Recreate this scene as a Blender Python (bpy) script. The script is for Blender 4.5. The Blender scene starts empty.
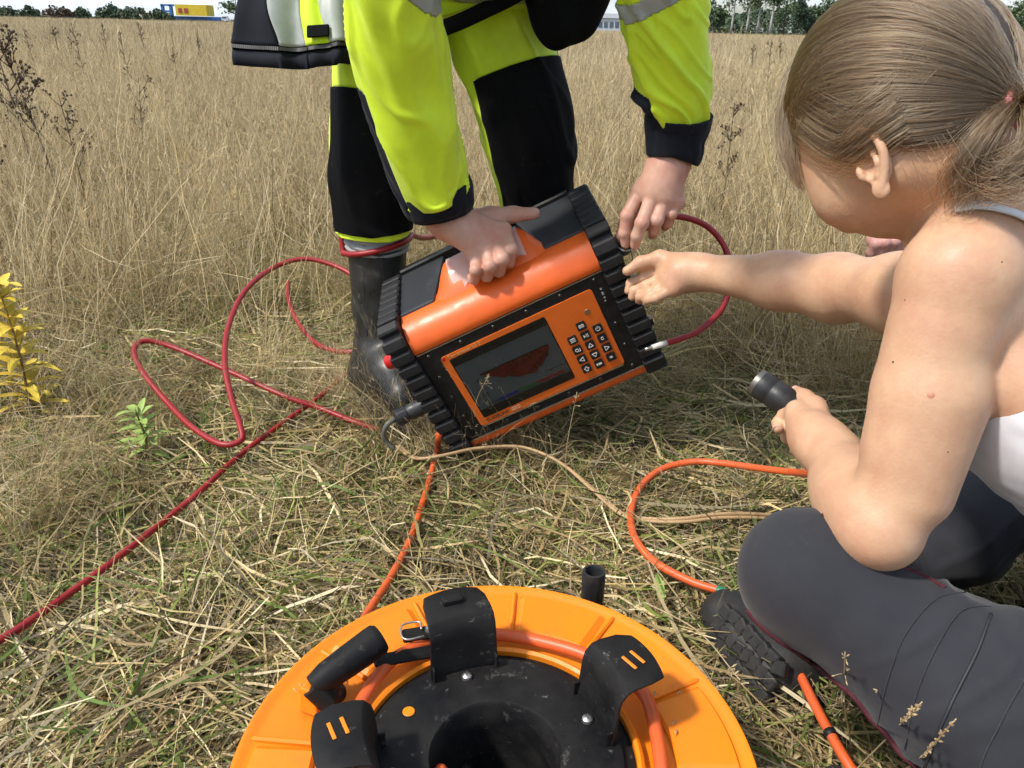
import bpy, math, random
import numpy as np
from mathutils import Vector, Matrix

# ------------------------------------------------------------------ camera
scene = bpy.context.scene
col = scene.collection
F_PX, CAM_H = 770.0, 0.76
PITCH = math.atan((384 - 26) / F_PX)
ROLL = math.radians(1.35)
cam_data = bpy.data.cameras.new("camera")
cam = bpy.data.objects.new("camera", cam_data)
col.objects.link(cam)
cam_data.sensor_fit = 'HORIZONTAL'
cam_data.sensor_width = 36.0
cam_data.lens = 36.0 * F_PX / 1024.0
cam_data.clip_start = 0.02
cam_data.clip_end = 4000.0
cam.matrix_world = (Matrix.Translation((0, 0, CAM_H)) @ Matrix.Rotation(math.pi / 2 - PITCH, 4, 'X')
                    @ Matrix.Rotation(ROLL, 4, 'Z'))
scene.camera = cam

# ------------------------------------------------------------------ sky and sun
SUN_EL, SUN_AZ = math.radians(52), math.radians(246)     # azimuth clockwise from +Y: to the left of the camera and a little behind it
world = bpy.data.worlds.new("World")
scene.world = world
world.use_nodes = True
wt = world.node_tree
wt.nodes.clear()
w_out = wt.nodes.new('ShaderNodeOutputWorld')
w_bg = wt.nodes.new('ShaderNodeBackground')
w_sky = wt.nodes.new('ShaderNodeTexSky')
w_sky.sky_type = 'NISHITA'
w_sky.sun_disc = False
w_sky.sun_elevation = SUN_EL
w_sky.sun_rotation = SUN_AZ
w_sky.air_density = 1.0
w_sky.dust_density = 1.5
w_sky.ozone_density = 1.2
w_tc = wt.nodes.new('ShaderNodeTexCoord')
w_map = wt.nodes.new('ShaderNodeMapping')
w_map.inputs['Scale'].default_value = (1.0, 1.0, 3.2)
w_noise = wt.nodes.new('ShaderNodeTexNoise')
w_noise.inputs['Scale'].default_value = 3.1
w_noise.inputs['Detail'].default_value = 7
w_noise.inputs['Roughness'].default_value = 0.58
w_ramp = wt.nodes.new('ShaderNodeValToRGB')
w_ramp.color_ramp.elements[0].position = 0.38
w_ramp.color_ramp.elements[1].position = 0.66
w_mix = wt.nodes.new('ShaderNodeMix')
w_mix.data_type = 'RGBA'
w_mix.inputs[7].default_value = (6.6, 7.3, 8.2, 1)       # sunlit thin cloud
wt.links.new(w_tc.outputs['Generated'], w_map.inputs['Vector'])
wt.links.new(w_map.outputs['Vector'], w_noise.inputs['Vector'])
wt.links.new(w_noise.outputs['Fac'], w_ramp.inputs['Fac'])
wt.links.new(w_ramp.outputs['Color'], w_mix.inputs['Factor'])
wt.links.new(w_sky.outputs['Color'], w_mix.inputs[6])
wt.links.new(w_mix.outputs[2], w_bg.inputs['Color'])
wt.links.new(w_bg.outputs['Background'], w_out.inputs['Surface'])
w_bg.inputs['Strength'].default_value = 0.12

sun_data = bpy.data.lights.new("sun", 'SUN')
sun_data.energy = 3.0
sun_data.angle = math.radians(5)
sun_data.color = (1.0, 0.95, 0.87)
sun = bpy.data.objects.new("sun", sun_data)
col.objects.link(sun)
sd = Vector((math.sin(SUN_AZ) * math.cos(SUN_EL), math.cos(SUN_AZ) * math.cos(SUN_EL), math.sin(SUN_EL)))
sun.rotation_euler = sd.to_track_quat('Z', 'Y').to_euler()

scene.view_settings.view_transform = 'Standard'
scene.view_settings.look = 'None'
scene.view_settings.gamma = 1.0
scene.view_settings.use_curve_mapping = False
scene.view_settings.exposure = 0.55
scene.render.engine = 'CYCLES'
scene.cycles.use_denoising = True
scene.cycles.max_bounces = 4
scene.cycles.diffuse_bounces = 2
scene.cycles.glossy_bounces = 2
scene.cycles.transmission_bounces = 3
scene.cycles.use_adaptive_sampling = True
scene.cycles.adaptive_threshold = 0.03
scene.cycles.adaptive_min_samples = 16
scene.cycles.caustics_reflective = False
scene.cycles.caustics_refractive = False
scene.cycles.transparent_max_bounces = 12

# ------------------------------------------------------------------ helpers
RNG = np.random.default_rng(7)


def ray(px, py):
    u, v = (px - 512) / F_PX, (py - 384) / F_PX
    c, s = math.cos(ROLL), math.sin(ROLL)
    u, v = u * c + v * s, -u * s + v * c
    return np.array([u, math.cos(PITCH) - v * math.sin(PITCH), -math.sin(PITCH) - v * math.cos(PITCH)])


def P(px, py, d):
    """world point that lies d metres in front of the lens"""
    return np.array([0, 0, CAM_H]) + ray(px, py) * d


def G(px, py, z=0.0):
    """world point at height z"""
    r = ray(px, py)
    return np.array([0, 0, CAM_H]) + r * ((z - CAM_H) / r[2])


def nrm(v):
    v = np.asarray(v, float)
    return v / max(1e-12, np.linalg.norm(v))


def srgb(r, g, b):
    def f(c):
        c /= 255.0
        return c / 12.92 if c <= 0.04045 else ((c + 0.055) / 1.055) ** 2.4
    return (f(r), f(g), f(b), 1.0)


MATS = {}


def mat(name, color, rough=0.6, metal=0.0, spec=0.5, bump=0.0, bump_scale=200.0, var=0.0, var_scale=8.0, var_color=None,
        sss=0.0, sss_col=None, sheen=0.0, alpha=1.0, trans=0.0, coat=0.0, emit=None, detail=4.0, stretch=None, rough_var=0.0):
    """procedural surface: base colour broken up by noise, roughness breakup, fine bump"""
    if name in MATS:
        return MATS[name]
    m = bpy.data.materials.new(name)
    m.use_nodes = True
    t = m.node_tree
    b = t.nodes['Principled BSDF']
    if len(color) == 3:
        color = (*color, 1)
    b.inputs['Base Color'].default_value = color
    b.inputs['Roughness'].default_value = rough
    b.inputs['Metallic'].default_value = metal
    b.inputs['Specular IOR Level'].default_value = spec
    b.inputs['Coat Weight'].default_value = coat
    b.inputs['Sheen Weight'].default_value = sheen
    if sss:
        b.inputs['Subsurface Weight'].default_value = sss
        b.inputs['Subsurface Radius'].default_value = (0.010, 0.0035, 0.0018)
        b.inputs['Subsurface Scale'].default_value = 1.0
    b.inputs['Alpha'].default_value = alpha
    b.inputs['Transmission Weight'].default_value = trans
    if emit:
        b.inputs['Emission Color'].default_value = (*emit[:3], 1)
        b.inputs['Emission Strength'].default_value = emit[3]
    tc = t.nodes.new('ShaderNodeTexCoord')
    src = tc.outputs['Object']
    if stretch:
        mp = t.nodes.new('ShaderNodeMapping')
        mp.inputs['Scale'].default_value = stretch
        t.links.new(src, mp.inputs['Vector'])
        src = mp.outputs['Vector']
    if var > 0:
        n = t.nodes.new('ShaderNodeTexNoise')
        n.inputs['Scale'].default_value = var_scale
        n.inputs['Detail'].default_value = detail
        n.inputs['Roughness'].default_value = 0.65
        r = t.nodes.new('ShaderNodeValToRGB')
        r.color_ramp.elements[0].position = 0.36
        r.color_ramp.elements[1].position = 0.70
        mx = t.nodes.new('ShaderNodeMix')
        mx.data_type = 'RGBA'
        vc = var_color or tuple(c * (1 - var) for c in color[:3])
        mx.inputs[6].default_value = color
        mx.inputs[7].default_value = (*vc[:3], 1)
        sc = t.nodes.new('ShaderNodeMath')
        sc.operation = 'MULTIPLY'
        sc.inputs[1].default_value = 1.0 if not var_color else var
        t.links.new(src, n.inputs['Vector'])
        t.links.new(n.outputs['Fac'], r.inputs['Fac'])
        t.links.new(r.outputs['Color'], sc.inputs[0])
        t.links.new(sc.outputs[0], mx.inputs['Factor'])
        t.links.new(mx.outputs[2], b.inputs['Base Color'])
        if rough_var:
            mr = t.nodes.new('ShaderNodeMapRange')
            mr.inputs['To Min'].default_value = rough
            mr.inputs['To Max'].default_value = min(1, rough + rough_var)
            t.links.new(r.outputs['Color'], mr.inputs['Value'])
            t.links.new(mr.outputs['Result'], b.inputs['Roughness'])
    if bump > 0:
        n2 = t.nodes.new('ShaderNodeTexNoise')
        n2.inputs['Scale'].default_value = bump_scale
        n2.inputs['Detail'].default_value = 3
        bp = t.nodes.new('ShaderNodeBump')
        bp.inputs['Strength'].default_value = bump
        bp.inputs['Distance'].default_value = 0.002
        t.links.new(src, n2.inputs['Vector'])
        t.links.new(n2.outputs['Fac'], bp.inputs['Height'])
        t.links.new(bp.outputs['Normal'], b.inputs['Normal'])
    MATS[name] = m
    return m


def wear(m, color, scale, lo, hi, amount=0.8, stretch=(1, 1, 1), seed=0.0, rough=None):
    """dust, scuffs or scratches: a thresholded noise layer over the base colour"""
    t = m.node_tree
    b = t.nodes['Principled BSDF']
    inp = b.inputs['Base Color']
    tc = t.nodes.new('ShaderNodeTexCoord')
    mp = t.nodes.new('ShaderNodeMapping')
    mp.inputs['Scale'].default_value = stretch
    mp.inputs['Location'].default_value = (seed, seed * .7, seed * 1.3)
    n = t.nodes.new('ShaderNodeTexNoise')
    n.inputs['Scale'].default_value = scale
    n.inputs['Detail'].default_value = 10
    n.inputs['Roughness'].default_value = 0.72
    r = t.nodes.new('ShaderNodeMapRange')
    r.inputs['From Min'].default_value = lo
    r.inputs['From Max'].default_value = hi
    r.inputs['To Max'].default_value = amount
    mx = t.nodes.new('ShaderNodeMix')
    mx.data_type = 'RGBA'
    mx.inputs[7].default_value = (*color, 1)
    if inp.is_linked:
        t.links.new(inp.links[0].from_socket, mx.inputs[6])
    else:
        mx.inputs[6].default_value = inp.default_value
    t.links.new(tc.outputs['Object'], mp.inputs['Vector'])
    t.links.new(mp.outputs['Vector'], n.inputs['Vector'])
    t.links.new(n.outputs['Fac'], r.inputs['Value'])
    t.links.new(r.outputs['Result'], mx.inputs['Factor'])
    t.links.new(mx.outputs[2], inp)
    return m


def mesh(name, V, Fc, m=None, smooth=True):
    me = bpy.data.meshes.new(name)
    me.from_pydata([tuple(map(float, v)) for v in V], [], [tuple(int(i) for i in f) for f in Fc])
    if m is not None:
        me.materials.append(m)
    if smooth:
        me.polygons.foreach_set('use_smooth', [True] * len(me.polygons))
    me.update()
    return me


def mesh_np(name, V, Q, m=None, smooth=True):
    """fast path: every face has the same number of corners"""
    V = np.asarray(V, np.float32)
    Q = np.asarray(Q, np.int32)
    k = Q.shape[1]
    me = bpy.data.meshes.new(name)
    me.vertices.add(len(V))
    me.vertices.foreach_set('co', V.ravel())
    me.loops.add(Q.size)
    me.loops.foreach_set('vertex_index', Q.ravel())
    me.polygons.add(len(Q))
    me.polygons.foreach_set('loop_start', np.arange(0, Q.size, k, dtype=np.int32))
    me.polygons.foreach_set('use_smooth', np.full(len(Q), smooth))
    me.update(calc_edges=True)
    me.validate()
    if m is not None:
        me.materials.append(m)
    return me


def link(name, me, parent=None, loc=None, M=None):
    o = bpy.data.objects.new(name, me)
    col.objects.link(o)
    if parent is not None:
        o.parent = parent
    if M is not None:
        o.matrix_local = M
    elif loc is not None:
        o.location = loc
    return o


def tag(o, label=None, cat=None, group=None, kind=None):
    if label:
        o['label'] = label
    if cat:
        o['category'] = cat
    if group:
        o['group'] = group
    if kind:
        o['kind'] = kind
    return o


def empty(name, loc, label, cat, group=None, M=None):
    o = bpy.data.objects.new(name, None)
    col.objects.link(o)
    o.empty_display_size = 0.05
    if M is not None:
        o.matrix_world = M
    else:
        o.location = loc
    bpy.context.view_layer.update()
    return tag(o, label, cat, group)


class MB:
    """collects shapes for ONE mesh"""
    def __init__(s):
        s.V, s.F = [], []

    def add(s, V, Fc):
        k = len(s.V)
        s.V += [tuple(map(float, v)) for v in V]
        s.F += [tuple(int(i) + k for i in f) for f in Fc]
        return s

    def box(s, c, h, B=None, bev=0.0):
        """box centre c, half sizes h, optional basis rows, chamfered edges"""
        c, h = np.asarray(c, float), np.asarray(h, float)
        B = np.eye(3) if B is None else np.asarray(B, float)
        bev = min(bev, 0.95 * h.min())
        if bev <= 0:
            V = [[sx, sy, sz] for sx in (-1, 1) for sy in (-1, 1) for sz in (-1, 1)]
            V = c + (np.array(V) * h) @ B
            Fc = [(0, 1, 3, 2), (4, 6, 7, 5), (0, 4, 5, 1), (2, 3, 7, 6), (0, 2, 6, 4), (1, 5, 7, 3)]
            return s.add(V, Fc)
        pts, idx = [], {}
        for sx in (-1, 1):
            for sy in (-1, 1):
                for sz in (-1, 1):
                    for a in range(3):
                        q = np.array([sx, sy, sz]) * (h - bev)
                        q[a] += (sx, sy, sz)[a] * bev
                        idx[(sx, sy, sz, a)] = len(pts)
                        pts.append(q)
        Fc = []
        for a in range(3):
            o1, o2 = [i for i in range(3) if i != a]
            for sg in (-1, 1):
                quad = []
                for s1, s2 in ((-1, -1), (1, -1), (1, 1), (-1, 1)):
                    k = [0, 0, 0]
                    k[a], k[o1], k[o2] = sg, s1, s2
                    quad.append(idx[(*k, a)])
                Fc.append(quad)
        for a in range(3):                       # edge chamfers run along axis a
            o1, o2 = [i for i in range(3) if i != a]
            for s1 in (-1, 1):
                for s2 in (-1, 1):
                    k0, k1 = [0, 0, 0], [0, 0, 0]
                    k0[a], k0[o1], k0[o2] = -1, s1, s2
                    k1[a], k1[o1], k1[o2] = 1, s1, s2
                    Fc.append([idx[(*k0, o1)], idx[(*k1, o1)], idx[(*k1, o2)], idx[(*k0, o2)]])
        for sx in (-1, 1):
            for sy in (-1, 1):
                for sz in (-1, 1):
                    Fc.append([idx[(sx, sy, sz, a)] for a in range(3)])
        V = c + np.array(pts) @ B
        return s.add(V, Fc)

    def tube(s, pts, r, n=10, caps=True):
        pts = np.asarray(pts, float)
        r = np.broadcast_to(np.asarray(r, float), (len(pts),))
        T = np.gradient(pts, axis=0)
        T /= np.maximum(1e-12, np.linalg.norm(T, axis=1))[:, None]
        ref = np.array([0, 0, 1.0]) if abs(T[0][2]) < 0.9 else np.array([1.0, 0, 0])
        N = nrm(np.cross(T[0], ref))
        V, Fc = [], []
        ang = np.linspace(0, 2 * math.pi, n, endpoint=False)
        for i in range(len(pts)):
            N = nrm(N - T[i] * np.dot(N, T[i]))
            Bn = np.cross(T[i], N)
            V += list(pts[i] + r[i] * (np.cos(ang)[:, None] * N + np.sin(ang)[:, None] * Bn))
        for i in range(len(pts) - 1):
            for j in range(n):
                a, b = i * n + j, i * n + (j + 1) % n
                Fc.append((a, b, b + n, a + n))
        if caps:
            Fc.append(tuple(range(n - 1, -1, -1)))
            k = (len(pts) - 1) * n
            Fc.append(tuple(range(k, k + n)))
        return s.add(V, Fc)

    def lathe(s, prof, c=(0, 0, 0), B=None, n=32, a0=0.0, a1=2 * math.pi):
        """profile of (radius, height), turned about B[2]"""
        B = np.eye(3) if B is None else np.asarray(B, float)
        full = abs(a1 - a0 - 2 * math.pi) < 1e-6
        ang = np.linspace(a0, a1, n, endpoint=not full)
        V, Fc = [], []
        for (r, z) in prof:
            for a in ang:
                V.append(np.asarray(c) + np.array([r * math.cos(a), r * math.sin(a), z]) @ B)
        for i in range(len(prof) - 1):
            for j in range(n if full else n - 1):
                a, b = i * n + j, i * n + (j + 1) % n
                Fc.append((a, b, b + n, a + n))
        return s.add(V, Fc)

    def prism(s, poly, axis_pts, B=None, c=(0, 0, 0)):
        """2-D outline (y, z) pushed from x0 to x1"""
        B = np.eye(3) if B is None else np.asarray(B, float)
        x0, x1 = axis_pts
        n = len(poly)
        V = [np.asarray(c) + np.array([x, y, z]) @ B for x in (x0, x1) for (y, z) in poly]
        Fc = [tuple(range(n)), tuple(range(2 * n - 1, n - 1, -1))]
        for i in range(n):
            j = (i + 1) % n
            Fc.append((i, i + n, j + n, j))
        return s.add(V, Fc)

    def build(s, name, m, parent=None, smooth=False, M=None, auto=None, bevel=0.0):
        me = mesh(name, s.V, s.F, m, smooth)
        if auto is not None:
            me.polygons.foreach_set('use_smooth', [True] * len(me.polygons))
            me.set_sharp_from_angle(angle=math.radians(auto))
        o = link(name, me, parent, M=M)
        if bevel:
            bv = o.modifiers.new('bevel', 'BEVEL')
            bv.width = bevel
            bv.segments = 2
            bv.limit_method = 'ANGLE'
        return o


def spline(pts, n=12):
    """Catmull-Rom through the points"""
    pts = np.asarray(pts, float)
    Q = np.vstack([2 * pts[0] - pts[1], pts, 2 * pts[-1] - pts[-2]])
    out = []
    for i in range(1, len(Q) - 2):
        t = np.linspace(0, 1, n, endpoint=False)[:, None]
        a, b, c, d = Q[i - 1], Q[i], Q[i + 1], Q[i + 2]
        out.append(0.5 * (2 * b + (c - a) * t + (2 * a - 5 * b + 4 * c - d) * t ** 2 + (3 * b - a - 3 * c + d) * t ** 3))
    return np.vstack(out + [pts[-1:]])


def lerp_rows(rows, n):
    """resample rows of numbers with a smooth spline: n steps per span"""
    return spline(rows, n)


def vnoise(Q, seed=0):
    """smooth value noise in [-1, 1] at points Q (numpy)"""
    Q = np.asarray(Q, float)
    i = np.floor(Q).astype(np.int64)
    f = Q - i
    f = f * f * (3 - 2 * f)

    def h(x, y, z):
        k = (x * 374761393 + y * 668265263 + z * 2147483647 + seed * 974634777) & 0xFFFFFFFF
        k = ((k ^ (k >> 13)) * 1274126177) & 0xFFFFFFFF
        return ((k ^ (k >> 16)) & 0xFFFF) / 32767.5 - 1
    out = 0
    for dx in (0, 1):
        for dy in (0, 1):
            for dz in (0, 1):
                w = (f[..., 0] if dx else 1 - f[..., 0]) * (f[..., 1] if dy else 1 - f[..., 1]) * (f[..., 2] if dz else 1 - f[..., 2])
                out = out + w * h(i[..., 0] + dx, i[..., 1] + dy, i[..., 2] + dz)
    return out


class SDF:
    """smooth union of rounded shapes on a grid, meshed with surface nets: gives one continuous skin"""
    def __init__(s, lo, hi, h):
        s.h = h
        s.lo = np.asarray(lo, float)
        s.n = np.ceil((np.asarray(hi, float) - s.lo) / h).astype(int) + 1
        s.f = np.full(s.n, 1.0, np.float32)

    def block(s, lo, hi):
        a = np.clip(np.floor((np.asarray(lo) - s.lo) / s.h).astype(int), 0, s.n)
        b = np.clip(np.ceil((np.asarray(hi) - s.lo) / s.h).astype(int) + 1, 0, s.n)
        if np.any(b - a < 1):
            return None
        ax = [(s.lo[k] + s.h * np.arange(a[k], b[k])).astype(np.float32) for k in range(3)]
        return (slice(a[0], b[0]), slice(a[1], b[1]), slice(a[2], b[2])), np.stack(np.meshgrid(*ax, indexing='ij'), -1)

    def put(s, sl, d, k):
        o = s.f[sl]
        if k > 0:
            w = np.maximum(k - np.abs(o - d), 0) / k
            s.f[sl] = np.minimum(o, d) - w * w * k * 0.25
        else:
            s.f[sl] = np.minimum(o, d)

    def cap(s, a, b, ra, rb, k=0.01):
        a, b = np.asarray(a, float), np.asarray(b, float)
        pad = max(ra, rb) + k + 3 * s.h
        r = s.block(np.minimum(a, b) - pad, np.maximum(a, b) + pad)
        if r is None:
            return
        sl, X = r
        ab = (b - a)
        t = np.clip(((X - a) @ ab) / max(1e-12, ab @ ab), 0, 1)
        d = np.linalg.norm(X - a - t[..., None] * ab, axis=-1) - (ra + (rb - ra) * t)
        s.put(sl, d.astype(np.float32), k)

    def chain(s, pts, rad, k=0.01):
        for i in range(len(pts) - 1):
            s.cap(pts[i], pts[i + 1], rad[i], rad[i + 1], k)

    def ell(s, c, r, B=None, k=0.01, cut=False):
        c, r = np.asarray(c, float), np.asarray(r, float)
        B = np.eye(3) if B is None else np.asarray(B, float)
        pad = r.max() + abs(k) + 3 * s.h
        q = s.block(c - pad, c + pad)
        if q is None:
            return
        sl, X = q
        Y = (X - c) @ B.T
        k0 = np.linalg.norm(Y / r, axis=-1)
        k1 = np.linalg.norm(Y / (r * r), axis=-1)
        d = np.where(k1 > 1e-9, k0 * (k0 - 1) / np.maximum(k1, 1e-9), -r.min()).astype(np.float32)
        if cut:
            o = s.f[sl]
            w = np.maximum(k - np.abs(o + d), 0) / k
            s.f[sl] = np.maximum(o, -d) + w * w * k * 0.25
        else:
            s.put(sl, d, k)

    def mesh(s, name, m):
        f = s.f
        S = f < 0
        c = [(dx, dy, dz) for dx in (0, 1) for dy in (0, 1) for dz in (0, 1)]
        nx, ny, nz = s.n
        cnt = np.zeros((nx - 1, ny - 1, nz - 1), np.int8)
        for dx, dy, dz in c:
            cnt += S[dx:nx - 1 + dx, dy:ny - 1 + dy, dz:nz - 1 + dz]
        act = np.argwhere((cnt > 0) & (cnt < 8))
        vals = np.stack([f[act[:, 0] + dx, act[:, 1] + dy, act[:, 2] + dz] for dx, dy, dz in c], 1)
        cp = np.array(c, float)
        acc, num = np.zeros((len(act), 3)), np.zeros(len(act))
        for i in range(8):
            for j in range(i + 1, 8):
                if np.abs(cp[i] - cp[j]).sum() == 1:
                    a, b = vals[:, i], vals[:, j]
                    x = (a < 0) != (b < 0)
                    t = np.where(x, a / np.where(x, a - b, 1), 0)
                    acc += np.where(x[:, None], cp[i] + t[:, None] * (cp[j] - cp[i]), 0)
                    num += x
        V = s.lo + s.h * (act + acc / num[:, None])
        ID = np.full((nx - 1, ny - 1, nz - 1), -1, np.int32)
        ID[act[:, 0], act[:, 1], act[:, 2]] = np.arange(len(act))
        Q = []
        for ax in range(3):
            sl0 = [slice(None)] * 3
            sl1 = [slice(None)] * 3
            sl0[ax], sl1[ax] = slice(0, -1), slice(1, None)
            A, Bq = S[tuple(sl0)], S[tuple(sl1)]
            e = np.argwhere(A != Bq)
            o1, o2 = [(1, 2), (2, 0), (0, 1)][ax]
            ok = (e[:, o1] > 0) & (e[:, o2] > 0) & (e[:, o1] < s.n[o1] - 1) & (e[:, o2] < s.n[o2] - 1)
            e = e[ok]
            inside = A[e[:, 0], e[:, 1], e[:, 2]]
            d1, d2 = np.zeros(3, int), np.zeros(3, int)
            d1[o1], d2[o2] = 1, 1
            g = lambda w: ID[w[:, 0], w[:, 1], w[:, 2]]
            q = np.stack([g(e - d1 - d2), g(e - d2), g(e), g(e - d1)], 1)
            q[~inside] = q[~inside][:, ::-1]
            Q.append(q)
        Q = np.vstack(Q)
        Q = Q[(Q >= 0).all(1)]
        return mesh_np(name, V, Q, m, True)


def loft(rows, n_len, n_ang, up, disp=None):
    """rows: (x, y, z, half width a, half depth b) along a limb; returns grid of points [len, ang].
    a lies across `up`, b along it; disp(u, theta, pts, normals) gives outward displacement"""
    R = lerp_rows(rows, n_len)
    C, ab = R[:, :3], R[:, 3:5]
    T = np.gradient(C, axis=0)
    T /= np.linalg.norm(T, axis=1)[:, None]
    up = np.asarray(up, float)
    A = np.cross(T, up)
    A /= np.linalg.norm(A, axis=1)[:, None]
    Bv = np.cross(A, T)
    th = np.linspace(0, 2 * math.pi, n_ang, endpoint=False)
    nr = np.cos(th)[None, :, None] * A[:, None] + np.sin(th)[None, :, None] * Bv[:, None]
    Pts = C[:, None] + np.cos(th)[None, :, None] * A[:, None] * ab[:, None, :1] + np.sin(th)[None, :, None] * Bv[:, None] * ab[:, None, 1:2]
    if disp is not None:
        u = np.linspace(0, 1, len(R))
        Pts = Pts + nr * disp(u[:, None], th[None, :], Pts)[..., None]
    return Pts, nr


def grid_faces(nu, nv, sel=None, wrap=True):
    out = []
    for i in range(nu - 1):
        for j in range(nv if wrap else nv - 1):
            if sel is None or sel(i, j):
                out.append((i * nv + j, i * nv + (j + 1) % nv, (i + 1) * nv + (j + 1) % nv, (i + 1) * nv + j))
    return out


def grid_part(name, Pts, nr, sel, m, parent, out=0.0, thick=0.0):
    """a patch of a loft as its own mesh, pushed out by `out`; optional thickness"""
    nu, nv = Pts.shape[:2]
    Fc = grid_faces(nu, nv, sel)
    V = (Pts + nr * out).reshape(-1, 3)
    used = sorted({i for f in Fc for i in f})
    mp = {k: i for i, k in enumerate(used)}
    me = mesh(name, V[used], [[mp[i] for i in f] for f in Fc], m)
    o = link(name, me, parent)
    if thick:
        sm = o.modifiers.new('thickness', 'SOLIDIFY')
        sm.thickness = thick
        sm.offset = -1
    return o


def world_child(o, parent):
    """parent o (built in world coordinates) without moving it"""
    o.parent = parent
    o.matrix_parent_inverse = parent.matrix_world.inverted()
    return o


def empty_at(name, pt, label, cat, group=None):
    return empty(name, tuple(map(float, pt)), label, cat, group)


def adopt(parent, *objs):
    for o in objs:
        world_child(o, parent)
# ------------------------------------------------------------------ ground
def ground_material():
    m = bpy.data.materials.new('dry_soil_and_thatch')
    m.use_nodes = True
    t = m.node_tree
    b = t.nodes['Principled BSDF']
    b.inputs['Roughness'].default_value = 0.95
    b.inputs['Specular IOR Level'].default_value = 0.1
    tc = t.nodes.new('ShaderNodeTexCoord')
    n = t.nodes.new('ShaderNodeTexNoise')
    n.inputs['Scale'].default_value = 9
    n.inputs['Detail'].default_value = 10
    n.inputs['Roughness'].default_value = 0.75
    r = t.nodes.new('ShaderNodeValToRGB')
    r.color_ramp.elements[0].position = 0.3
    r.color_ramp.elements[0].color = (0.035, 0.028, 0.014, 1)
    r.color_ramp.elements[1].position = 0.72
    r.color_ramp.elements[1].color = (0.17, 0.12, 0.055, 1)
    e = r.color_ramp.elements.new(0.52)
    e.color = (0.075, 0.062, 0.026, 1)
    t.links.new(tc.outputs['Object'], n.inputs['Vector'])
    t.links.new(n.outputs['Fac'], r.inputs['Fac'])
    t.links.new(r.outputs['Color'], b.inputs['Base Color'])
    bp = t.nodes.new('ShaderNodeBump')
    bp.inputs['Strength'].default_value = 0.8
    bp.inputs['Distance'].default_value = 0.02
    t.links.new(n.outputs['Fac'], bp.inputs['Height'])
    t.links.new(bp.outputs['Normal'], b.inputs['Normal'])
    return m


def ground_z(x, y):
    """low hummocks"""
    x, y = np.asarray(x, float), np.asarray(y, float)
    q = np.stack([x * 1.7, y * 1.7, np.zeros_like(x)], -1)
    return 0.018 * vnoise(q, 3) + 0.008 * vnoise(q * 3.1, 5)


def build_ground():
    xs = np.r_[-2500, -600, -150, -50, -20, -10, np.linspace(-6, 6, 121), 10, 20, 50, 150, 600, 2500]
    ys = np.r_[-1500, -300, -60, -15, -4, np.linspace(-1, 8, 91), 12, 20, 40, 80, 200, 600, 2500]
    X, Y = np.meshgrid(xs, ys, indexing='ij')
    Z = np.where((np.abs(X) <= 6) & (Y >= -1) & (Y <= 8), ground_z(X, Y), 0)
    V = np.stack([X, Y, Z], -1).reshape(-1, 3)
    nv = len(ys)
    o = link('ground', mesh('ground', V, [f[::-1] for f in grid_faces(len(xs), nv, wrap=False)], ground_material()))
    tag(o, 'brown soil and dead thatch under the grass', kind='structure')
    return o


ground = build_ground()
# ------------------------------------------------------------------ far side of the field
def cards(name, V, m, parent):
    pass


LEAF_M = {}


def leaf_mat(i):
    if i not in LEAF_M:
        c = [(0.105, 0.155, 0.060), (0.085, 0.130, 0.055), (0.065, 0.105, 0.052), (0.13, 0.17, 0.07), (0.11, 0.07, 0.045)][i]
        LEAF_M[i] = mat('leaves_%d' % i, c, 0.7, var=0.5, var_scale=0.7, var_color=tuple(q * 0.55 for q in c))
    return LEAF_M[i]


BARK = mat('bark', (0.16, 0.13, 0.10), 0.9, var=0.4, var_scale=2)
BIRCH = mat('birch_bark', (0.55, 0.53, 0.49), 0.8, var=0.7, var_scale=3, var_color=(0.12, 0.11, 0.10))


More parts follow.
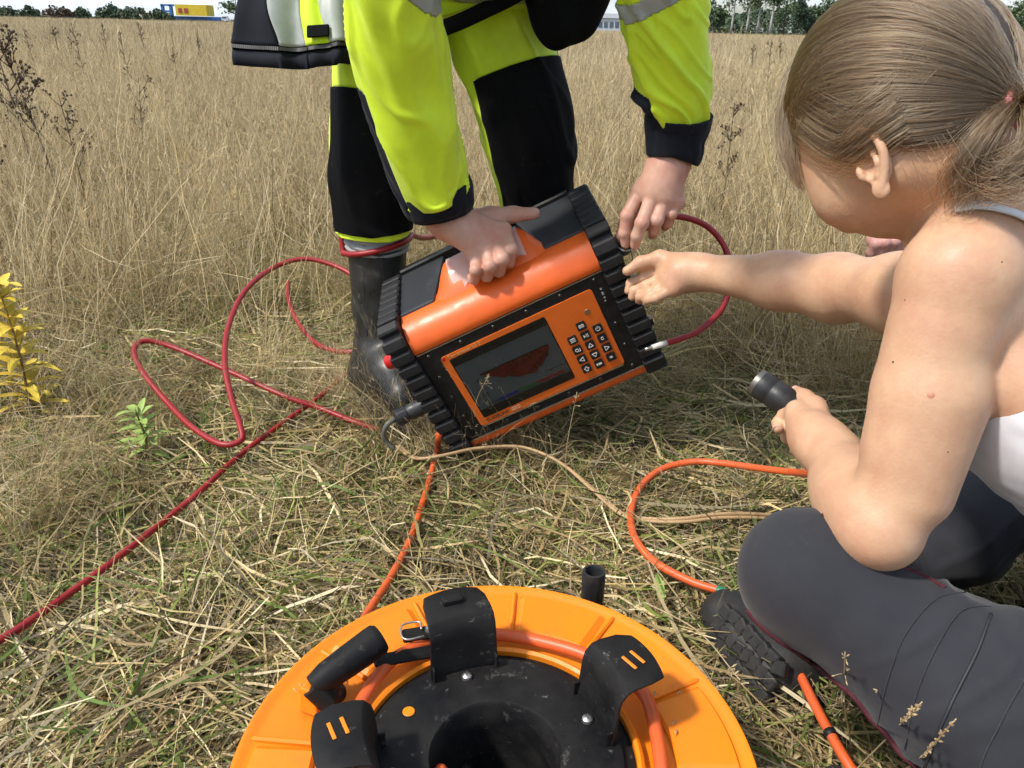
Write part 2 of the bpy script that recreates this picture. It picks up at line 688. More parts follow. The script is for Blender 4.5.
def tree(name, x, y, h, w, kind, label, group, birch=False, seed=0, n=1500, low=0.25, size=0.42):
    r = np.random.default_rng(seed)
    t = empty_at(name, (x, y, 0), label, 'tree', group)
    # trunk with limbs
    m = MB()
    k = 7
    zz = np.linspace(0, h * 0.93, k)
    dr = np.cumsum(r.normal(0, 0.02 * h / k, (k, 2)), 0)
    pts = np.c_[x + dr[:, 0], y + dr[:, 1], zz]
    m.tube(pts, np.linspace(0.018 * h, 0.003 * h, k), 7)
    tr = m.build('trunk', BIRCH if birch else BARK, smooth=True)
    clumps = []
    mb = MB()
    for i in range(16):
        u = r.uniform(low, 0.95)
        a = r.uniform(0, 6.28)
        rad = w * (1 - abs(u - low - .25) * 0.9) * r.uniform(.45, 1.0)
        rad = max(rad, w * .2)
        p0 = np.array([np.interp(u * h, zz, pts[:, 0]), np.interp(u * h, zz, pts[:, 1]), u * h * .95])
        p1 = p0 + np.array([math.cos(a) * rad, math.sin(a) * rad, rad * r.uniform(.1, .6)])
        mb.tube([p0, (p0 + p1) / 2 + [0, 0, .1 * rad], p1], [0.006 * h, 0.004 * h, 0.0015 * h], 5)
        clumps += [p1, (p0 + p1 * 2) / 3]
    lb = tag(mb.build('limbs', BARK, smooth=True), kind='stuff')
    C = np.array(clumps)
    # leaf clusters: small tilted quads spread through each clump
    ci = r.integers(0, len(C), n)
    P0 = C[ci] + r.normal(0, 1, (n, 3)) * np.array([w * .24, w * .24, h * .055])
    s = size * r.uniform(.5, 1.2, n)
    A = r.normal(size=(n, 3)); A /= np.linalg.norm(A, axis=1)[:, None]
    Bv = np.cross(A, r.normal(size=(n, 3))); Bv /= np.linalg.norm(Bv, axis=1)[:, None]
    Q = np.stack([P0 - A * s[:, None] * .5, P0 + Bv * s[:, None] * .32, P0 + A * s[:, None] * .5, P0 - Bv * s[:, None] * .32], 1).reshape(-1, 3)
    cr = link('crown', mesh_np('crown', Q, np.arange(4 * n).reshape(-1, 4), leaf_mat(kind), False))
    adopt(t, tr, lb, cr)
    return t


def far(px, dist, z=0.0):
    """ground point seen at picture column px at a distance"""
    r = ray(px, 14 + px * 0.0236)
    return np.array([r[0] / r[1] * dist, dist, z])


def build_background():
    Dst = 190.0
    sc_ = Dst / 190.0
    rows = [(705, 6.4, 2, 'pine'), (716, 6.8, 1, 'pine'), (731, 14.5, 0, 'birch'), (746, 16.5, 0, 'birch'), (757, 15.0, 3, 'birch'), (770, 15.5, 1, 'birch'), (783, 14.0, 0, 'dense'), (797, 8.2, 2, 'pine'), (809, 6.4, 2, 'pine'),
            (822, 7.6, 1, 'dense'), (836, 6.4, 2, 'pine'), (850, 7.5, 1, 'dense'), (995,7.0, 0, 'dense'), (1012, 8.0, 0, 'dense'), (1026, 9.5, 3, 'dense')]
    where = {705: 'beside the lime sleeve, left end of the wood', 716: 'second dark tree from the lime sleeve', 731: 'first tall birch from the lime sleeve', 746: 'tallest birch in the middle of the wood', 757: 'pale leaning birch in the middle of the wood', 770: 'birch at the far side of the pale trunks',
             783: 'broad green tree at the end of the birches', 797: 'dark conifer after the birches', 809: 'second dark conifer after the birches', 822: 'mid green tree before the hair', 836: 'dark conifer close to the hair', 850: 'tree touching the hair of the seated person',
             1012: 'tree by the upper right corner', 1026: 'tree at the right edge of the picture', 995: 'tree peeking out behind the ponytail'}
    for i, (px, h, kind, sp) in enumerate(rows):
        d = Dst + (i * 37 % 23) - 11
        p = far(px, d)
        if sp == 'birch':
            lab = 'white trunked ' + where[px]
        else:
            lab = where.get(px, 'distant tree hidden behind the people at field edge')
        tree('birch_tree' if sp == 'birch' else ('pine_tree' if sp == 'pine' else 'leafy_tree'), p[0], p[1], h, (2.4 if sp == 'birch' else 2.6 if sp == 'dense' else 1.9), kind, lab, 'trees along the field edge', sp == 'birch', seed=i, n=1500 if sp != 'pine' else 1300,
             low=0.35 if sp == 'birch' else 0.12, size=0.62)
    # dark wood behind the front row
    r = np.random.default_rng(50)
    n = 20000
    px = r.uniform(690, 1130, n)
    dd = r.uniform(205, 250, n)
    hmax = 5.0 + 1.2 * vnoise(np.c_[px * .06, px * 0, px * 0], 5) + 0.9 * vnoise(np.c_[px * .21, px * 0, px * 0], 6)
    X = np.array([far(a, 1.0)[0] for a in np.linspace(560, 1130, 200)])
    P0 = np.c_[np.interp(px, np.linspace(560, 1130, 200), X) * dd, dd, hmax * (dd / 190) * r.uniform(0, 1, n) ** .8]
    A = r.normal(size=(n, 3)); A /= np.linalg.norm(A, axis=1)[:, None]
    Bv = np.cross(A, r.normal(size=(n, 3))); Bv /= np.linalg.norm(Bv, axis=1)[:, None]
    s = .85 * r.uniform(.5, 1.2, n)
    Q = np.stack([P0 - A * s[:, None] * .5, P0 + Bv * s[:, None] * .4, P0 + A * s[:, None] * .5, P0 - Bv * s[:, None] * .4], 1).reshape(-1, 3)
    tag(link('far_wood', mesh_np('far_wood', Q, np.arange(4 * n).reshape(-1, 4), leaf_mat(2), False)), 'dark green wood closing the far side of the field', kind='stuff')
    # the tree left of the jacket
    p = far(237, 150)
    tree('leafy_tree', p[0], p[1], 7.5, 2.6, 0, 'grey green tree just left of the navy jacket panel', None, seed=77, n=1500, size=0.55)
    # low dark shrubs on the left horizon
    for i, (px, d, w, h, kind, lab) in enumerate([(30, 170, 5.0, 2.6, 2, 'low dark shrub behind the weeds at the left edge'), (58, 165, 5.5, 3.0, 4, 'reddish brown shrub on the left horizon'), (84, 175, 5.0, 2.6, 2, 'low green shrub right of the reddish one'),
                                                  (112, 160, 5.5, 3.4, 2, 'tall dark shrub near the middle of the left horizon'), (135, 160, 6.5, 3.1, 2, 'broad dark shrub on the left horizon'), (158, 165, 5.5, 2.4, 2, 'low dark shrub beside the yellow and blue building'),
                                                  (8, 180, 6, 2.4, 2, 'pale low shrub at the left picture edge')]):
        r = np.random.default_rng(900 + i)
        c = far(px, d)
        t = empty_at('shrub', (c[0], c[1], 0), lab, 'shrub', 'shrubs on the left horizon')
        n = 1300
        q = r.normal(0, 1, (n, 3)); q /= np.linalg.norm(q, axis=1)[:, None]; q *= r.uniform(.4, 1, (n, 1)) ** .4
        lob = r.uniform(-.8, .8, 7)
        off = lob[r.integers(0, 7, n)]
        hh = h * (1 - .45 * np.abs(off)) * r.uniform(.8, 1.05, 7)[r.integers(0, 7, n)]
        P0 = np.c_[c[0] + off * w * .5 + q[:, 0] * w * .22, c[1] + q[:, 1] * w * .3, np.abs(q[:, 2]) * hh]
        A = r.normal(size=(n, 3)); A /= np.linalg.norm(A, axis=1)[:, None]
        Bv = np.cross(A, r.normal(size=(n, 3))); Bv /= np.linalg.norm(Bv, axis=1)[:, None]
        s = .55 * r.uniform(.5, 1.2, n)
        Q = np.stack([P0 - A * s[:, None] * .5, P0 + Bv * s[:, None] * .4, P0 + A * s[:, None] * .5, P0 - Bv * s[:, None] * .4], 1).reshape(-1, 3)
        cr = link('foliage', mesh_np('foliage', Q, np.arange(4 * n).reshape(-1, 4), leaf_mat(kind), False))
        m = MB()
        for k in range(5):
            a = r.uniform(0, 6.28)
            m.tube([c, c + np.array([math.cos(a) * w * .2, math.sin(a) * w * .2, h * .7])], [.08, .03], 5)
        st = tag(m.build('stems', BARK, smooth=True), kind='stuff')
        adopt(t, cr, st)
    # store with a blue frame and a yellow box sign
    BLUE = mat('store_blue', (0.03, 0.16, 0.50), 0.6, var=0.2, var_scale=.3)
    YELL = mat('store_yellow', (0.72, 0.52, 0.03), 0.6, var=0.15, var_scale=.3)
    d = 420.0
    c = far(186, d)
    z0 = 0.0
    px_ = d * 1.0 / F_PX
    t = empty_at('store_building', (c[0], c[1], 0), 'far yellow and blue store building on the left horizon', 'building')
    o = []
    x0 = c[0] - 11.5 * px_ * 2 / 2
    mk = lambda name, xa, xb, za, zb, ya, yb, m_: o.append(MB().box((c[0] + (xa + xb) / 2 * px_, c[1] + (ya + yb) / 2, (za + zb) / 2 * px_), ((xb - xa) / 2 * px_, (yb - ya) / 2, (zb - za) / 2 * px_)).build(name, m_))
    mk('main_hall', -20, 24, -2, 3, 0, 18, BLUE)
    mk('yellow_sign_box', -7, 21, 3.5, 12.5, -2, 8, YELL)
    mk('blue_frame_post', -20, -18, 3, 12, -2, 0, BLUE)
    mk('blue_frame_post', -12.5, -10.5, 3, 12, -2, 0, BLUE)
    mk('blue_frame_beam', -20, -9, 11, 12.5, -2, 0.2, BLUE)
    mk('blue_frame_beam', -18, -12.5, 6, 7.5, -1.9, -0.1, BLUE)
    RD = mat('sign_red', (0.35, 0.06, 0.05), 0.6)
    for xa in (-4.5, 0.8):
        mk('red_letter', xa, xa + 3.2, 5.8, 9.5, -2.25, -2.0, RD)
    for i in range(7):
        mk('window', -18 + i * 5.6, -15 + i * 5.6, 0.2, 1.8, -.3, 0.05, mat('far_glass', (0.10, 0.13, 0.17), 0.2))
    adopt(t, *o)
    # low buildings and vehicles between the jacket and the trees
    def house(px, d, w, h, wall, roof, lab, nwin, roofh=1.3):
        c = far(px, d)
        s = d / F_PX
        t = empty_at('low_building', (c[0], c[1], 0), lab, 'building')
        o = [MB().box((c[0], c[1], h * s / 2), (w * s / 2, 4, h * s / 2)).build('wall', wall)]
        V = [(c[0] - w * s / 2 - .3, c[1] - 4.3, h * s), (c[0] + w * s / 2 + .3, c[1] - 4.3, h * s), (c[0] + w * s / 2 + .3, c[1] + 4.3, h * s), (c[0] - w * s / 2 - .3, c[1] + 4.3, h * s), (c[0] - w * s / 2 - .3, c[1], h * s + roofh * s), (c[0] + w * s / 2 + .3, c[1], h * s + roofh * s)]
        o.append(MB().add(V, [(0, 1, 5, 4), (2, 3, 4, 5), (0, 4, 3), (1, 2, 5), (0, 3, 2, 1)]).build('roof', roof))
        for i in range(nwin):
            x = c[0] + ((i + .5) / nwin - .5) * w * s * .92
            o.append(MB().box((x, c[1] - 4.02, h * s * .52), (w * s / nwin * .32, .06, h * s * .22)).build('window', mat('far_glass', (0.10, 0.13, 0.17), 0.2)))
        adopt(t, *o)
    Wt = mat('far_white', (0.62, 0.64, 0.66), 0.7)
    Gy = mat('far_grey', (0.28, 0.29, 0.31), 0.7)
    house(604, 200, 48, 11, Wt, Gy, 'white low building showing between jacket lining and sleeve', 9, 4)
    house(722, 300, 15, 4.0, Gy, Wt, 'grey shed by the lime sleeve in front of the trees', 3)
    def vehicle(px, d, w, h, m_, lab, name='parked_van'):
        c = far(px, d)
        s = d / F_PX
        t = empty_at(name, (c[0], c[1], 0), lab, 'vehicle')
        w, h = w * s, h * s
        pr = [(-.5, .18), (-.5, .62), (-.44, .95), (.22, 1.0), (.34, .62), (.48, .52), (.5, .18)]
        V = [(c[0] + x * w, c[1] + yy, z * h) for yy in (-.9, .9) for x, z in pr]
        k = len(pr)
        o = [MB().add(V, [tuple(range(k)), tuple(range(2 * k - 1, k - 1, -1))] + [(i, k + i, k + (i + 1) % k, (i + 1) % k) for i in range(k)]).build('body', m_)]
        o.append(MB().box((c[0] - .08 * w, c[1] - .92, .76 * h), (.30 * w, .03, .13 * h)).build('window', mat('far_glass', (0.10, 0.13, 0.17), 0.2)))
        for sx in (-.32, .32):
            o.append(MB().lathe([(0, -.15), (.16 * h, -.15), (.16 * h, .15), (0, .15)], (c[0] + sx * w, c[1] - .85, .16 * h), B=[[1, 0, 0], [0, 0, 1], [0, -1, 0]], n=14).build('wheel', BLACK_F_FAR))
        adopt(t, *o)
    BLACK_F_FAR = mat('far_tyre', (0.02, 0.02, 0.02), 0.8)
    vehicle(724, 230, 13, 5.5, mat('van_yellow', (0.68, 0.50, 0.05), 0.4), 'tiny yellow van parked in front of the birch wood')
    vehicle(737, 235, 9, 5, Wt, 'tiny white van parked right of the yellow van')
    vehicle(586, 210, 12, 5, mat('car_blue', (0.10, 0.16, 0.28), 0.4), 'small blue car at the field edge beside the jacket lining', 'parked_car')
    vehicle(610, 212, 11, 5, mat('car_silver', (0.4, 0.42, 0.44), 0.4), 'small silver car at the field edge beside the sleeve', 'parked_car')
    vehicle(226, 230, 6, 5, Wt, 'tiny white van beside the tree at the jacket', 'parked_van')
    # mast
    c = far(717, 260)
    t = empty_at('silo_tower', (c[0], c[1], 0), 'slim dark tower rising beside the lime sleeve at the wood', 'tower')
    adopt(t, MB().lathe([(0.0, 6.5), (0.55, 6.3), (0.6, 6.0), (0.6, 0.0)], c, n=16).build('tower_shaft', Gy, auto=40), MB().lathe([(0.6, 4.8), (0.85, 4.85), (0.85, 5.1), (0.6, 5.15)], c, n=16).build('platform', Gy, auto=40),
          MB().tube([c + [0, 0, 6.4], c + [0, 0, 8.0]], .08, 6).build('antenna', Gy))


build_background()
# ------------------------------------------------------------------ resistivity meter (held at a slant)
ORANGE = mat('orange_shell', (0.82, 0.135, 0.018), 0.34, spec=0.5, var=0.12, var_scale=30, bump=0.03, bump_scale=900, rough_var=0.2)
ORANGE_FLAT = mat('orange_panel', (0.78, 0.15, 0.015), 0.45, var=0.10, var_scale=40, rough_var=0.15)
BLACK_PL = mat('black_plate', (0.008, 0.008, 0.009), 0.42, spec=0.3, var=0.5, var_scale=60, var_color=(0.03, 0.028, 0.025), rough_var=0.2)
RUBBER = mat('bumper_rubber', (0.014, 0.0145, 0.016), 0.55, spec=0.3, var=0.55, var_scale=45, var_color=(0.045, 0.043, 0.040), bump=0.12, bump_scale=500, rough_var=0.2)
GREY_PL = mat('grey_housing', (0.030, 0.033, 0.038), 0.45, spec=0.35, var=0.35, var_scale=25, var_color=(0.050, 0.050, 0.052), bump=0.05, bump_scale=700)
METAL = mat('bare_metal', (0.62, 0.60, 0.57), 0.32, metal=1.0, var=0.35, var_scale=120, rough_var=0.2)
WHITE_PRINT = mat('white_print', (0.78, 0.77, 0.74), 0.5)
BLACK_PRINT = mat('black_print', (0.012, 0.012, 0.012), 0.5)
SCREEN = mat('screen_glass', (0.030, 0.040, 0.046), 0.12, spec=0.6, var=0.3, var_scale=14, var_color=(0.05, 0.06, 0.065), rough_var=0.2)
MAROON = mat('screen_dark_red', (0.050, 0.004, 0.004), 0.25, var=0.5, var_scale=60)
SCR_BLK = mat('screen_black', (0.006, 0.006, 0.007), 0.2)
CLEAR = mat('clear_plastic_label', (0.80, 0.62, 0.56), 0.22, alpha=0.62, var=0.3, var_scale=50, var_color=(0.85, 0.45, 0.30))
RED_PL = mat('red_plastic', (0.55, 0.012, 0.015), 0.35, var=0.2, var_scale=60)

wear(RUBBER, (0.13, 0.125, 0.115), 55, 0.60, 0.74, 0.7)
wear(ORANGE, (0.45, 0.12, 0.04), 60, 0.66, 0.74, 0.6, seed=2.2)
wear(ORANGE, (0.90, 0.35, 0.18), 80, 0.66, 0.72, 0.5, (1, 10, 10), 4.0)
wear(BLACK_PL, (0.06, 0.055, 0.05), 70, 0.60, 0.75, 0.7)
wear(GREY_PL, (0.12, 0.115, 0.11), 40, 0.60, 0.76, 0.6)
_D = 1.28
_q = [(414, 357), (601, 270), (646, 364), (471, 441)]
_p = [P(*_q[i], (1, .9585, 1.0378, 1.0792)[i] * _D) for i in range(4)]
DEV_O = sum(_p) / 4
DEV_X = nrm(_p[1] + _p[2] - _p[0] - _p[3])
_y = _p[0] + _p[1] - _p[2] - _p[3]
DEV_Y = nrm(_y - DEV_X * (_y @ DEV_X))
DEV_Z = np.cross(DEV_X, DEV_Y)
DEV_M = Matrix([[*map(float, (DEV_X[i], DEV_Y[i], DEV_Z[i], DEV_O[i]))] for i in range(3)] + [[0, 0, 0, 1]])


def DV(x, y, z):
    return DEV_O + DEV_X * x + DEV_Y * y + DEV_Z * z


def text_mesh(s, size, m, name, parent, loc, rotz=0.0, depth=0.0003):
    cu = bpy.data.curves.new(name, 'FONT')
    cu.body = s
    cu.size = size
    cu.align_x, cu.align_y = 'CENTER', 'CENTER'
    cu.extrude = depth
    cu.resolution_u = 3
    tmp = bpy.data.objects.new('tmp_text', cu)
    me = bpy.data.meshes.new_from_object(tmp)
    bpy.data.objects.remove(tmp)
    me.materials.clear()
    me.materials.append(m)
    o = link(name, me, parent)
    o.location = loc
    o.rotation_euler = (0, 0, rotz)
    return o


def build_device():
    t = empty('resistivity_meter', (0, 0, 0), 'orange and black ruggedized field instrument with screen and keypad, tilted on the straw', 'instrument', M=DEV_M)
    a, b = 0.169, 0.0995
    # housing body: grey block behind the plate, stepped down at the top middle for the grip
    m = MB()
    prof = [(-0.108, -0.004), (0.095, -0.004), (0.118, -0.012), (0.128, -0.05), (0.128, -0.205), (-0.108, -0.205)]
    m.prism([(y, z) for y, z in prof], (-a, a))
    m.build('housing', GREY_PL, t, bevel=0.004)
    # raised grey end blocks left and right of the grip recess, with slanted inner walls
    for s in (-1, 1):
        x_out, x_in0, x_in1 = s * a, s * (0.080 if s < 0 else 0.062), s * (0.105 if s < 0 else 0.098)
        y0, y1, z0, z1 = 0.127, 0.168, -0.046, -0.203
        V = [(x_out, y0, z0), (x_out, y0, z1), (x_out, y1 - .006, z1), (x_out, y1 - .012, z0 - .004),
             (x_in1, y0, z0), (x_in0, y0, z1), (x_in0, y1 - .006, z1), (x_in1, y1 - .012, z0 - .004)]
        Fc = [(0, 3, 2, 1), (4, 5, 6, 7), (3, 7, 6, 2), (0, 4, 7, 3), (1, 2, 6, 5), (0, 1, 5, 4)]
        if s > 0:
            Fc = [f[::-1] for f in Fc]
        MB().add(V, Fc).build('end_block', GREY_PL, t, bevel=0.003)
    MB().box((0, 0.158, -0.210), (a, 0.012, 0.008), bev=0.003).build('rear_rail', BLACK_PL, t)
    m = MB()
    m.box((0, 0.1285, -0.120), (0.075, 0.0012, 0.07))
    m.build('recess_floor', mat('recess_orange_reflection', (0.085, 0.012, 0.008), 0.5, var=0.4, var_scale=40), t)  # maroon colour paints in the orange shell's reflection inside the dark recess
    # orange roll along the top front edge
    n = 14
    arc = [(0.1015, 0.0015)] + [(0.102 + 0.050 * math.sin(q), -0.046 + 0.050 * math.cos(q)) for q in np.linspace(0.12, math.pi * 0.60, n)] + [(0.126, -0.085), (0.1015, -0.05)]
    m = MB()
    m.prism(arc, (-a + .001, a - .001))
    m.build('top_roll', ORANGE, t, auto=35)
    # orange grip: flares out of the roll, carries the hand
    nx = 40
    V, Fc = [], []
    xs = np.linspace(-0.108, 0.108, nx)
    sec = [(0.000, 0), (0.35, 0), (0.75, 0), (1.0, 0)]
    for x in xs:
        e = min(1, max(0, (x + 0.108) / 0.045)) * min(1, max(0, (0.108 - x) / 0.042))
        e = e * e * (3 - 2 * e)
        pts = [(0.140, -0.030), (0.149 + .012 * e, -0.044), (0.150 + 0.026 * e, -0.056 - .006 * e), (0.150 + 0.040 * e, -0.066 - .016 * e),
               (0.146 + 0.043 * e, -0.074 - .024 * e), (0.136 + 0.030 * e, -0.080 - .026 * e), (0.128, -0.070)]
        V += [(x, y, z) for y, z in pts]
    k = 7
    for i in range(nx - 1):
        for j in range(k - 1):
            Fc.append((i * k + j, i * k + j + 1, (i + 1) * k + j + 1, (i + 1) * k + j))
    me = MB().add(V, [f[::-1] for f in Fc])
    g = me.build('grip', ORANGE, t, smooth=True)
    # clear label folded over the grip, scalloped lower edge
    V, Fc = [], []
    nx = 48
    xs = np.linspace(-0.062, 0.068, nx)
    for i, x in enumerate(xs):
        q = (x + 0.062) / 0.130
        low = 0.004 * math.sin(q * math.pi * 6) + (0.012 if q < 0.12 else 0)
        V += [(x, 0.1600 - low, -0.0415 + low * .5), (x, 0.1772, -0.0590), (x, 0.1925, -0.0800), (x, 0.1915, -0.099)]
    for i in range(nx - 1):
        for j in range(3):
            Fc.append((i * 4 + j, (i + 1) * 4 + j, (i + 1) * 4 + j + 1, i * 4 + j + 1))
    lab = MB().add(V, Fc).build('clear_label', CLEAR, t, smooth=True)
    m = MB()
    for (x0, w, mm) in ((-0.030, .004, 0), (-0.018, .006, 1)):
        pass
    MB().box((-0.016, 0.1705, -0.0500), (0.006, 0.0035, 0.0006), B=[[1, 0, 0], [0, 0.72, -0.69], [0, 0.69, 0.72]]).build('sticker_mark', mat('sticker_blue', (0.02, 0.06, 0.2), 0.4), lab)
    MB().box((-0.003, 0.1705, -0.0500), (0.006, 0.0025, 0.0006), B=[[1, 0, 0], [0, 0.72, -0.69], [0, 0.69, 0.72]]).build('sticker_mark', mat('sticker_yellow', (0.5, 0.35, 0.08), 0.4), lab)
    # lower orange rail
    arc = [(-0.1015, 0.001)] + [(-0.1015 - 0.022 * math.sin(q), -0.019 + 0.020 * math.cos(q)) for q in np.linspace(0.1, math.pi * 0.9, 9)] + [(-0.1015, -0.04)]
    MB().prism(arc[::-1], (-a + .001, a - .001)).build('lower_rail', ORANGE, t, auto=35)
    # black front plate, thin bright lines where it meets the orange
    MB().box((0, 0, -0.003), (a, b, 0.0045), bev=0.001).build('front_plate', BLACK_PL, t)
    for y in (0.0995, -0.0990):
        MB().box((0, y, 0.0019), (a - .002, 0.0010, 0.0008)).build('edge_line', METAL, t)
    # orange panel with a bright lower line
    def rrect(x0, x1, y0, y1, r, n=5):
        out = []
        for cx, cy, q0 in ((x1 - r, y1 - r, 0), (x0 + r, y1 - r, 90), (x0 + r, y0 + r, 180), (x1 - r, y0 + r, 270)):
            for i in range(n + 1):
                q = math.radians(q0 + 90 * i / n)
                out.append((cx + r * math.cos(q), cy + r * math.sin(q)))
        return out

    def slab(poly, z0, z1):
        k = len(poly)
        V = [(x, y, z0) for x, y in poly] + [(x, y, z1) for x, y in poly]
        Fc = [tuple(range(k, 2 * k)), tuple(range(k - 1, -1, -1))] + [(i, (i + 1) % k, k + (i + 1) % k, k + i) for i in range(k)]
        return MB().add(V, Fc)
    pan = slab(rrect(-0.1345, 0.1400, -0.0785, 0.0785, 0.006), 0.0012, 0.0032).build('control_panel', ORANGE_FLAT, t)
    MB().box((0.003, -0.0800, 0.0026), (0.134, 0.0010, 0.0012)).build('panel_line', METAL, pan)
    # screen
    scr = slab(rrect(-0.1225, 0.0525, -0.0640, 0.0685, 0.003), 0.0022, 0.0039).build('screen', SCR_BLK, t)
    slab([(-0.1205, -0.0530), (0.0505, -0.0530), (0.0505, 0.0600), (-0.1205, 0.0600)], 0.0040, 0.0044).build('display', SCREEN, scr)
    # inversion picture: dark red wedge under a black line, colour bar
    top = [(-0.088 + i * 0.0125, 0.018) for i in range(11)]
    bot = [(0.037, 0.012), (0.034, 0.010), (0.030, 0.0), (0.022, -0.004), (0.015, -0.011), (0.004, -0.016), (-0.006, -0.022), (-0.016, -0.018), (-0.030, -0.016), (-0.040, -0.011),
           
           (-0.046, -0.006), (-0.058, -0.004), (-0.064, 0.002), (-0.072, 0.006), (-0.080, 0.012)]
    slab((top + bot)[::-1], 0.00445, 0.00475).build('section_plot', MAROON, scr)
    MB().box((-0.026, 0.0195, 0.00462), (0.063, 0.0012, 0.0002)).build('plot_surface_line', SCR_BLK, scr)
    for (x0, x1, c) in ((-0.083, -0.045, (0.004, 0.006, 0.075)), (-0.045, -0.010, (0.005, 0.045, 0.012)), (-0.010, 0.042, (0.075, 0.008, 0.008))):
        MB().box(((x0 + x1) / 2, -0.041, 0.00462), ((x1 - x0) / 2, 0.0024, 0.0002)).build('color_bar', mat('bar_%d' % int(1000 * (x0 + 1)), c, 0.3), scr)
    MB().box((-0.035, 0.0570, 0.00462), (0.0855, 0.0035, 0.0002)).build('menu_bar', SCR_BLK, scr)
    MB().box((-0.035, -0.0500, 0.00462), (0.0855, 0.0035, 0.0002)).build('status_bar', SCR_BLK, scr)
    for (x, y, w) in ((-0.10, 0.010, .006), (-0.098, -0.020, .006), (0.025, -0.028, .007), (0.040, -0.028, .004), (-0.094, -0.040, .005)):
        MB().box((x, y, 0.00462), (w, 0.0007, 0.0002)).build('axis_label', mat('axis_grey', (0.015, 0.018, 0.02), 0.3), scr)
    # lettering
    text_mesh('Terrameter LS 2', 0.0090, mat('cream_print', (0.75, 0.42, 0.16), 0.5), 'lettering', t, (-0.092, 0.0735, 0.0035))
    MB().box((-0.130, 0.0735, 0.0034), (0.003, 0.003, 0.0004)).build('red_mark', RED_PL, t)
    text_mesh('GUIDELINE', 0.0088, BLACK_PRINT, 'lettering', t, (-0.100, -0.0712, 0.0035))
    text_mesh('GEO', 0.0088, mat('pale_print', (0.8, 0.6, 0.4), 0.5), 'lettering', t, (-0.064, -0.0712, 0.0035))
    # sensor window
    m = MB()
    m.lathe([(0.0, 0.0008), (0.0046, 0.0008), (0.0052, 0.0)], (0.119, 0.043, 0.0034), n=20)
    m.build('light_sensor', mat('sensor_grey', (0.22, 0.12, 0.05), 0.3), t)
    # keys in a slanted block: three columns
    R_ = 0.0
    keys = [((0.1000, 0.0240), 'm'), ((0.0770, 0.0060), '='), ((0.1000, 0.0040), '>'), ((0.1230, 0.0070), 'o'),
            ((0.0770, -0.0150), '@'), ((0.1000, -0.0165), '^'), ((0.1230, -0.0135), 'c'),
            ((0.0770, -0.0355), '<'), ((0.1000, -0.0370), 'v'), ((0.1230, -0.0340), 't'),
            ((0.0770, -0.0560), 'u'), ((0.1000, -0.0575), 'esc'), ((0.1230, -0.0545), 's')]
    kp = slab(rrect(-0.0078, 0.0078, -0.0078, 0.0078, 0.002, 3), 0, 0.0022)
    kme = mesh('key', kp.V, kp.F, mat('key_black', (0.012, 0.012, 0.013), 0.5), False)
    for (x, y), g_ in keys:
        ko = link('key', kme, t, (x, y, 0.0033))
        mb = MB()
        w = 0.0011

        def seg(p, q2):
            p, q2 = np.array(p, float), np.array(q2, float)
            d = nrm(q2 - p)
            mb.box([*((p + q2) / 2), 0.0025], (np.linalg.norm(q2 - p) / 2 + w / 3, w / 2, 0.0003), B=[[d[0], d[1], 0], [-d[1], d[0], 0], [0, 0, 1]])
        s = 0.0042
        if g_ == '=':
            for yy in (-.003, 0, .003):
                seg((-s, yy), (s, yy))
        elif g_ == '^':
            seg((-s, -s * .7), (s, -s * .7)); seg((s, -s * .7), (0, s)); seg((0, s), (-s, -s * .7))
        elif g_ == 'v':
            seg((-s, s * .7), (s, s * .7)); seg((s, s * .7), (0, -s)); seg((0, -s), (-s, s * .7))
        elif g_ == '<':
            seg((s * .7, -s), (s * .7, s)); seg((s * .7, s), (-s, 0)); seg((-s, 0), (s * .7, -s))
        elif g_ == 't':
            seg((-s * .7, -s), (-s * .7, s)); seg((-s * .7, s), (s, 0)); seg((s, 0), (-s * .7, -s))
        elif g_ == '>':
            mb.add([(-s, -s * .8, .0026), (0, 0, .0026), (-s, s * .8, .0026)], [(0, 1, 2)])
            for xx in (.0012, .0036):
                seg((xx, -.003), (xx, .003))
        elif g_ == 'o':
            for i in range(9):
                q0, q1 = math.radians(130 + i * 31), math.radians(130 + (i + 1) * 31)
                seg((.0036 * math.cos(q0), .0036 * math.sin(q0)), (.0036 * math.cos(q1), .0036 * math.sin(q1)))
            seg((0, .001), (0, .0046))
        elif g_ == 'c':
            for i in range(7):
                q0, q1 = math.radians(45 + i * 38), math.radians(45 + (i + 1) * 38)
                seg((.0024 * math.cos(q0), .0024 * math.sin(q0)), (.0024 * math.cos(q1), .0024 * math.sin(q1)))
        elif g_ == 'u':
            seg((-s, 0), (0, s)); seg((0, s), (s, 0)); seg((-s, 0), (-.002, 0)); seg((s, 0), (.002, 0)); seg((-.002, 0), (-.002, -s)); seg((.002, 0), (.002, -s)); seg((-.002, -s), (.002, -s))
        elif g_ == 'm':
            for xx in (-.0040, 0.0008):
                seg((xx, -.002), (xx, .0025)); seg((xx, .0025), (xx + .003, .0025)); seg((xx + .003, .0025), (xx + .003, -.002)); seg((xx, -.002), (xx + .003, -.002)); seg((xx, 0), (xx + .003, 0))
        elif g_ == '@':
            for i in range(8):
                q0, q1 = math.radians(i * 45), math.radians((i + 1) * 45)
                seg((-.001 + .0027 * math.cos(q0), .0027 * math.sin(q0)), (-.001 + .0027 * math.cos(q1), .0027 * math.sin(q1)))
            seg((.002, -.003), (.0045, -.003)); seg((.0045, -.003), (.0045, .002))
        elif g_ == 'esc':
            for xx in (-.0036, 0, .0030):
                seg((xx - .001, -.0012), (xx + .001, -.0012)); seg((xx - .001, 0), (xx + .001, 0)); seg((xx - .001, .0012), (xx + .001, .0012))
        else:
            seg((-.002, -.001), (.002, -.001)); seg((-.002, .001), (.002, .001))
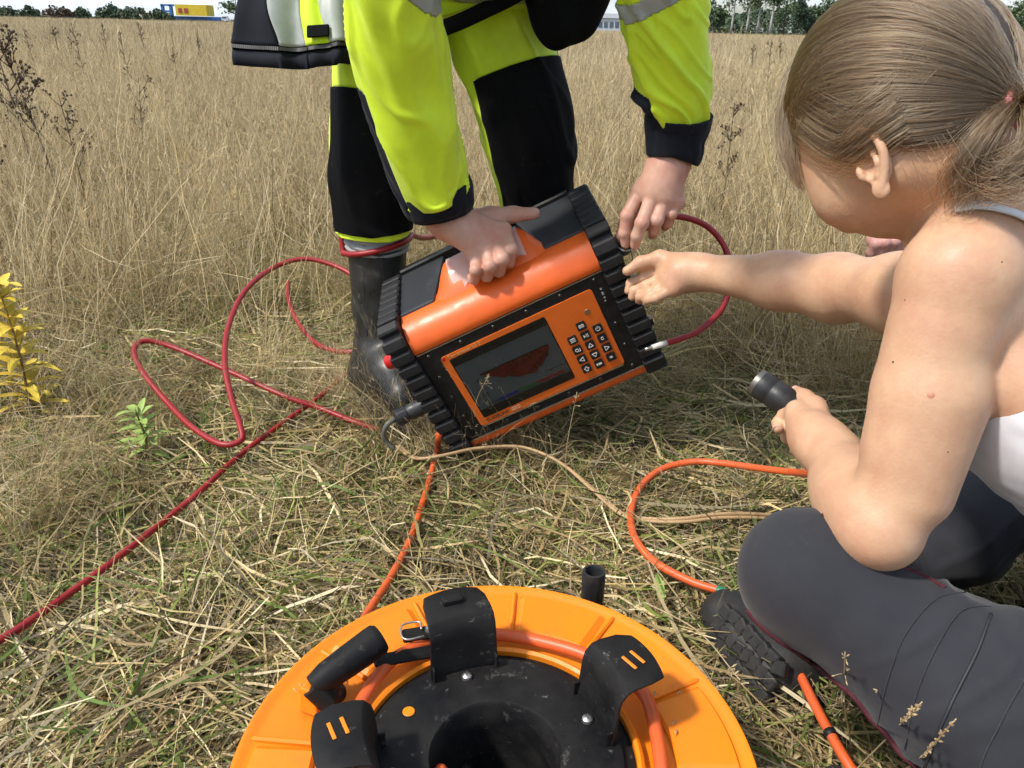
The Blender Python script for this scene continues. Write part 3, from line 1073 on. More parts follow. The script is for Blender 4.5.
        mb.build('key_symbol', WHITE_PRINT, ko)
    # small print on the right of the plate
    for i, w in enumerate((.0016, .0030, .0012, .0012)):
        MB().box((0.154, 0.070 - i * 0.0085, 0.0019), (0.0016, w, 0.0003)).build('small_print', mat('print_grey', (0.35, 0.34, 0.33), 0.6), t)
    # screws round the plate
    m = MB()
    m.lathe([(0.0, 0.0016), (0.0025, 0.0016), (0.0034, 0.0006), (0.0036, 0.0)], n=14)
    m.box((0, 0, 0.0016), (0.0020, 0.0005, 0.0003))
    m.box((0, 0, 0.00162), (0.0005, 0.0020, 0.0003))
    sme = mesh('screw', m.V, m.F, mat('screw_grey', (0.10, 0.095, 0.09), 0.4, metal=1.0), False)
    for i, x in enumerate(np.linspace(-0.150, 0.150, 6)):
        for y in (0.0895, -0.0895):
            link('screw', sme, t, (x, y, 0.0015))
    for y in (0.045, 0.0, -0.045):
        for x in (-0.153, 0.153):
            link('screw', sme, t, (x, y, 0.0015))
    # bumpers: end cheeks with a row of rubber lugs
    def rpoly(y0, y1, z0, z1, r, n=5):
        return [(y, z) for (y, z) in rrect(y0, y1, z0, z1, r, n)]
    lug = MB().box((0, 0, 0), (0.019, 0.0100, 0.0070), bev=0.0028)
    lme = mesh('lug', lug.V, lug.F, RUBBER, False)
    path = np.array(rpoly(-0.118, 0.158, -0.218, 0.006, 0.030, 8))
    path = np.vstack([path, path[:1]])
    seglen = np.r_[0, np.cumsum(np.linalg.norm(np.diff(path, axis=0), axis=1))]
    L = seglen[-1]
    for s in (-1, 1):
        xo = s * (a + 0.0175)
        ck = MB().prism(rpoly(-0.118, 0.158, -0.218, 0.006, 0.030, 8), (xo - .0165, xo + .0165)).build('bumper', RUBBER, t, auto=40)
        nl = 37
        for i in range(nl):
            d = (i + 0.5) / nl * L
            y, z = np.interp(d, seglen, path[:, 0]), np.interp(d, seglen, path[:, 1])
            y2, z2 = np.interp((d + .004) % L, seglen, path[:, 0]), np.interp((d + .004) % L, seglen, path[:, 1])
            y1_, z1_ = np.interp((d - .004) % L, seglen, path[:, 0]), np.interp((d - .004) % L, seglen, path[:, 1])
            ty, tz = nrm([y2 - y1_, z2 - z1_])
            ny, nz = -tz, ty
            if ny * (y - 0.02) + nz * (z + 0.106) < 0:
                ny, nz = -ny, -nz
            Mx = Matrix(((1, 0, 0, xo), (0, ty, ny, y + ny * .004), (0, tz, nz, z + nz * .004), (0, 0, 0, 1)))
            link('lug', lme, ck, M=Mx)
        # end plate
        MB().prism(rpoly(-0.100, 0.140, -0.20, -0.012, 0.02, 4), (xo + s * .0165, xo + s * .0190)).build('end_plate', BLACK_PL, t)
    # red emergency button on the near cheek
    m = MB()
    Bq = np.array([[0, 0, 1], [0, 1, 0], [-1, 0, 0]], float)
    m.lathe([(0.0, 0.022), (0.010, 0.022), (0.0125, 0.018), (0.0125, 0.0), (0.014, -0.003)], (-0.2035, 0.100, -0.022), B=Bq, n=18)
    m.build('red_button', RED_PL, t, auto=40)
    # sockets on the right end
    m = MB()
    Bp = np.array([[0, 1, 0], [0, 0, 1], [1, 0, 0]], float)
    m.lathe([(0.0, 0.012), (0.011, 0.012), (0.0125, 0.010), (0.0125, 0.0), (0.016, 0.0), (0.016, -0.004)], (0.209, 0.098, -0.045), B=Bp, n=22)
    m.build('metal_socket', METAL, t, auto=40)
    for y, z in ((-0.01, -0.06), (-0.06, -0.06), (0.04, -0.15)):
        MB().lathe([(0.0, 0.008), (0.009, 0.008), (0.010, 0.0)], (0.2055, y, z), B=Bp, n=16).build('socket', BLACK_PL, t, auto=40)
    for y, z in ((0.06, -0.012), (0.02, -0.010), (-0.025, -0.012)):
        MB().lathe([(0.0, 0.006), (0.004, 0.006), (0.004, 0.0)], (0.206, y, z), B=Bp, n=10).build('terminal_pin', METAL, t, auto=40)
    return t


device = build_device()
# ------------------------------------------------------------------ cable reel standing in the straw
RC = np.array([-0.006, 0.454, 0.20])
YEL = mat('reel_orange_plastic', (0.86, 0.235, 0.006), 0.36, var=0.40, var_scale=9, var_color=(0.72, 0.17, 0.006), bump=0.05, bump_scale=400, rough_var=0.25)
BLK = mat('reel_black_plastic', (0.0050, 0.0050, 0.0060), 0.52, spec=0.22, var=0.55, var_scale=26, var_color=(0.026, 0.024, 0.021), bump=0.10, bump_scale=350, rough_var=0.25, detail=8)
wear(BLK, (0.16, 0.15, 0.135), 34, 0.60, 0.74, 0.75)
wear(BLK, (0.22, 0.21, 0.20), 60, 0.63, 0.70, 0.6, (1, 1, 6), 3.1)
wear(YEL, (0.42, 0.15, 0.03), 14, 0.56, 0.80, 0.7, seed=1.7)
wear(YEL, (0.20, 0.10, 0.04), 90, 0.66, 0.72, 0.7, seed=5.2)
wear(YEL, (0.93, 0.45, 0.10), 50, 0.62, 0.70, 0.45, (8, 1, 1), 9.0)
CABLE_O = mat('orange_cable', (0.70, 0.115, 0.025), 0.42, var=0.45, var_scale=60, var_color=(0.50, 0.10, 0.04), bump=0.05, bump_scale=300)


def RP(r, deg, z):
    q = math.radians(deg)
    return RC + np.array([r * math.cos(q), r * math.sin(q), z])


def build_reel():
    t = empty_at('cable_reel', (RC[0], RC[1], 0.03), 'orange plastic cable reel with black hub ring and folded crank', 'cable reel')
    O = []
    # upper flange: dished disc with rolled rim and raised inner collar
    n = 160
    prof = [(0.118, -0.10), (0.118, 0.006), (0.121, 0.008), (0.124, 0.006), (0.126, -0.002), (0.140, -0.0045), (0.145, -0.003), (0.149, -0.002), (0.205, 0.000), (0.211, 0.0015), (0.2145, 0.004),
            (0.2175, 0.004), (0.2195, 0.001), (0.2195, -0.008), (0.2165, -0.008), (0.2150, -0.003), (0.205, -0.005), (0.140, -0.009), (0.123, -0.012)]
    f = MB().lathe(prof, RC, n=n).build('flange', YEL, smooth=True, auto=40)
    O.append(f)
    for k, a in enumerate(range(-150, 210, 30)):          # raised radial ribs
        q = math.radians(a + 26)
        er, et = np.array([math.cos(q), math.sin(q), 0]), np.array([-math.sin(q), math.cos(q), 0])
        B = [er, et, [0, 0, 1]]
        O.append(MB().box(RC + er * 0.181 + [0, 0, 0.0005], (0.030, 0.0022, 0.0032), B=B, bev=0.0018).build('radial_rib', YEL))
        if k % 2 == 0:
            # shallow raised field between two ribs
            V, Fc = [], []
            m_ = 14
            for i in range(m_):
                qq = math.radians(a + 26 + 1.2 + (27.6) * i / (m_ - 1))
                for r, z in ((0.152, 0.0000), (0.1545, 0.0030), (0.203, 0.0042), (0.2055, 0.0008)):
                    z2 = z if 0 < i < m_ - 1 else -0.001
                    V.append(RC + [r * math.cos(qq), r * math.sin(qq), z2])
            for i in range(m_ - 1):
                for j in range(3):
                    Fc.append((i * 4 + j, i * 4 + j + 1, (i + 1) * 4 + j + 1, (i + 1) * 4 + j))
            O.append(MB().add(V, Fc).build('raised_field', YEL, smooth=True, auto=30))
    # black hub plate with an open centre
    prof = [(0.0545, -0.132), (0.0545, 0.004), (0.0565, 0.0065), (0.103, 0.0095), (0.1065, 0.008), (0.1075, 0.003), (0.1175, 0.001)]
    O.append(MB().lathe(prof, RC, n=96).build('hub_plate', BLK, smooth=True, auto=40))
    prof = [(0.0, -0.128), (0.020, -0.128), (0.022, -0.125), (0.040, -0.125), (0.042, -0.129), (0.0555, -0.129)]
    O.append(MB().lathe(prof, RC, n=64).build('hub_well', BLK, smooth=True, auto=40))
    O.append(MB().lathe([(0.0, -0.1230), (0.004, -0.1225), (0.006, -0.1270)], RC + [0.012, 0.012, 0], n=16).build('well_bolt', BLK, smooth=True))
    # orange peg hole in the hub plate
    O.append(MB().lathe([(0.0, 0.0098), (0.0048, 0.0098), (0.0055, 0.0092)], RP(0.088, 153, 0), n=18).build('orange_peg', YEL))
    # lower flange and drum with coils of cable between
    prof = [(0.10, -0.165), (0.200, -0.167), (0.2165, -0.163), (0.2185, -0.168), (0.2165, -0.172), (0.10, -0.172)]
    O.append(MB().lathe(prof, RC, n=96).build('flange', YEL, smooth=True, auto=40))
    for i in range(7):
        for j in range(3):
            ang = np.linspace(0, 2 * math.pi, 65)
            r = 0.128 + 0.012 * j + 0.0015 * math.sin(i * 3 + j)
            pts = [RC + [r * math.cos(q), r * math.sin(q), -0.026 - i * 0.0205 + 0.003 * math.sin(2 * q + i)] for q in ang]
            O.append(MB().tube(pts, 0.006, 8, caps=False).build('cable_turn', CABLE_O, smooth=True))
    O.append(MB().lathe([(0.117, -0.17), (0.117, -0.09)], RC, n=64).build('drum', YEL, smooth=True))
    # four angle brackets round the hub
    for a in (110, 24, 196, -72):
        q = math.radians(a)
        er, et, ez = np.array([math.cos(q), math.sin(q), 0]), np.array([-math.sin(q), math.cos(q), 0]), np.array([0, 0, 1.0])
        # side profile (r, z): foot, wall, rounded bend, tab
        pr = [(0.0945, 0.010), (0.0965, 0.018), (0.0985, 0.048), (0.1005, 0.058), (0.1060, 0.0645), (0.1140, 0.0665), (0.1300, 0.0665), (0.1440, 0.0640)]
        hw = [0.0330, 0.0325, 0.0315, 0.0315, 0.0315, 0.0312, 0.0305, 0.0265]
        V, Fc = [], []
        ns = 11
        for (r, z), w in zip(pr, hw):
            for s in np.linspace(-1, 1, ns):
                bow = (1 - s * s) * 0.004
                V.append(RC + er * (r + bow - 0.002) + et * (s * w) + ez * (z - (0.0016 * s * s if z > .05 else 0)))
        slots = a in (24, 196)
        for i in range(len(pr) - 1):
            for j in range(ns - 1):
                if slots and i == 6 and False:
                    continue
                Fc.append((i * ns + j, i * ns + j + 1, (i + 1) * ns + j + 1, (i + 1) * ns + j))
        bo = MB().add(V, Fc).build('bracket', BLK, smooth=True)
        sm = bo.modifiers.new('thickness', 'SOLIDIFY')
        sm.thickness = 0.0027
        sm.offset = 0
        bv = bo.modifiers.new('bevel', 'BEVEL')
        bv.width = 0.001
        bv.segments = 2
        O.append(bo)
        if slots:
            for s in (-0.005, 0.005):
                for dz in (0.0,):
                    O.append(MB().box(RC + er * (0.125 + s) + et * (-0.004 + s * .3) + ez * 0.0686, (0.0016, 0.0085, 0.0006), B=[nrm(er + 0.25 * et), nrm(et - 0.25 * er), ez], bev=0.0005).build('slot', YEL))
        else:
            O.append(MB().box(RC + er * 0.124 + et * 0.003 + ez * 0.0705, (0.0045, 0.010, 0.0035), B=[er, et, ez], bev=0.0015).build('clip', BLK))
        for s in (-1, 1):                                  # gusset at each foot corner
            O.append(MB().box(RC + er * 0.0935 + et * (s * 0.030) + ez * 0.0165, (0.0055, 0.0010, 0.0075), B=[er, et, ez], bev=0.0008).build('gusset', BLK))
        m = MB().lathe([(0.0, 0.0046), (0.0025, 0.0044), (0.0046, 0.0028), (0.0052, 0.0)], RC + er * 0.0865 + ez * 0.0088, n=18)
        m.box(RC + er * 0.0865 + ez * 0.0134, (0.0026, 0.0006, 0.0004))
        m.box(RC + er * 0.0865 + ez * 0.01342, (0.0006, 0.0026, 0.0004))
        O.append(m.build('screw', METAL, auto=40))
    # crank: folded handle on an orange hinge block
    h0, h1 = RP(0.168, 163, 0.030), RP(0.142, 141, 0.046)
    ax = nrm(h1 - h0)
    Bh = [nrm(np.cross(ax, [0, 0, 1])), np.cross(nrm(np.cross(ax, [0, 0, 1])), ax) * -1, ax]
    Ln = np.linalg.norm(h1 - h0)
    O.append(MB().lathe([(0.0, -0.004), (0.0095, -0.004), (0.0105, 0.0), (0.0130, 0.010), (0.0142, 0.03), (0.0152, Ln - 0.006), (0.0150, Ln - 0.002), (0.0125, Ln + .0015), (0.0, Ln + .002)],
                        h0, B=Bh, n=28).build('crank_grip', BLK, auto=45))
    O.append(MB().tube([h0 - ax * 0.004, h0 + ax * 0.003 + [0.006, -0.006, -0.014], RP(0.160, 157, 0.006)], [0.010, 0.011, 0.010], 14).build('crank_pivot', BLK, auto=45))
    c = RP(0.171, 160, 0.014)
    q = math.radians(158)
    er, et = np.array([math.cos(q), math.sin(q), 0]), np.array([-math.sin(q), math.cos(q), 0])
    B = np.array([et, er, [0, 0, 1]])
    V = [(-0.020, -0.010, -0.012), (0.020, -0.010, -0.012), (0.020, 0.010, -0.012), (-0.020, 0.010, -0.012), (-0.013, -0.008, 0.010), (0.017, -0.008, 0.014), (0.017, 0.008, 0.014), (-0.013, 0.008, 0.010)]
    hb = MB().add(c + np.array(V) @ B, [(3, 2, 1, 0), (4, 5, 6, 7), (0, 1, 5, 4), (2, 3, 7, 6), (1, 2, 6, 5), (3, 0, 4, 7)]).build('hinge_block', YEL, bevel=0.0015)
    O.append(hb)
    m = MB().lathe([(0.0, 0.006), (0.0038, 0.005), (0.0046, 0.0)], c + er * -0.0095 + [0, 0, 0.0], B=np.array([et, [0, 0, 1], -er]), n=12)
    O.append(m.build('bolt', METAL, auto=40))
    # arm and latch between the crank and the first bracket
    p0, p1 = RP(0.147, 143, 0.018), RP(0.128, 118, 0.010)
    d = nrm(p1 - p0)
    sd_ = nrm(np.cross([0, 0, 1], d))
    O.append(MB().box((p0 + p1) / 2, (np.linalg.norm(p1 - p0) / 2, 0.0075, 0.003), B=[d, sd_, np.cross(d, sd_)], bev=0.002).build('crank_arm', BLK))
    lc = RP(0.151, 122, 0.016)
    d2 = nrm(RP(0.140, 110, 0) - RP(0.152, 128, 0))
    s2 = np.cross([0, 0, 1], d2)
    O.append(MB().box(lc, (0.016, 0.0085, 0.003), B=[d2, s2, [0, 0, 1]], bev=0.002).build('latch', BLK))
    w = [lc + d2 * x + s2 * y + [0, 0, 0.0055] for x, y in ((0.004, -.010), (-.012, -.011), (-.017, -.004), (-.014, .010), (.002, .0105), (.003, 0.0))]
    O.append(MB().tube(spline(w, 5), 0.0011, 6).build('latch_wire', METAL, smooth=True))
    O.append(MB().lathe([(0.0, 0.004), (0.003, 0.0036), (0.004, 0.0)], lc + d2 * 0.010 + [0, 0, 0.003], n=12).build('rivet', METAL, auto=40))
    # cable round the flange, one end through the hub
    A = [(0.150, 20 - 14, 0.012)] + [(0.140 + .004 * math.sin(a * .07), a, 0.010 + 0.004 * math.sin(a * .05)) for a in range(20, 150, 12)] + [(0.131, 158, 0.010), (0.128, 170, 0.006), (0.128, 186, -.002)]
    A = [(0.136, -26, -0.002), (0.137, -8, 0.008)] + A[1:]
    O.append(MB().tube(spline([RP(*p) for p in A], 8), 0.0062, 12).build('cable_wrap', CABLE_O, smooth=True))
    q = [RP(0.050, 190, -0.060), RP(0.046, 178, -0.030), RP(0.049, 171, -0.008), RP(0.0475, 150, -0.030), RP(0.044, 135, -0.066)]
    q = [RP(0.046, 160, -0.068), RP(0.045, 170, -0.035), RP(0.047, 184, -0.012), RP(0.047, 200, -0.030), RP(0.042, 215, -0.066)]
    O.append(MB().tube(spline(q, 8), 0.0058, 12).build('cable_tail', CABLE_O, smooth=True))
    # printed cable marking
    for i, dd in enumerate((137, 140, 144, 147)):
        c = RP(0.1385, dd, 0.0205 if i else 0.0205)
    # stray husks on the plastic
    rr = random.Random(4)
    for i in range(9):
        a, r = rr.uniform(-20, 175), rr.uniform(0.155, 0.205)
        c = RP(r, a, 0.0052)
        q = rr.uniform(0, 3.1)
        B = [[math.cos(q), math.sin(q), 0], [-math.sin(q), math.cos(q), 0], [0, 0, 1]]
        V = [np.array(v) @ np.array(B) + c for v in ((-.004, 0, 0), (0, .0012, .001), (.004, 0, .0005), (0, -.0012, .001), (0, 0, .0016))]
        O.append(MB().add(V, [(0, 3, 4), (3, 2, 4), (2, 1, 4), (1, 0, 4)]).build('husk', mat('husk', (0.40, 0.25, 0.10), 0.8)))
    adopt(t, *O)
    return t


reel = build_reel()
# ------------------------------------------------------------------ people
def skin_material(name, base, ruddy, sss=0.12):
    m = bpy.data.materials.new(name)
    m.use_nodes = True
    t = m.node_tree
    b = t.nodes['Principled BSDF']
    b.inputs['Roughness'].default_value = 0.46
    b.inputs['Specular IOR Level'].default_value = 0.38
    b.inputs['Subsurface Weight'].default_value = sss
    b.inputs['Subsurface Radius'].default_value = (0.009, 0.003, 0.0015)
    tc = t.nodes.new('ShaderNodeTexCoord')
    n = t.nodes.new('ShaderNodeTexNoise')
    n.inputs['Scale'].default_value = 22
    n.inputs['Detail'].default_value = 6
    n.inputs['Roughness'].default_value = 0.65
    r = t.nodes.new('ShaderNodeValToRGB')
    r.color_ramp.elements[0].position = 0.34
    r.color_ramp.elements[0].color = (*base, 1)
    e3 = r.color_ramp.elements.new(0.5)
    e3.color = (*[0.5 * a + 0.5 * b for a, b in zip(base, ruddy)], 1)
    r.color_ramp.elements[1].position = 0.72
    r.color_ramp.elements[1].color = (*ruddy, 1)
    t.links.new(tc.outputs['Object'], n.inputs['Vector'])
    t.links.new(n.outputs['Fac'], r.inputs['Fac'])
    # scattered small freckles
    vo = t.nodes.new('ShaderNodeTexVoronoi')
    vo.inputs['Scale'].default_value = 48
    fr = t.nodes.new('ShaderNodeValToRGB')
    fr.color_ramp.elements[0].position = 0.035
    fr.color_ramp.elements[0].color = (0.28, 0.28, 0.28, 1)
    fr.color_ramp.elements[1].position = 0.075
    fr.color_ramp.elements[1].color = (0, 0, 0, 1)
    sel = t.nodes.new('ShaderNodeMath')
    sel.operation = 'GREATER_THAN'
    sel.inputs[1].default_value = 0.72
    mu = t.nodes.new('ShaderNodeMath')
    mu.operation = 'MULTIPLY'
    sp = t.nodes.new('ShaderNodeSeparateColor')
    t.links.new(tc.outputs['Object'], vo.inputs['Vector'])
    t.links.new(vo.outputs['Distance'], fr.inputs['Fac'])
    t.links.new(vo.outputs['Color'], sp.inputs['Color'])
    t.links.new(sp.outputs[0], sel.inputs[0])
    t.links.new(fr.outputs['Color'], mu.inputs[0])
    t.links.new(sel.outputs[0], mu.inputs[1])
    mx = t.nodes.new('ShaderNodeMix')
    mx.data_type = 'RGBA'
    mx.inputs[7].default_value = (0.24, 0.11, 0.06, 1)
    t.links.new(mu.outputs[0], mx.inputs['Factor'])
    t.links.new(r.outputs['Color'], mx.inputs[6])
    t.links.new(mx.outputs[2], b.inputs['Base Color'])
    n2 = t.nodes.new('ShaderNodeTexNoise')
    n2.inputs['Scale'].default_value = 340
    n2.inputs['Detail'].default_value = 3
    bp = t.nodes.new('ShaderNodeBump')
    bp.inputs['Strength'].default_value = 0.35
    bp.inputs['Distance'].default_value = 0.001
    t.links.new(tc.outputs['Object'], n2.inputs['Vector'])
    t.links.new(n2.outputs['Fac'], bp.inputs['Height'])
    t.links.new(bp.outputs['Normal'], b.inputs['Normal'])
    return m


SKIN_W = skin_material('skin_tanned', (0.60, 0.375, 0.235), (0.50, 0.265, 0.165))
SKIN_M = skin_material('skin_ruddy', (0.58, 0.36, 0.27), (0.50, 0.215, 0.15))
NAIL = mat('fingernail', (0.62, 0.36, 0.29), 0.3, spec=0.5)
LIME = mat('hi_vis_lime', (0.74, 0.97, 0.024), 0.62, var=0.22, var_scale=9, bump=0.10, bump_scale=900, sheen=0.15, detail=7)
NAVY = mat('navy_fabric', spec=0.15, color=(0.0065, 0.0085, 0.0145), rough=0.75, var=0.5, var_scale=20, var_color=(0.012, 0.014, 0.021), bump=0.12, bump_scale=900, sheen=0.05)
BLACK_F = mat('black_fabric', spec=0.10, color=(0.0040, 0.0042, 0.0052), rough=0.8, var=0.5, var_scale=16, var_color=(0.0085, 0.0085, 0.0100), bump=0.15, bump_scale=1100)
REFLECT = mat('reflective_band', (0.40, 0.43, 0.40), 0.38, var=0.22, var_scale=30, bump=0.06, bump_scale=600)
BOOT_R = mat('boot_rubber', (0.016, 0.017, 0.018), 0.27, var=0.5, var_scale=22, var_color=(0.055, 0.052, 0.045), rough_var=0.35, bump=0.05, bump_scale=200, detail=8)
SOCK = mat('grey_sock', (0.30, 0.31, 0.31), 0.9, bump=0.3, bump_scale=300)
HAIRB = mat('dark_hair_cap', (0.05, 0.032, 0.02), 0.6, bump=0.3, bump_scale=300)


wear(LIME, (0.40, 0.50, 0.04), 26, 0.62, 0.80, 0.7, seed=1.0)
wear(LIME, (0.16, 0.16, 0.05), 120, 0.68, 0.73, 0.7, seed=4.0)
wear(BLACK_F, (0.045, 0.040, 0.032), 40, 0.60, 0.80, 0.6)
wear(NAVY, (0.045, 0.042, 0.036), 45, 0.62, 0.80, 0.5)
wear(BOOT_R, (0.13, 0.115, 0.085), 22, 0.56, 0.74, 0.65)
wear(SKIN_M, (0.44, 0.14, 0.10), 45, 0.60, 0.78, 0.35)
wear(SKIN_W, (0.46, 0.20, 0.12), 12, 0.60, 0.80, 0.35)
SEAM_L = mat('lime_seam', (0.36, 0.58, 0.012), 0.8)


def PD(q):
    return P(*q)


def hand(s, wrist, mcp, fingers, thumb, r=1.0, k=0.006):
    """palm from wrist to knuckles, four fingers, thumb: all given as world points"""
    for i, m_ in enumerate(mcp):
        s.cap(wrist, m_, 0.0205 * r, 0.0110 * r, 0.012)
        if i:
            s.cap(mcp[i - 1], m_, 0.0112 * r, 0.0108 * r, 0.008)
            mid = (np.asarray(wrist) + (np.asarray(mcp[i - 1]) + np.asarray(m_)) / 2) / 2
            s.cap(mid, (np.asarray(mcp[i - 1]) + m_) / 2, 0.0165 * r, 0.0105 * r, 0.010)
    rad = [(0.0098, 0.0090, 0.0078, 0.0066), (0.0100, 0.0092, 0.0080, 0.0068), (0.0096, 0.0088, 0.0076, 0.0064), (0.0088, 0.0078, 0.0068, 0.0058)]
    for f, m_, rr in zip(fingers, mcp, rad):
        pts = [m_] + list(f)
        s.chain(pts, [q * r for q in rr], k * 0.35)
        for j in (1, 2):                                   # knuckle swell
            s.ell(pts[j], np.full(3, rr[j] * 1.02 * r), k=0.003)
    s.chain(thumb, [0.0150 * r, 0.0118 * r, 0.0100 * r, 0.0080 * r], 0.009)


def join_np(parts):
    V, Q, n = [], [], 0
    for me in parts:
        v = np.empty(len(me.vertices) * 3, np.float32)
        me.vertices.foreach_get('co', v)
        q = np.empty(len(me.loops), np.int32)
        me.loops.foreach_get('vertex_index', q)
        V.append(v.reshape(-1, 3)); Q.append(q.reshape(-1, 4) + n)
        n += len(me.vertices)
    return np.vstack(V), np.vstack(Q)


def nail(name, tip, prev, up, r=0.0062):
    """small curved nail plate on the back of a finger tip"""
    d = nrm(np.asarray(tip) - prev)
    up = nrm(up - d * np.dot(up, d))
    sd_ = np.cross(d, up)
    V, Fc = [], []
    for i, u in enumerate(np.linspace(-0.45, 0.95, 5)):
        for j, v in enumerate(np.linspace(-1, 1, 5)):
            w = 0.80 if 0 < i < 4 else 0.62
            V.append(tip + d * (u * r) + sd_ * (v * r * w) + up * (r * 1.05 * math.sqrt(max(0.05, 1 - 0.55 * v * v)) - (0.10 * r if i == 4 else 0)))
    for i in range(4):
        for j in range(4):
            Fc.append((i * 5 + j, i * 5 + j + 1, (i + 1) * 5 + j + 1, (i + 1) * 5 + j))
    return MB().add(V, Fc).build(name, NAIL, smooth=True)


def wrinkle(seed, amp, fu=14, fth=2.0, swirl=1.2):
    """cloth folds across a limb: broad slack plus a few sharp crests running on the bias"""
    def f(u, th, pts):
        Qp = np.stack([np.cos(th) * fth + 0 * u, np.sin(th) * fth + 0 * u, u * fu + swirl * np.sin(th + seed) + 0 * th], -1)
        w = vnoise(Qp * .6, seed)
        c1 = np.exp(-(vnoise(Qp * np.array([.75, .75, .62]), seed + 5) / .17) ** 2)
        c2 = np.exp(-(vnoise(Qp * np.array([1.1, 1.1, 1.25]) + 7, seed + 9) / .19) ** 2)
        return amp * (0.6 * w + 0.9 * c1 ** 1.3 + 0.42 * c2 ** 1.2 - 0.3)
    return f


def build_man():
    t = empty_at('person', P(450, 400, 1.62) * [1, 1, 0], 'bending person in lime hi-vis workwear and rubber boots, gripping the orange instrument', 'person')
    O = []
    toward = -ray(512, 200)
    toward = nrm(toward)
    # ---------- body: hands fine, the covered rest coarse
    parts = []
    w1 = P(446, 219, 1.240)
    s = SDF(P(470, 240, 1.245) - 0.14, P(470, 240, 1.245) + 0.14, 0.0019)
    mcp = [P(503, 231, 1.245), P(497, 241, 1.235), P(488, 249, 1.232), P(476, 254, 1.235)]
    fin = [[P(511, 249, 1.223), P(509, 262, 1.240), P(503, 264, 1.260)], [P(502, 259, 1.215), P(499, 271, 1.235), P(494, 270, 1.258)],
           [P(490, 266, 1.215), P(487, 276, 1.235), P(483, 274, 1.258)], [P(476, 270, 1.218), P(474, 279, 1.237), P(471, 276, 1.257)]]
    hand(s, w1 * .7 + mcp[1] * .3, mcp, fin, [P(462, 222, 1.250), P(490, 216, 1.260), P(513, 214.5, 1.260), P(534, 213.5, 1.260)], 1.24)
    s.cap(P(424, 196, 1.215), w1, 0.031, 0.028, 0.02)
    s.cap(w1, P(470, 232, 1.243), 0.028, 0.024, 0.02)
    parts.append(s.mesh('h1', None))
    w2 = P(671, 158, 1.165)
    s = SDF(P(655, 195, 1.17) - 0.14, P(655, 195, 1.17) + 0.14, 0.0019)
    mcp2 = [P(640, 191, 1.178), P(653, 195, 1.166), P(665, 199, 1.164), P(676, 202, 1.172)]
    fin2 = [[P(627, 216, 1.172), P(624.5, 233, 1.182), P(625.5, 244, 1.192)], [P(642, 223, 1.158), P(637, 236, 1.170), P(635, 245, 1.182)],
            [P(657, 220, 1.160), P(654, 230, 1.178), P(652, 235, 1.195)], [P(671, 214, 1.168), P(668, 223, 1.184), P(665, 227, 1.198)]]
    hand(s, w2 * .7 + mcp2[1] * .3, mcp2, fin2, [P(662, 172, 1.19), P(640, 200, 1.215), P(627, 222, 1.225), P(620, 238, 1.222)], 1.12)
    s.cap(P(676, 120, 1.14), w2, 0.029, 0.0265, 0.02)
    s.cap(w2, P(660, 185, 1.166), 0.0265, 0.024, 0.02)
    parts.append(s.mesh('h2', None))
    # covered body: legs, pelvis, back, neck, head
    hipR, hipL = P(410, -40, 1.30), P(505, -40, 1.33)
    pel = (hipR + hipL) / 2 + [0, 0.03, 0.05]
    shR, shL = P(395, -170, 0.93), P(650, -165, 0.96)
    chest = (shR + shL) / 2 + [0, 0.10, 0.05]
    neck = (shR + shL) / 2 + [0, -0.06, 0.04]
    head = neck + np.array([0.0, -0.15, 0.02])
    s = SDF([-0.55, 0.35, -0.05], [0.55, 1.95, 1.45], 0.008)
    s.cap(pel, chest, 0.14, 0.15, 0.05)
    s.cap(chest, neck, 0.13, 0.06, 0.05)
    s.cap(neck, head, 0.055, 0.06, 0.03)
    s.ell(head, (0.078, 0.098, 0.112), k=0.03)
    s.cap(head + [0, -.07, -.05], head + [0, -.05, -.10], 0.045, 0.035, 0.02)
    s.ell(head + [0, -.09, -.02], (0.014, 0.022, 0.02), k=0.015)
    for sx in (-1, 1):
        s.ell(head + [sx * 0.08, 0.0, -0.01], (0.010, 0.022, 0.03), k=0.008)
    s.cap(chest, shR, 0.11, 0.06, 0.05); s.cap(chest, shL, 0.11, 0.06, 0.05)
    s.chain([shR, P(396, 20, 1.04), P(440, 208, 1.22)], [0.052, 0.042, 0.028], 0.02)
    s.chain([shL, P(664, 20, 1.06), P(676, 125, 1.14)], [0.052, 0.042, 0.028], 0.02)
    s.chain([hipR, P(374, 130, 1.365), P(377, 300, 1.50), P(382, 372, 1.565)], [0.080, 0.050, 0.034, 0.030], 0.008)
    s.chain([hipL, P(527, 115, 1.36), P(540, 300, 1.60), P(545, 375, 1.69)], [0.080, 0.052, 0.034, 0.030], 0.008)
    parts.append(s.mesh('b', None))
    V, Q = join_np(parts)
    O.append(link('body', mesh_np('body', V, Q, SKIN_M)))
    cap = SDF(head - 0.16, head + 0.16, 0.006)
    cap.ell(head + [0, 0.012, 0.014], (0.085, 0.100, 0.108))
    O.append(link('hair', cap.mesh('hair', HAIRB)))
    O.append(nail('fingernail', P(534, 213.5, 1.260), P(513, 214.5, 1.260), nrm(toward + [0, 0, .6]), 0.0075))
    # ---------- sleeves
    NA = 96
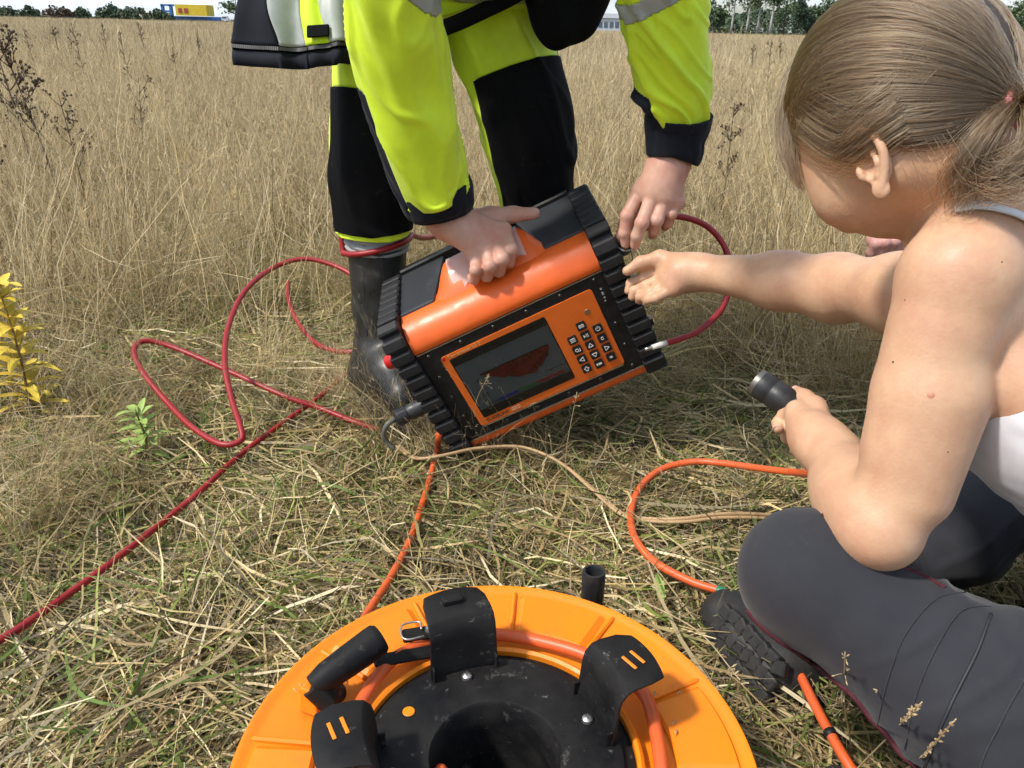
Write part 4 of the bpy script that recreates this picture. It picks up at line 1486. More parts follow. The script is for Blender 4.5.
    def sleeve(rows, seed, stripe, bands, cuff, amp=0.0075):
        R = [[*P(x, y, d), a, b] for x, y, d, a, b in rows]
        Pts, nr = loft(R, 22, NA, toward, wrinkle(seed, amp, 7, 1.2, 2.2))
        nu = len(Pts)
        th = np.degrees(np.linspace(0, 2 * math.pi, NA, endpoint=False))
        v_ = np.linspace(0, len(rows) - 1, nu)               # row coordinate
        def zone(i, j):
            q = (th[j] + 180) % 360 - 180                  # -180..180, 0 is the side towards picture left
            for c, slope, w in bands:
                cc = c + slope * math.cos(math.radians(q))
                if cc <= v_[i] < cc + w:
                    return 'band'
            s0, s1, u0 = stripe
            if s0 <= q <= s1 and v_[i] > u0 + abs(q - (s0 + s1) / 2) * 0.006:
                return 'stripe'
            return 'lime'
        zn = [[zone(i, j) for j in range(NA)] for i in range(nu)]
        a = grid_part('sleeve', Pts, nr, lambda i, j: zn[i][j] == 'lime', LIME, None, thick=0.002)
        b = grid_part('sleeve_panel', Pts, nr, lambda i, j: zn[i][j] == 'stripe', NAVY, None, out=0.0004, thick=0.002)
        c = grid_part('reflective_band', Pts, nr, lambda i, j: zn[i][j] == 'band', REFLECT, None, out=0.0012, thick=0.002)
        Rc = [[*P(x, y, d), aa, bb] for x, y, d, aa, bb in cuff]
        def gather(u, th_, pts):
            return (0.0020 * np.abs(np.sin(th_ * 4.5 + 0.8 * np.sin(u * 3) + vnoise(np.stack([np.cos(th_) * 2 + 0 * u, np.sin(th_) * 2 + 0 * u, u + 0 * th_], -1), seed + 2))) ** .6
                    + 0.0012 * vnoise(np.stack([np.cos(th_) * 5 + 0 * u, np.sin(th_) * 5 + 0 * u, u * 3 + 0 * th_], -1), seed))
        Pc, nc = loft(Rc, 12, NA, toward, gather)
        d = grid_part('cuff', Pc, nc, None, NAVY, None, thick=0.003)
        sm_ = []
        for deg, ra in ((70, .0011),):
            j = int(deg / 360 * NA)
            sm_.append(MB().tube(Pts[6:-2, j] + nr[6:-2, j] * .0004, ra, 6).build('seam', SEAM_L, smooth=True))
        j = int((stripe[1] + 6) / 360 * NA)
        i0 = int(stripe[2] / (len(rows) - 1) * nu)
        sm_.append(MB().tube(Pts[i0:-2, j] + nr[i0:-2, j] * .0003, .0007, 6).build('seam', SEAM_L, smooth=True))
        return [a, b, c, d] + sm_
    arm1 = sleeve([(388, -165, .93, .080, .074), (390, -60, .985, .070, .064), (393, 0, 1.025, .0625, .056), (398, 45, 1.065, .0650, .056), (406, 95, 1.11, .0615, .053),
                   (419, 140, 1.15, .0595, .052), (430, 178, 1.185, .0545, .048), (436, 196, 1.205, .0490, .044)], 3, (-42, 30, 3.55), [(0.9, -0.75, 0.62)],
                  [(434, 186, 1.200, .0545, .050), (437, 196, 1.210, .0540, .049), (441, 207, 1.222, .0500, .046), (443, 214.5, 1.228, .0430, .039)])
    arm2 = sleeve([(650, -160, .96, .078, .072), (656, -50, 1.01, .066, .060), (663, 0, 1.045, .0575, .052), (668, 40, 1.075, .0575, .051), (673, 80, 1.105, .0545, .049),
                   (678, 108, 1.125, .0465, .043), (678, 122, 1.138, .0400, .037)], 8, (-52, 34, 3.85), [(1.35, 0.35, 0.52)],
                  [(679, 113, 1.130, .0450, .042), (677, 126, 1.142, .0440, .041), (675, 142, 1.150, .0390, .036), (675, 153, 1.156, .0375, .034), (674, 157, 1.158, .0330, .030)])
    O += arm1 + arm2
    # ---------- trousers
    def leg(rows, seed, patch, hem, amp=0.0062, edge=None):
        R = [[*P(x, y, d), a, b] for x, y, d, a, b in rows]
        Pts, nr = loft(R, 22, NA, toward, wrinkle(seed, amp, 6, 1.1, 2.0))
        nu = len(Pts)
        th = np.degrees(np.linspace(0, 2 * math.pi, NA, endpoint=False))
        v_ = np.linspace(0, len(rows) - 1, nu)
        s0, s1, u0, u1, sl = patch
        def zone(i, j):
            q = th[j]
            if v_[i] > hem:
                return 'hem'
            top = u0 + sl * math.cos(math.radians(q))
            if top < v_[i] < u1 and s0 <= q <= s1:
                return 'patch'
            if 186 < q < 194 and v_[i] < u0:
                return 'pipe'
            return 'lime'
        zn = [[zone(i, j) for j in range(NA)] for i in range(nu)]
        res = [grid_part('trouser_leg', Pts, nr, lambda i, j: zn[i][j] in ('lime', 'hem'), LIME, None, thick=0.002),
               grid_part('knee_panel', Pts, nr, lambda i, j: zn[i][j] == 'patch', BLACK_F, None, out=0.0022, thick=0.004)]
        for deg, m_ in ((s0 - 5, SEAM_L), (s0 + 6, BLACK_F), (s1 - 8, BLACK_F)):
            j = int(round(deg / 360 * NA)) % NA
            i0, i1 = int(u0 / (len(rows) - 1) * nu) + 2, int(u1 / (len(rows) - 1) * nu) - 2
            res.append(MB().tube(Pts[i0:i1, j] + nr[i0:i1, j] * (.0024 if m_ is BLACK_F else .0004), .0010, 6).build('seam', m_, smooth=True))
        if any('pipe' in r for r in zn):
            res.append(grid_part('side_piping', Pts, nr, lambda i, j: zn[i][j] == 'pipe', NAVY, None, out=0.002, thick=0.003))
        return res
    O += leg([(418, -90, 1.285, .105, .10), (398, -20, 1.31, .095, .09), (382, 50, 1.33, .083, .08), (376, 110, 1.355, .0760, .076), (375, 170, 1.395, .0745, .075),
              (375, 211, 1.432, .0690, .070), (376, 232, 1.45, .0660, .066)], 15, (20, 186, 2.72, 5.72, 0), 5.72)
    O += leg([(495, -90, 1.30, .11, .105), (492, -30, 1.315, .100, .095), (501, 30, 1.33, .090, .085), (515, 80, 1.345, .0830, .080), (526, 120, 1.365, .0815, .080),
              (532, 165, 1.41, .0740, .075), (536, 215, 1.465, .0640, .066), (539, 250, 1.51, .0620, .064)], 27, (34, 205, 2.82, 6.6, 0), 6.6)
    # seat of the trousers
    s = SDF(pel - 0.30, pel + 0.30, 0.008)
    s.ell(pel + [0, 0.03, 0], (0.175, 0.135, 0.15), k=0.02)
    s.cap(hipR, pel, 0.115, 0.12, 0.05); s.cap(hipL, pel, 0.115, 0.12, 0.05)
    O.append(link('trouser_seat', s.mesh('trouser_seat', LIME)))
    # ---------- boots
    def boot(top, ankle, heel, toe, ra):
        s = SDF(np.minimum.reduce([top, ankle, heel, toe]) - 0.10, np.maximum.reduce([top, ankle, heel, toe]) + 0.10, 0.0042)
        s.chain([top, top * .45 + ankle * .55, ankle], [ra, ra * .93, ra * .86], 0.01)
        s.chain([heel + [0, 0, .035], ankle * .4 + toe * .6 + [0, 0, .012], toe + [0, 0, .004]], [0.045, 0.047, 0.040], 0.03)
        s.cap(ankle, heel + [0, 0, .03], ra * .86, 0.046, 0.03)
        for a, b, c_ in ((0.30, 0.011, 0), (0.42, 0.011, 0), (0.54, 0.010, 0)):
            q = top * (1 - a) * 0 + ankle * (1 - (a - .3) * 1.2) + toe * ((a - .3) * 1.2)
            s.ell(q + [0, -0.012, 0.030], (0.040, 0.008, 0.024), k=0.014)
        o = link('boot', s.mesh('boot', BOOT_R))
        # sole with welt
        d = nrm((toe - heel) * [1, 1, 0]); sd_ = np.array([-d[1], d[0], 0])
        L = np.linalg.norm((toe - heel)[:2])
        outl = []
        for i in range(28):
            q = 2 * math.pi * i / 28
            x = 0.5 * L + (0.5 * L + 0.047) * math.cos(q)
            y = (0.046 + 0.006 * math.cos(q)) * math.sin(q)
            outl.append((heel + d * x + sd_ * y)[:2])
        zb = min(heel[2], toe[2]) - 0.028
        k = len(outl)
        V = [(*p, zb) for p in outl] + [(*p, zb + 0.022) for p in outl]
        so = MB().add(V, [tuple(range(k, 2 * k)), tuple(range(k - 1, -1, -1))] + [(i, (i + 1) % k, k + (i + 1) % k, k + i) for i in range(k)]).build('sole', BOOT_R, auto=40)
        so.parent = o
        # seams up the shaft
        for q in (-0.35, 0.35):
            nx = nrm(np.cross(toward, top - ankle))
            off = toward * math.cos(q) + nx * math.sin(q)
            pts = [top * (1 - u) + ankle * u + off * (ra * (1 - .12 * u) + .0004) for u in np.linspace(0.02, 0.8, 10)]
            sm = MB().tube(pts, 0.0016, 6).build('seam', BOOT_R, smooth=True)
            sm.parent = o
        return o
    b1 = boot(P(377, 246, 1.460), P(381, 352, 1.555), P(374, 388, 1.60), P(404, 398, 1.475), 0.0555)
    b2 = boot(P(540, 255, 1.52), P(544, 355, 1.65), P(545, 385, 1.70), P(530, 392, 1.59), 0.055)
    O += [b1, b2]
    Rk = [[*P(x, y, d), a, b] for x, y, d, a, b in ((376, 228, 1.45, .052, .052), (377, 236, 1.455, .056, .055), (377, 243, 1.46, .058, .057), (377, 249, 1.465, .055, .054))]
    Pk, nk = loft(Rk, 8, NA, toward, lambda u, th, p: 0.0022 * np.sin(u * 22 + np.sin(th * 3)) + 0.0015 * vnoise(np.stack([np.cos(th) * 4 + 0 * u, np.sin(th) * 4 + 0 * u, u * 5 + 0 * th], -1), 2))
    O.append(grid_part('sock', Pk, nk, None, SOCK, None, thick=0.002))
    # ---------- jacket
    R = [[*(pel + [0, -0.02, 0.02]), .205, .175], [*(pel * .7 + chest * .3), .215, .175], [*(pel * .35 + chest * .65), .225, .175], [*chest, .235, .165], [*(chest * .45 + neck * .55), .16, .12], [*neck, .085, .08]]
    Pt, nt = loft(R, 16, NA, [0, 0, 1], wrinkle(33, 0.008, 7, 1.2))
    nu = len(Pt)
    O.append(grid_part('jacket_body', Pt, nt, lambda i, j: not (22 <= i < 30 or 44 <= i < 52), LIME, None, thick=0.003))
    O.append(grid_part('reflective_band', Pt, nt, lambda i, j: 22 <= i < 30 or 44 <= i < 52, REFLECT, None, out=0.001, thick=0.003))
    # open front hanging down: panels side by side, zip along the lower edge
    tops = [(286, -120, 1.17), (300, -120, 1.17), (318, -120, 1.17), (338, -120, 1.17), (362, -120, 1.18), (430, -120, 1.2)]
    mids = [(246, -10, 1.185), (270, -10, 1.165), (300, -10, 1.165), (318, -10, 1.17), (345, -10, 1.18), (425, -10, 1.22)]
    bots = [(235, 45, 1.205), (280, 47, 1.175), (307, 46, 1.170), (333, 44, 1.178), (352, 43, 1.19), (425, 36, 1.235)]
    ms = [NAVY, REFLECT, LIME, REFLECT, LIME]
    nm = ['navy_panel', 'reflective_band', 'front_panel', 'reflective_band', 'front_panel']
    bl = []
    for i in range(5):
        ns, ntv = 12, 30
        V = []
        for a in range(ntv + 1):
            v = a / ntv
            for b in range(ns + 1):
                u = b / ns
                l = spline([PD(tops[i]), PD(mids[i]), PD(bots[i])], ntv // 2)[a]
                r_ = spline([PD(tops[i + 1]), PD(mids[i + 1]), PD(bots[i + 1])], ntv // 2)[a]
                p = l * (1 - u) + r_ * u
                gu = i + u
                p = p + toward * (0.010 * math.sin(gu * 1.9 + v * 1.5) * v + 0.004 * math.sin(gu * 5 + v * 3) + (0.0014 if ms[i] is REFLECT else 0))
                V.append(p)
        o = MB().add(V, [(a * (ns + 1) + b, a * (ns + 1) + b + 1, (a + 1) * (ns + 1) + b + 1, (a + 1) * (ns + 1) + b) for a in range(ntv) for b in range(ns)]).build(nm[i], ms[i], smooth=True)
        sm = o.modifiers.new('thickness', 'SOLIDIFY'); sm.thickness = 0.006; sm.offset = -1
        O.append(o)
        bl.append(np.array(V[-(ns + 1):]))
    lowline = np.vstack(bl)
    dn = nrm(P(300, 60, 1.17) - P(300, 40, 1.17))
    # hem strip below the zip, zip tape, piping, teeth
    def strip(name, d0, d1, m_, out, th_):
        V, n_ = [], len(lowline)
        for p in lowline:
            V += [p + dn * d0 + toward * out, p + dn * ((d0 + d1) / 2) + toward * (out + 0.003), p + dn * d1 + toward * (out - .002)]
        o = MB().add(V, [(3 * i + j, 3 * i + j + 1, 3 * i + j + 4, 3 * i + j + 3) for i in range(n_ - 1) for j in range(2)]).build(name, m_, smooth=True)
        sm = o.modifiers.new('thickness', 'SOLIDIFY'); sm.thickness = th_; sm.offset = -1
        return o
    O.append(strip('hem', 0.006, 0.033, NAVY, 0.001, 0.008))
    O.append(strip('zip_tape', -0.002, 0.010, BLACK_F, 0.003, 0.003))
    O.append(MB().tube(lowline[::3] + dn * -0.003 + toward * 0.004, 0.0007, 6).build('piping', mat('pale_piping', (0.55, 0.55, 0.40), 0.7), smooth=True))
    m = MB()
    ll = lowline[:52]
    for i in range(1, 51):
        for f in (0.25, 0.75):
            p = ll[i - 1] * (1 - f) + ll[i] * f
            x_ = nrm(ll[i] - ll[i - 1])
            m.box(p + dn * 0.004 + toward * 0.0055, (0.0012, 0.0028, 0.001), B=[x_, dn, toward])
    O.append(m.build('zip_teeth', mat('zip_metal', (0.05, 0.05, 0.05), 0.5, metal=0.3)))
    tabc = P(318, 31, 1.160)
    O.append(MB().box(tabc, (0.0170, 0.0095, 0.002), B=[nrm(P(340, 29, 1.16) - P(310, 31, 1.16)), dn, toward], bev=0.0018).build('tab', BLACK_F))
    O.append(MB().tube([P(235 + x, 40 + y, 1.195) for x, y in ((0, 0), (3, -1), (2, 3), (0, 5))], 0.0014, 6).build('zip_pull', METAL, smooth=True))
    # the other front edge: a black band rising behind the arm, and the dark folded inside
    pts = [P(425, 34, 1.20), P(452, 25, 1.19), P(485, 10, 1.18), P(520, -8, 1.18), P(560, -40, 1.18)]
    bw = spline(pts, 8)
    V = []
    for i, p in enumerate(bw):
        n_ = nrm(P(470, 40, 1.2) - P(462, 20, 1.2))
        V += [p - n_ * 0.013, p + toward * 0.006, p + n_ * 0.013]
    o = MB().add(V, [(3 * i + j, 3 * i + j + 1, 3 * i + j + 4, 3 * i + j + 3) for i in range(len(bw) - 1) for j in range(2)]).build('front_edge', BLACK_F, smooth=True)
    sm = o.modifiers.new('thickness', 'SOLIDIFY'); sm.thickness = 0.006; sm.offset = -1
    O.append(o)
    V, Fc = [], []
    fr = spline([PD(q) for q in ((430, 20, 1.21), (458, 12, 1.20), (490, -3, 1.19), (520, -20, 1.19))], 6)
    up_ = [p + np.array([0, 0.03, 0.12]) for p in fr]
    for p, q in zip(fr, up_):
        V += [p, q]
    o = MB().add(V, [(2 * i, 2 * i + 1, 2 * i + 3, 2 * i + 2) for i in range(len(fr) - 1)]).build('front_panel', LIME, smooth=True)
    sm = o.modifiers.new('thickness', 'SOLIDIFY'); sm.thickness = 0.005; sm.offset = -1
    O.append(o)
    c0 = P(556, -44, 1.20)
    s = SDF(c0 - 0.24, c0 + 0.24, 0.005)
    rt, dnv = nrm(ray(580, 0) - ray(560, 0)), nrm(ray(560, 30) - ray(560, 0))
    Bf = np.array([nrm(rt * .93 - dnv * .36), nrm(dnv * .93 + rt * .36), toward])
    s.ell(c0, (0.070, 0.128, 0.045), Bf, 0.01)
    s.ell(P(551, 20, 1.205), (0.030, 0.044, 0.026), Bf, 0.03)
    s.ell(P(585, -50, 1.19), (0.036, 0.075, 0.032), Bf, 0.03)
    O.append(link('jacket_lining', s.mesh('jacket_lining', BLACK_F)))
    adopt(t, *O)
    return t


man = build_man()
# ------------------------------------------------------------------ seated woman
WHITE_TOP = mat('white_cotton', (0.74, 0.74, 0.77), 0.85, var=0.06, var_scale=30, bump=0.10, bump_scale=1400, sheen=0.1)
SLATE = mat('slate_trousers', (0.026, 0.027, 0.033), 0.88, spec=0.2, var=0.5, var_scale=18, var_color=(0.040, 0.041, 0.047), bump=0.12, bump_scale=1300, sheen=0.12, detail=8)
MAROON_F = mat('maroon_trim', (0.060, 0.006, 0.012), 0.8, bump=0.1, bump_scale=900)
SHOE = mat('shoe_rubber', (0.012, 0.012, 0.013), 0.6, var=0.6, var_scale=40, var_color=(0.045, 0.04, 0.032), bump=0.2, bump_scale=300)


wear(SLATE, (0.085, 0.080, 0.070), 30, 0.60, 0.82, 0.5)
wear(SHOE, (0.07, 0.058, 0.04), 45, 0.58, 0.74, 0.6)


def cam_vec(r, u, w):
    """direction given as right, up, away as seen from the camera"""
    X = np.array([math.cos(ROLL), 0, 0])
    m = np.array(cam.matrix_world.to_3x3())
    return m @ np.array([r, u, -w], float)


def hair_material():
    m = bpy.data.materials.new('brown_hair')
    m.use_nodes = True
    t = m.node_tree
    t.nodes.clear()
    out = t.nodes.new('ShaderNodeOutputMaterial')
    h = t.nodes.new('ShaderNodeBsdfHairPrincipled')
    h.parametrization = 'COLOR'
    h.inputs['Roughness'].default_value = 0.34
    h.inputs['Radial Roughness'].default_value = 0.55
    ci = t.nodes.new('ShaderNodeHairInfo')
    r = t.nodes.new('ShaderNodeValToRGB')
    r.color_ramp.elements[0].color = (0.050, 0.030, 0.018, 1)
    r.color_ramp.elements[1].color = (0.31, 0.180, 0.080, 1)
    e = r.color_ramp.elements.new(0.6)
    e.color = (0.110, 0.060, 0.028, 1)
    t.links.new(ci.outputs['Random'], r.inputs['Fac'])
    t.links.new(r.outputs['Color'], h.inputs['Color'])
    t.links.new(h.outputs[0], out.inputs['Surface'])
    return m


def build_woman():
    hips = np.array([0.72, 0.43, 0.15])
    t = empty_at('person', (0.55, 0.45, 0.0), 'seated person with tied brown hair in white camisole and slate trousers, holding a connector', 'person')
    O = []
    SL, EL, WL = P(960, 276, .61), P(881, 529, .655), P(834, 456, .785)
    SR, ER, WR = P(985, 304, .80), P(838, 287, 1.02), P(698, 272, 1.155)
    Fh, Uh = nrm(cam_vec(-.38, -.32, .868)), None
    Uh = cam_vec(-.30, .93, .20)
    Uh = nrm(Uh - Fh * np.dot(Fh, Uh))
    Sh = np.cross(Uh, Fh)
    if np.dot(Sh, cam_vec(0, 0, -1)) < 0:
        Sh = -Sh
    HC = P(912, 138, .65)
    HB = np.array([Fh, Sh, Uh])
    NB = P(990, 235, .675)
    CH = (SL + SR) / 2 + np.array([0.055, -0.02, -0.06])
    LB = CH * .45 + hips * .55
    face_dir = nrm([-.75, .62, 0])
    s = SDF([0.10, 0.10, 0.05], [0.95, 1.28, 0.96], 0.0031)
    # torso
    acr = nrm(SR - SL)
    fwd = nrm(np.cross(acr, [0, 0, 1])); fwd = fwd if fwd @ face_dir > 0 else -fwd
    spine = nrm(CH - hips)
    TB = np.array([acr, nrm(np.cross(spine, acr)), spine])
    s.ell(CH - fwd * .018 - [0, 0, .012], (0.146, 0.088, 0.128), TB, 0.03)
    s.ell(LB, (0.130, 0.095, 0.16), TB, 0.05)
    s.ell(hips + [0, 0, 0.03], (0.17, 0.13, 0.13), TB, 0.05)
    s.cap(SL + acr * 0.03, NB, 0.045, 0.042, 0.05)
    s.cap(SR - acr * 0.03, NB, 0.045, 0.042, 0.05)
    s.cap(CH + spine * .03, NB, 0.085, 0.050, 0.05)
    # shoulder blades
    for q in (SL * .72 + CH * .28, SR * .72 + CH * .28):
        s.ell(q - fwd * 0.035 - [0, 0, .05], (0.05, 0.03, 0.06), TB, 0.03)
    # neck and head
    s.cap(NB, HC - Uh * 0.036 - Fh * 0.030, 0.052, 0.042, 0.025)
    s.ell(HC + Uh * 0.028 - Fh * 0.002, (0.090, 0.075, 0.092), HB, 0.02)
    s.ell(HC + Fh * 0.040 - Uh * 0.002, (0.054, 0.058, 0.051), HB, 0.025)
    s.cap(HC + Fh * 0.044 - Uh * 0.038, HC - Uh * 0.032 - Fh * 0.005 + Sh * 0.046, 0.018, 0.016, 0.022)
    s.cap(HC + Fh * 0.044 - Uh * 0.038, HC - Uh * 0.032 - Fh * 0.005 - Sh * 0.046, 0.018, 0.016, 0.022)
    s.ell(HC + Fh * 0.052 - Uh * 0.036, (0.016, 0.022, 0.016), HB, 0.02)
    s.ell(HC + Fh * 0.048 + Sh * 0.034 - Uh * 0.022, (0.030, 0.024, 0.026), HB, 0.02)
    s.ell(HC + Fh * 0.048 - Sh * 0.034 - Uh * 0.022, (0.030, 0.024, 0.026), HB, 0.02)
    s.cap(HC + Fh * 0.086 + Uh * 0.004, HC + Fh * 0.099 - Uh * 0.018, 0.007, 0.009, 0.012)
    s.ell(HC + Fh * 0.082 - Uh * 0.030, (0.010, 0.022, 0.007), HB, 0.008)
    s.ell(HC + Fh * 0.080 - Uh * 0.037, (0.010, 0.019, 0.007), HB, 0.008)
    for sg in (-1, 1):
        s.ell(HC + Fh * 0.092 + Sh * sg * 0.032 + Uh * 0.000, (0.012, 0.017, 0.010), HB, 0.012, cut=True)
        s.ell(HC + Fh * 0.074 + Sh * sg * 0.032 + Uh * 0.000, (0.011, 0.013, 0.0085), HB, 0.003)
    # ears: rim, lobe, bowl
    ears = []
    for sg in (1, -1):
        e0 = HC + Sh * sg * 0.0725 - Fh * 0.004 - Uh * 0.024
        nv = nrm(Sh * sg * .8 - (nrm(ray(872, 168)) * .6 if sg > 0 else Fh * .3))
        nv = nrm(nv - Uh * (nv @ Uh))
        wv = np.cross(nv, Uh); wv = wv if wv @ Fh > 0 else -wv
        EB = np.array([wv, nv, Uh])
        ep = lambda f, n_, u: e0 + (wv * f + nv * n_ + Uh * u) * .00092
        q = SDF(e0 - .045, e0 + .045, 0.0010)
        rimp = [ep(8, 2, 8), ep(8, 4, 18), ep(2, 6, 26), ep(-8, 8, 27), ep(-15, 9, 18), ep(-17, 9, 4), ep(-13, 7, -9), ep(-6, 5, -20), ep(0, 4, -26)]
        q.ell(ep(-4, 1, 2), np.array((14, 4.0, 24)) * .00092, EB, 0.002)
        q.ell(ep(0, -4, -2), np.array((10, 9, 18)) * .00092, EB, 0.004)
        q.ell(ep(-1, 3.5, -25), np.array((7.5, 4, 8.5)) * .00092, EB, 0.004)
        q.chain([ep(-2, 4, 19), ep(-8.5, 6, 8), ep(-8.5, 6, -4), ep(-3, 5, -13)], [.0026, .0028, .0028, .0024], .003)
        q.ell(ep(1.5, 6, -2), np.array((7, 5.5, 10)) * .00092, EB, 0.003, cut=True)
        q.chain(list(spline(rimp, 4)), [0.0031] * 33, 0.0015)
        q.ell(ep(9, 3.5, -4), np.array((3.2, 3.2, 6.5)) * .00092, EB, 0.003)
        ears.append(q.mesh('ear', None))
    # arms
    M1 = SL * .55 + EL * .45
    s.ell(SL + [0, 0, -0.004], (0.044, 0.044, 0.047), k=0.025)
    s.chain([SL, M1, EL], [0.0430, 0.0380, 0.0265], 0.008)
    bul = M1 + nrm(cam_vec(0, 0, -1)) * 0.006
    s.cap(SL * .8 + EL * .2, M1 * .6 + EL * .4, 0.0390, 0.0330, 0.008)
    s.ell(EL, (0.0255, 0.0255, 0.0255), k=0.02)
    s.chain([EL, EL * .66 + WL * .34, WL], [0.0260, 0.0345, 0.0245], 0.022)
    s.cap(P(868, 520, .672), P(846, 486, .735), 0.0265, 0.0275, 0.03)
    s.cap(P(940, 395, .622), P(914, 490, .642), 0.0375, 0.0315, 0.012)
    s.ell(SR, (0.056, 0.056, 0.056), k=0.03)
    s.chain([SR, SR * .5 + ER * .5, ER], [0.050, 0.0440, 0.0390], 0.03)
    s.ell(ER + [0, 0, -.008], (0.038, 0.036, 0.036), k=0.02)
    s.chain([ER, ER * .62 + WR * .38, WR], [0.0400, 0.0370, 0.0245], 0.025)
    # left hand round the connector
    mcp = [P(797, 411, .850), P(800, 424, .838), P(806, 436, .826), P(813, 447, .816)]
    fin = [[P(786, 415, .868), P(779, 423, .872), P(778, 428, .862)], [P(790, 428, .868), P(788, 437, .885), P(795, 440, .896)],
           [P(797, 441, .858), P(797, 449, .874), P(803, 450, .886)], [P(806, 452, .842), P(807, 457, .858), P(812, 457, .868)]]
    hand(s, WL * .62 + mcp[1] * .38, mcp, fin, [P(822, 428, .828), P(815, 408, .850), P(804, 399, .868), P(797, 393, .880)], 0.98)
    s.cap(WL, mcp[1] * .5 + WL * .5, 0.0255, 0.0240, 0.02)
    # right hand at the end of the instrument
    mcp = [P(664, 268, 1.185), P(666, 276, 1.172), P(669, 283, 1.160), P(674, 289, 1.152)]
    fin = [[P(644, 277, 1.198), P(631, 283, 1.206), P(628, 291, 1.206)], [P(646, 286, 1.180), P(634, 291, 1.190), P(632, 297, 1.192)],
           [P(650, 293, 1.166), P(640, 297, 1.176), P(639, 301, 1.182)], [P(656, 298, 1.154), P(648, 300, 1.162), P(646, 303, 1.168)]]
    hand(s, WR * .7 + mcp[1] * .3, mcp, fin, [P(684, 265, 1.165), P(660, 258, 1.175), P(641, 263, 1.185), P(627, 271, 1.19)], 0.95)
    s.cap(WR, P(680, 272, 1.16), 0.0245, 0.0230, 0.02)
    Vb, Qb = join_np([s.mesh('b', None)] + ears)
    O.append(link('body', mesh_np('body', Vb, Qb, SKIN_W)))
    O.append(nail('fingernail', P(797, 393, .880), P(804, 399, .868), nrm(cam_vec(.2, .5, -.8)), 0.0068))
    O.append(nail('fingernail', P(778, 428, .862), P(779, 423, .872), nrm(cam_vec(-.6, -.1, -.7)), 0.0055))
    # moles on the upper arm, laid on the skin further down
    # eyes, brows
    for sg in (-1, 1):
        e = SDF(HC + Fh * .08 + Sh * sg * .032 - .02, HC + Fh * .08 + Sh * sg * .032 + .02, 0.0015)
        e.ell(HC + Fh * 0.0745 + Sh * sg * 0.032, (0.0115, 0.0122, 0.006), HB)
        O.append(link('eye', e.mesh('eye', mat('eye_white', (0.7, 0.68, 0.64), 0.2))))
        O.append(MB().tube(spline([HC + Fh * 0.083 + Sh * sg * 0.016 + Uh * .016, HC + Fh * 0.077 + Sh * sg * 0.030 + Uh * .020, HC + Fh * 0.066 + Sh * sg * 0.044 + Uh * .015], 6), 0.0016, 6).build('eyebrow', HAIRB, smooth=True))
    # ---------- camisole: torso shell below the neckline
    w = SDF([0.25, 0.15, 0.05], [0.95, 0.95, 0.75], 0.0045)
    w.ell(CH - fwd * .018 - [0, 0, .012], (0.1515, 0.0935, 0.1335), TB, 0.03)
    w.ell(LB, (0.1360, 0.1010, 0.166), TB, 0.05)
    w.ell(hips + [0, 0, 0.04], (0.172, 0.132, 0.12), TB, 0.05)
    for sg in (-1, 1):
        w.ell(CH + fwd * 0.052 + acr * sg * 0.060 - [0, 0, .035], (0.054, 0.046, 0.052), TB, 0.03)
    me = w.mesh('camisole', WHITE_TOP)
    V = np.empty(len(me.vertices) * 3, np.float32); me.vertices.foreach_get('co', V); V = V.reshape(-1, 3)
    Qv = np.empty(len(me.loops), np.int32); me.loops.foreach_get('vertex_index', Qv); Qv = Qv.reshape(-1, 4)
    edge0 = P(1000, 342, .62)
    h = (V - edge0) @ nrm(spine * .9 + fwd * -0.15)
    hi = h > 0
    V = V + 0.002 * (vnoise(V * [40, 40, 90], 4))[:, None] * TB[1]
    dirn = nrm(spine * .9 + fwd * -0.15)
    lim = 0.0045 * 1.8
    clampv = (h > 0) & (h < lim)
    V[clampv] -= (h[clampv, None] * dirn)
    hi = h >= lim
    Qk = Qv[(~hi[Qv]).all(1)]
    used = np.unique(Qk); mp = -np.ones(len(V), int); mp[used] = np.arange(len(used))
    me2 = mesh_np('camisole', V[used], mp[Qk], WHITE_TOP)
    cm = link('camisole', me2)
    sm = cm.modifiers.new('thickness', 'SOLIDIFY'); sm.thickness = 0.003; sm.offset = 1
    O.append(cm)
    # straps over the shoulders, laid on the skin
    from mathutils.bvhtree import BVHTree
    bme = O[0].data
    bv = np.empty(len(bme.vertices) * 3, np.float32); bme.vertices.foreach_get('co', bv)
    bq = np.empty(len(bme.loops), np.int32); bme.loops.foreach_get('vertex_index', bq)
    skin = BVHTree.FromPolygons(bv.reshape(-1, 3).tolist(), bq.reshape(-1, 4).tolist())

    def on_skin(px, py, d):
        hit = skin.ray_cast(Vector((0, 0, CAM_H)), Vector(nrm(ray(px, py))))
        if hit[0] is None or abs(np.linalg.norm(np.array(hit[0]) - [0, 0, CAM_H]) - d) > .25:
            return P(px, py, d)
        return np.array(hit[0]) + np.array(hit[1]) * .0016
    for x, y, r_, m_ in ((893, 362, .0011, mat('mole_brown', (0.10, 0.045, 0.025), .6)), (931, 395, .0030, mat('skin_red_spot', (0.50, 0.23, 0.14), .55)), (905, 300, .0007, MATS['mole_brown'] if 'mole_brown' in MATS else None), (948, 452, .0007, MATS.get('mole_brown')), (1002, 262, .0007, MATS.get('mole_brown'))):
        hit = skin.ray_cast(Vector((0, 0, CAM_H)), Vector(nrm(ray(x, y))))
        if hit[0] is not None:
            nn = np.array(hit[1]); tx = nrm(np.cross(nn, [0, 0, 1])); 
            O.append(MB().lathe([(0, .00035), (r_ * .7, .0003), (r_, -.0002)], np.array(hit[0]), B=[tx, np.cross(nn, tx), nn], n=12).build('skin_mark', m_ or MATS['mole_brown'], smooth=True))
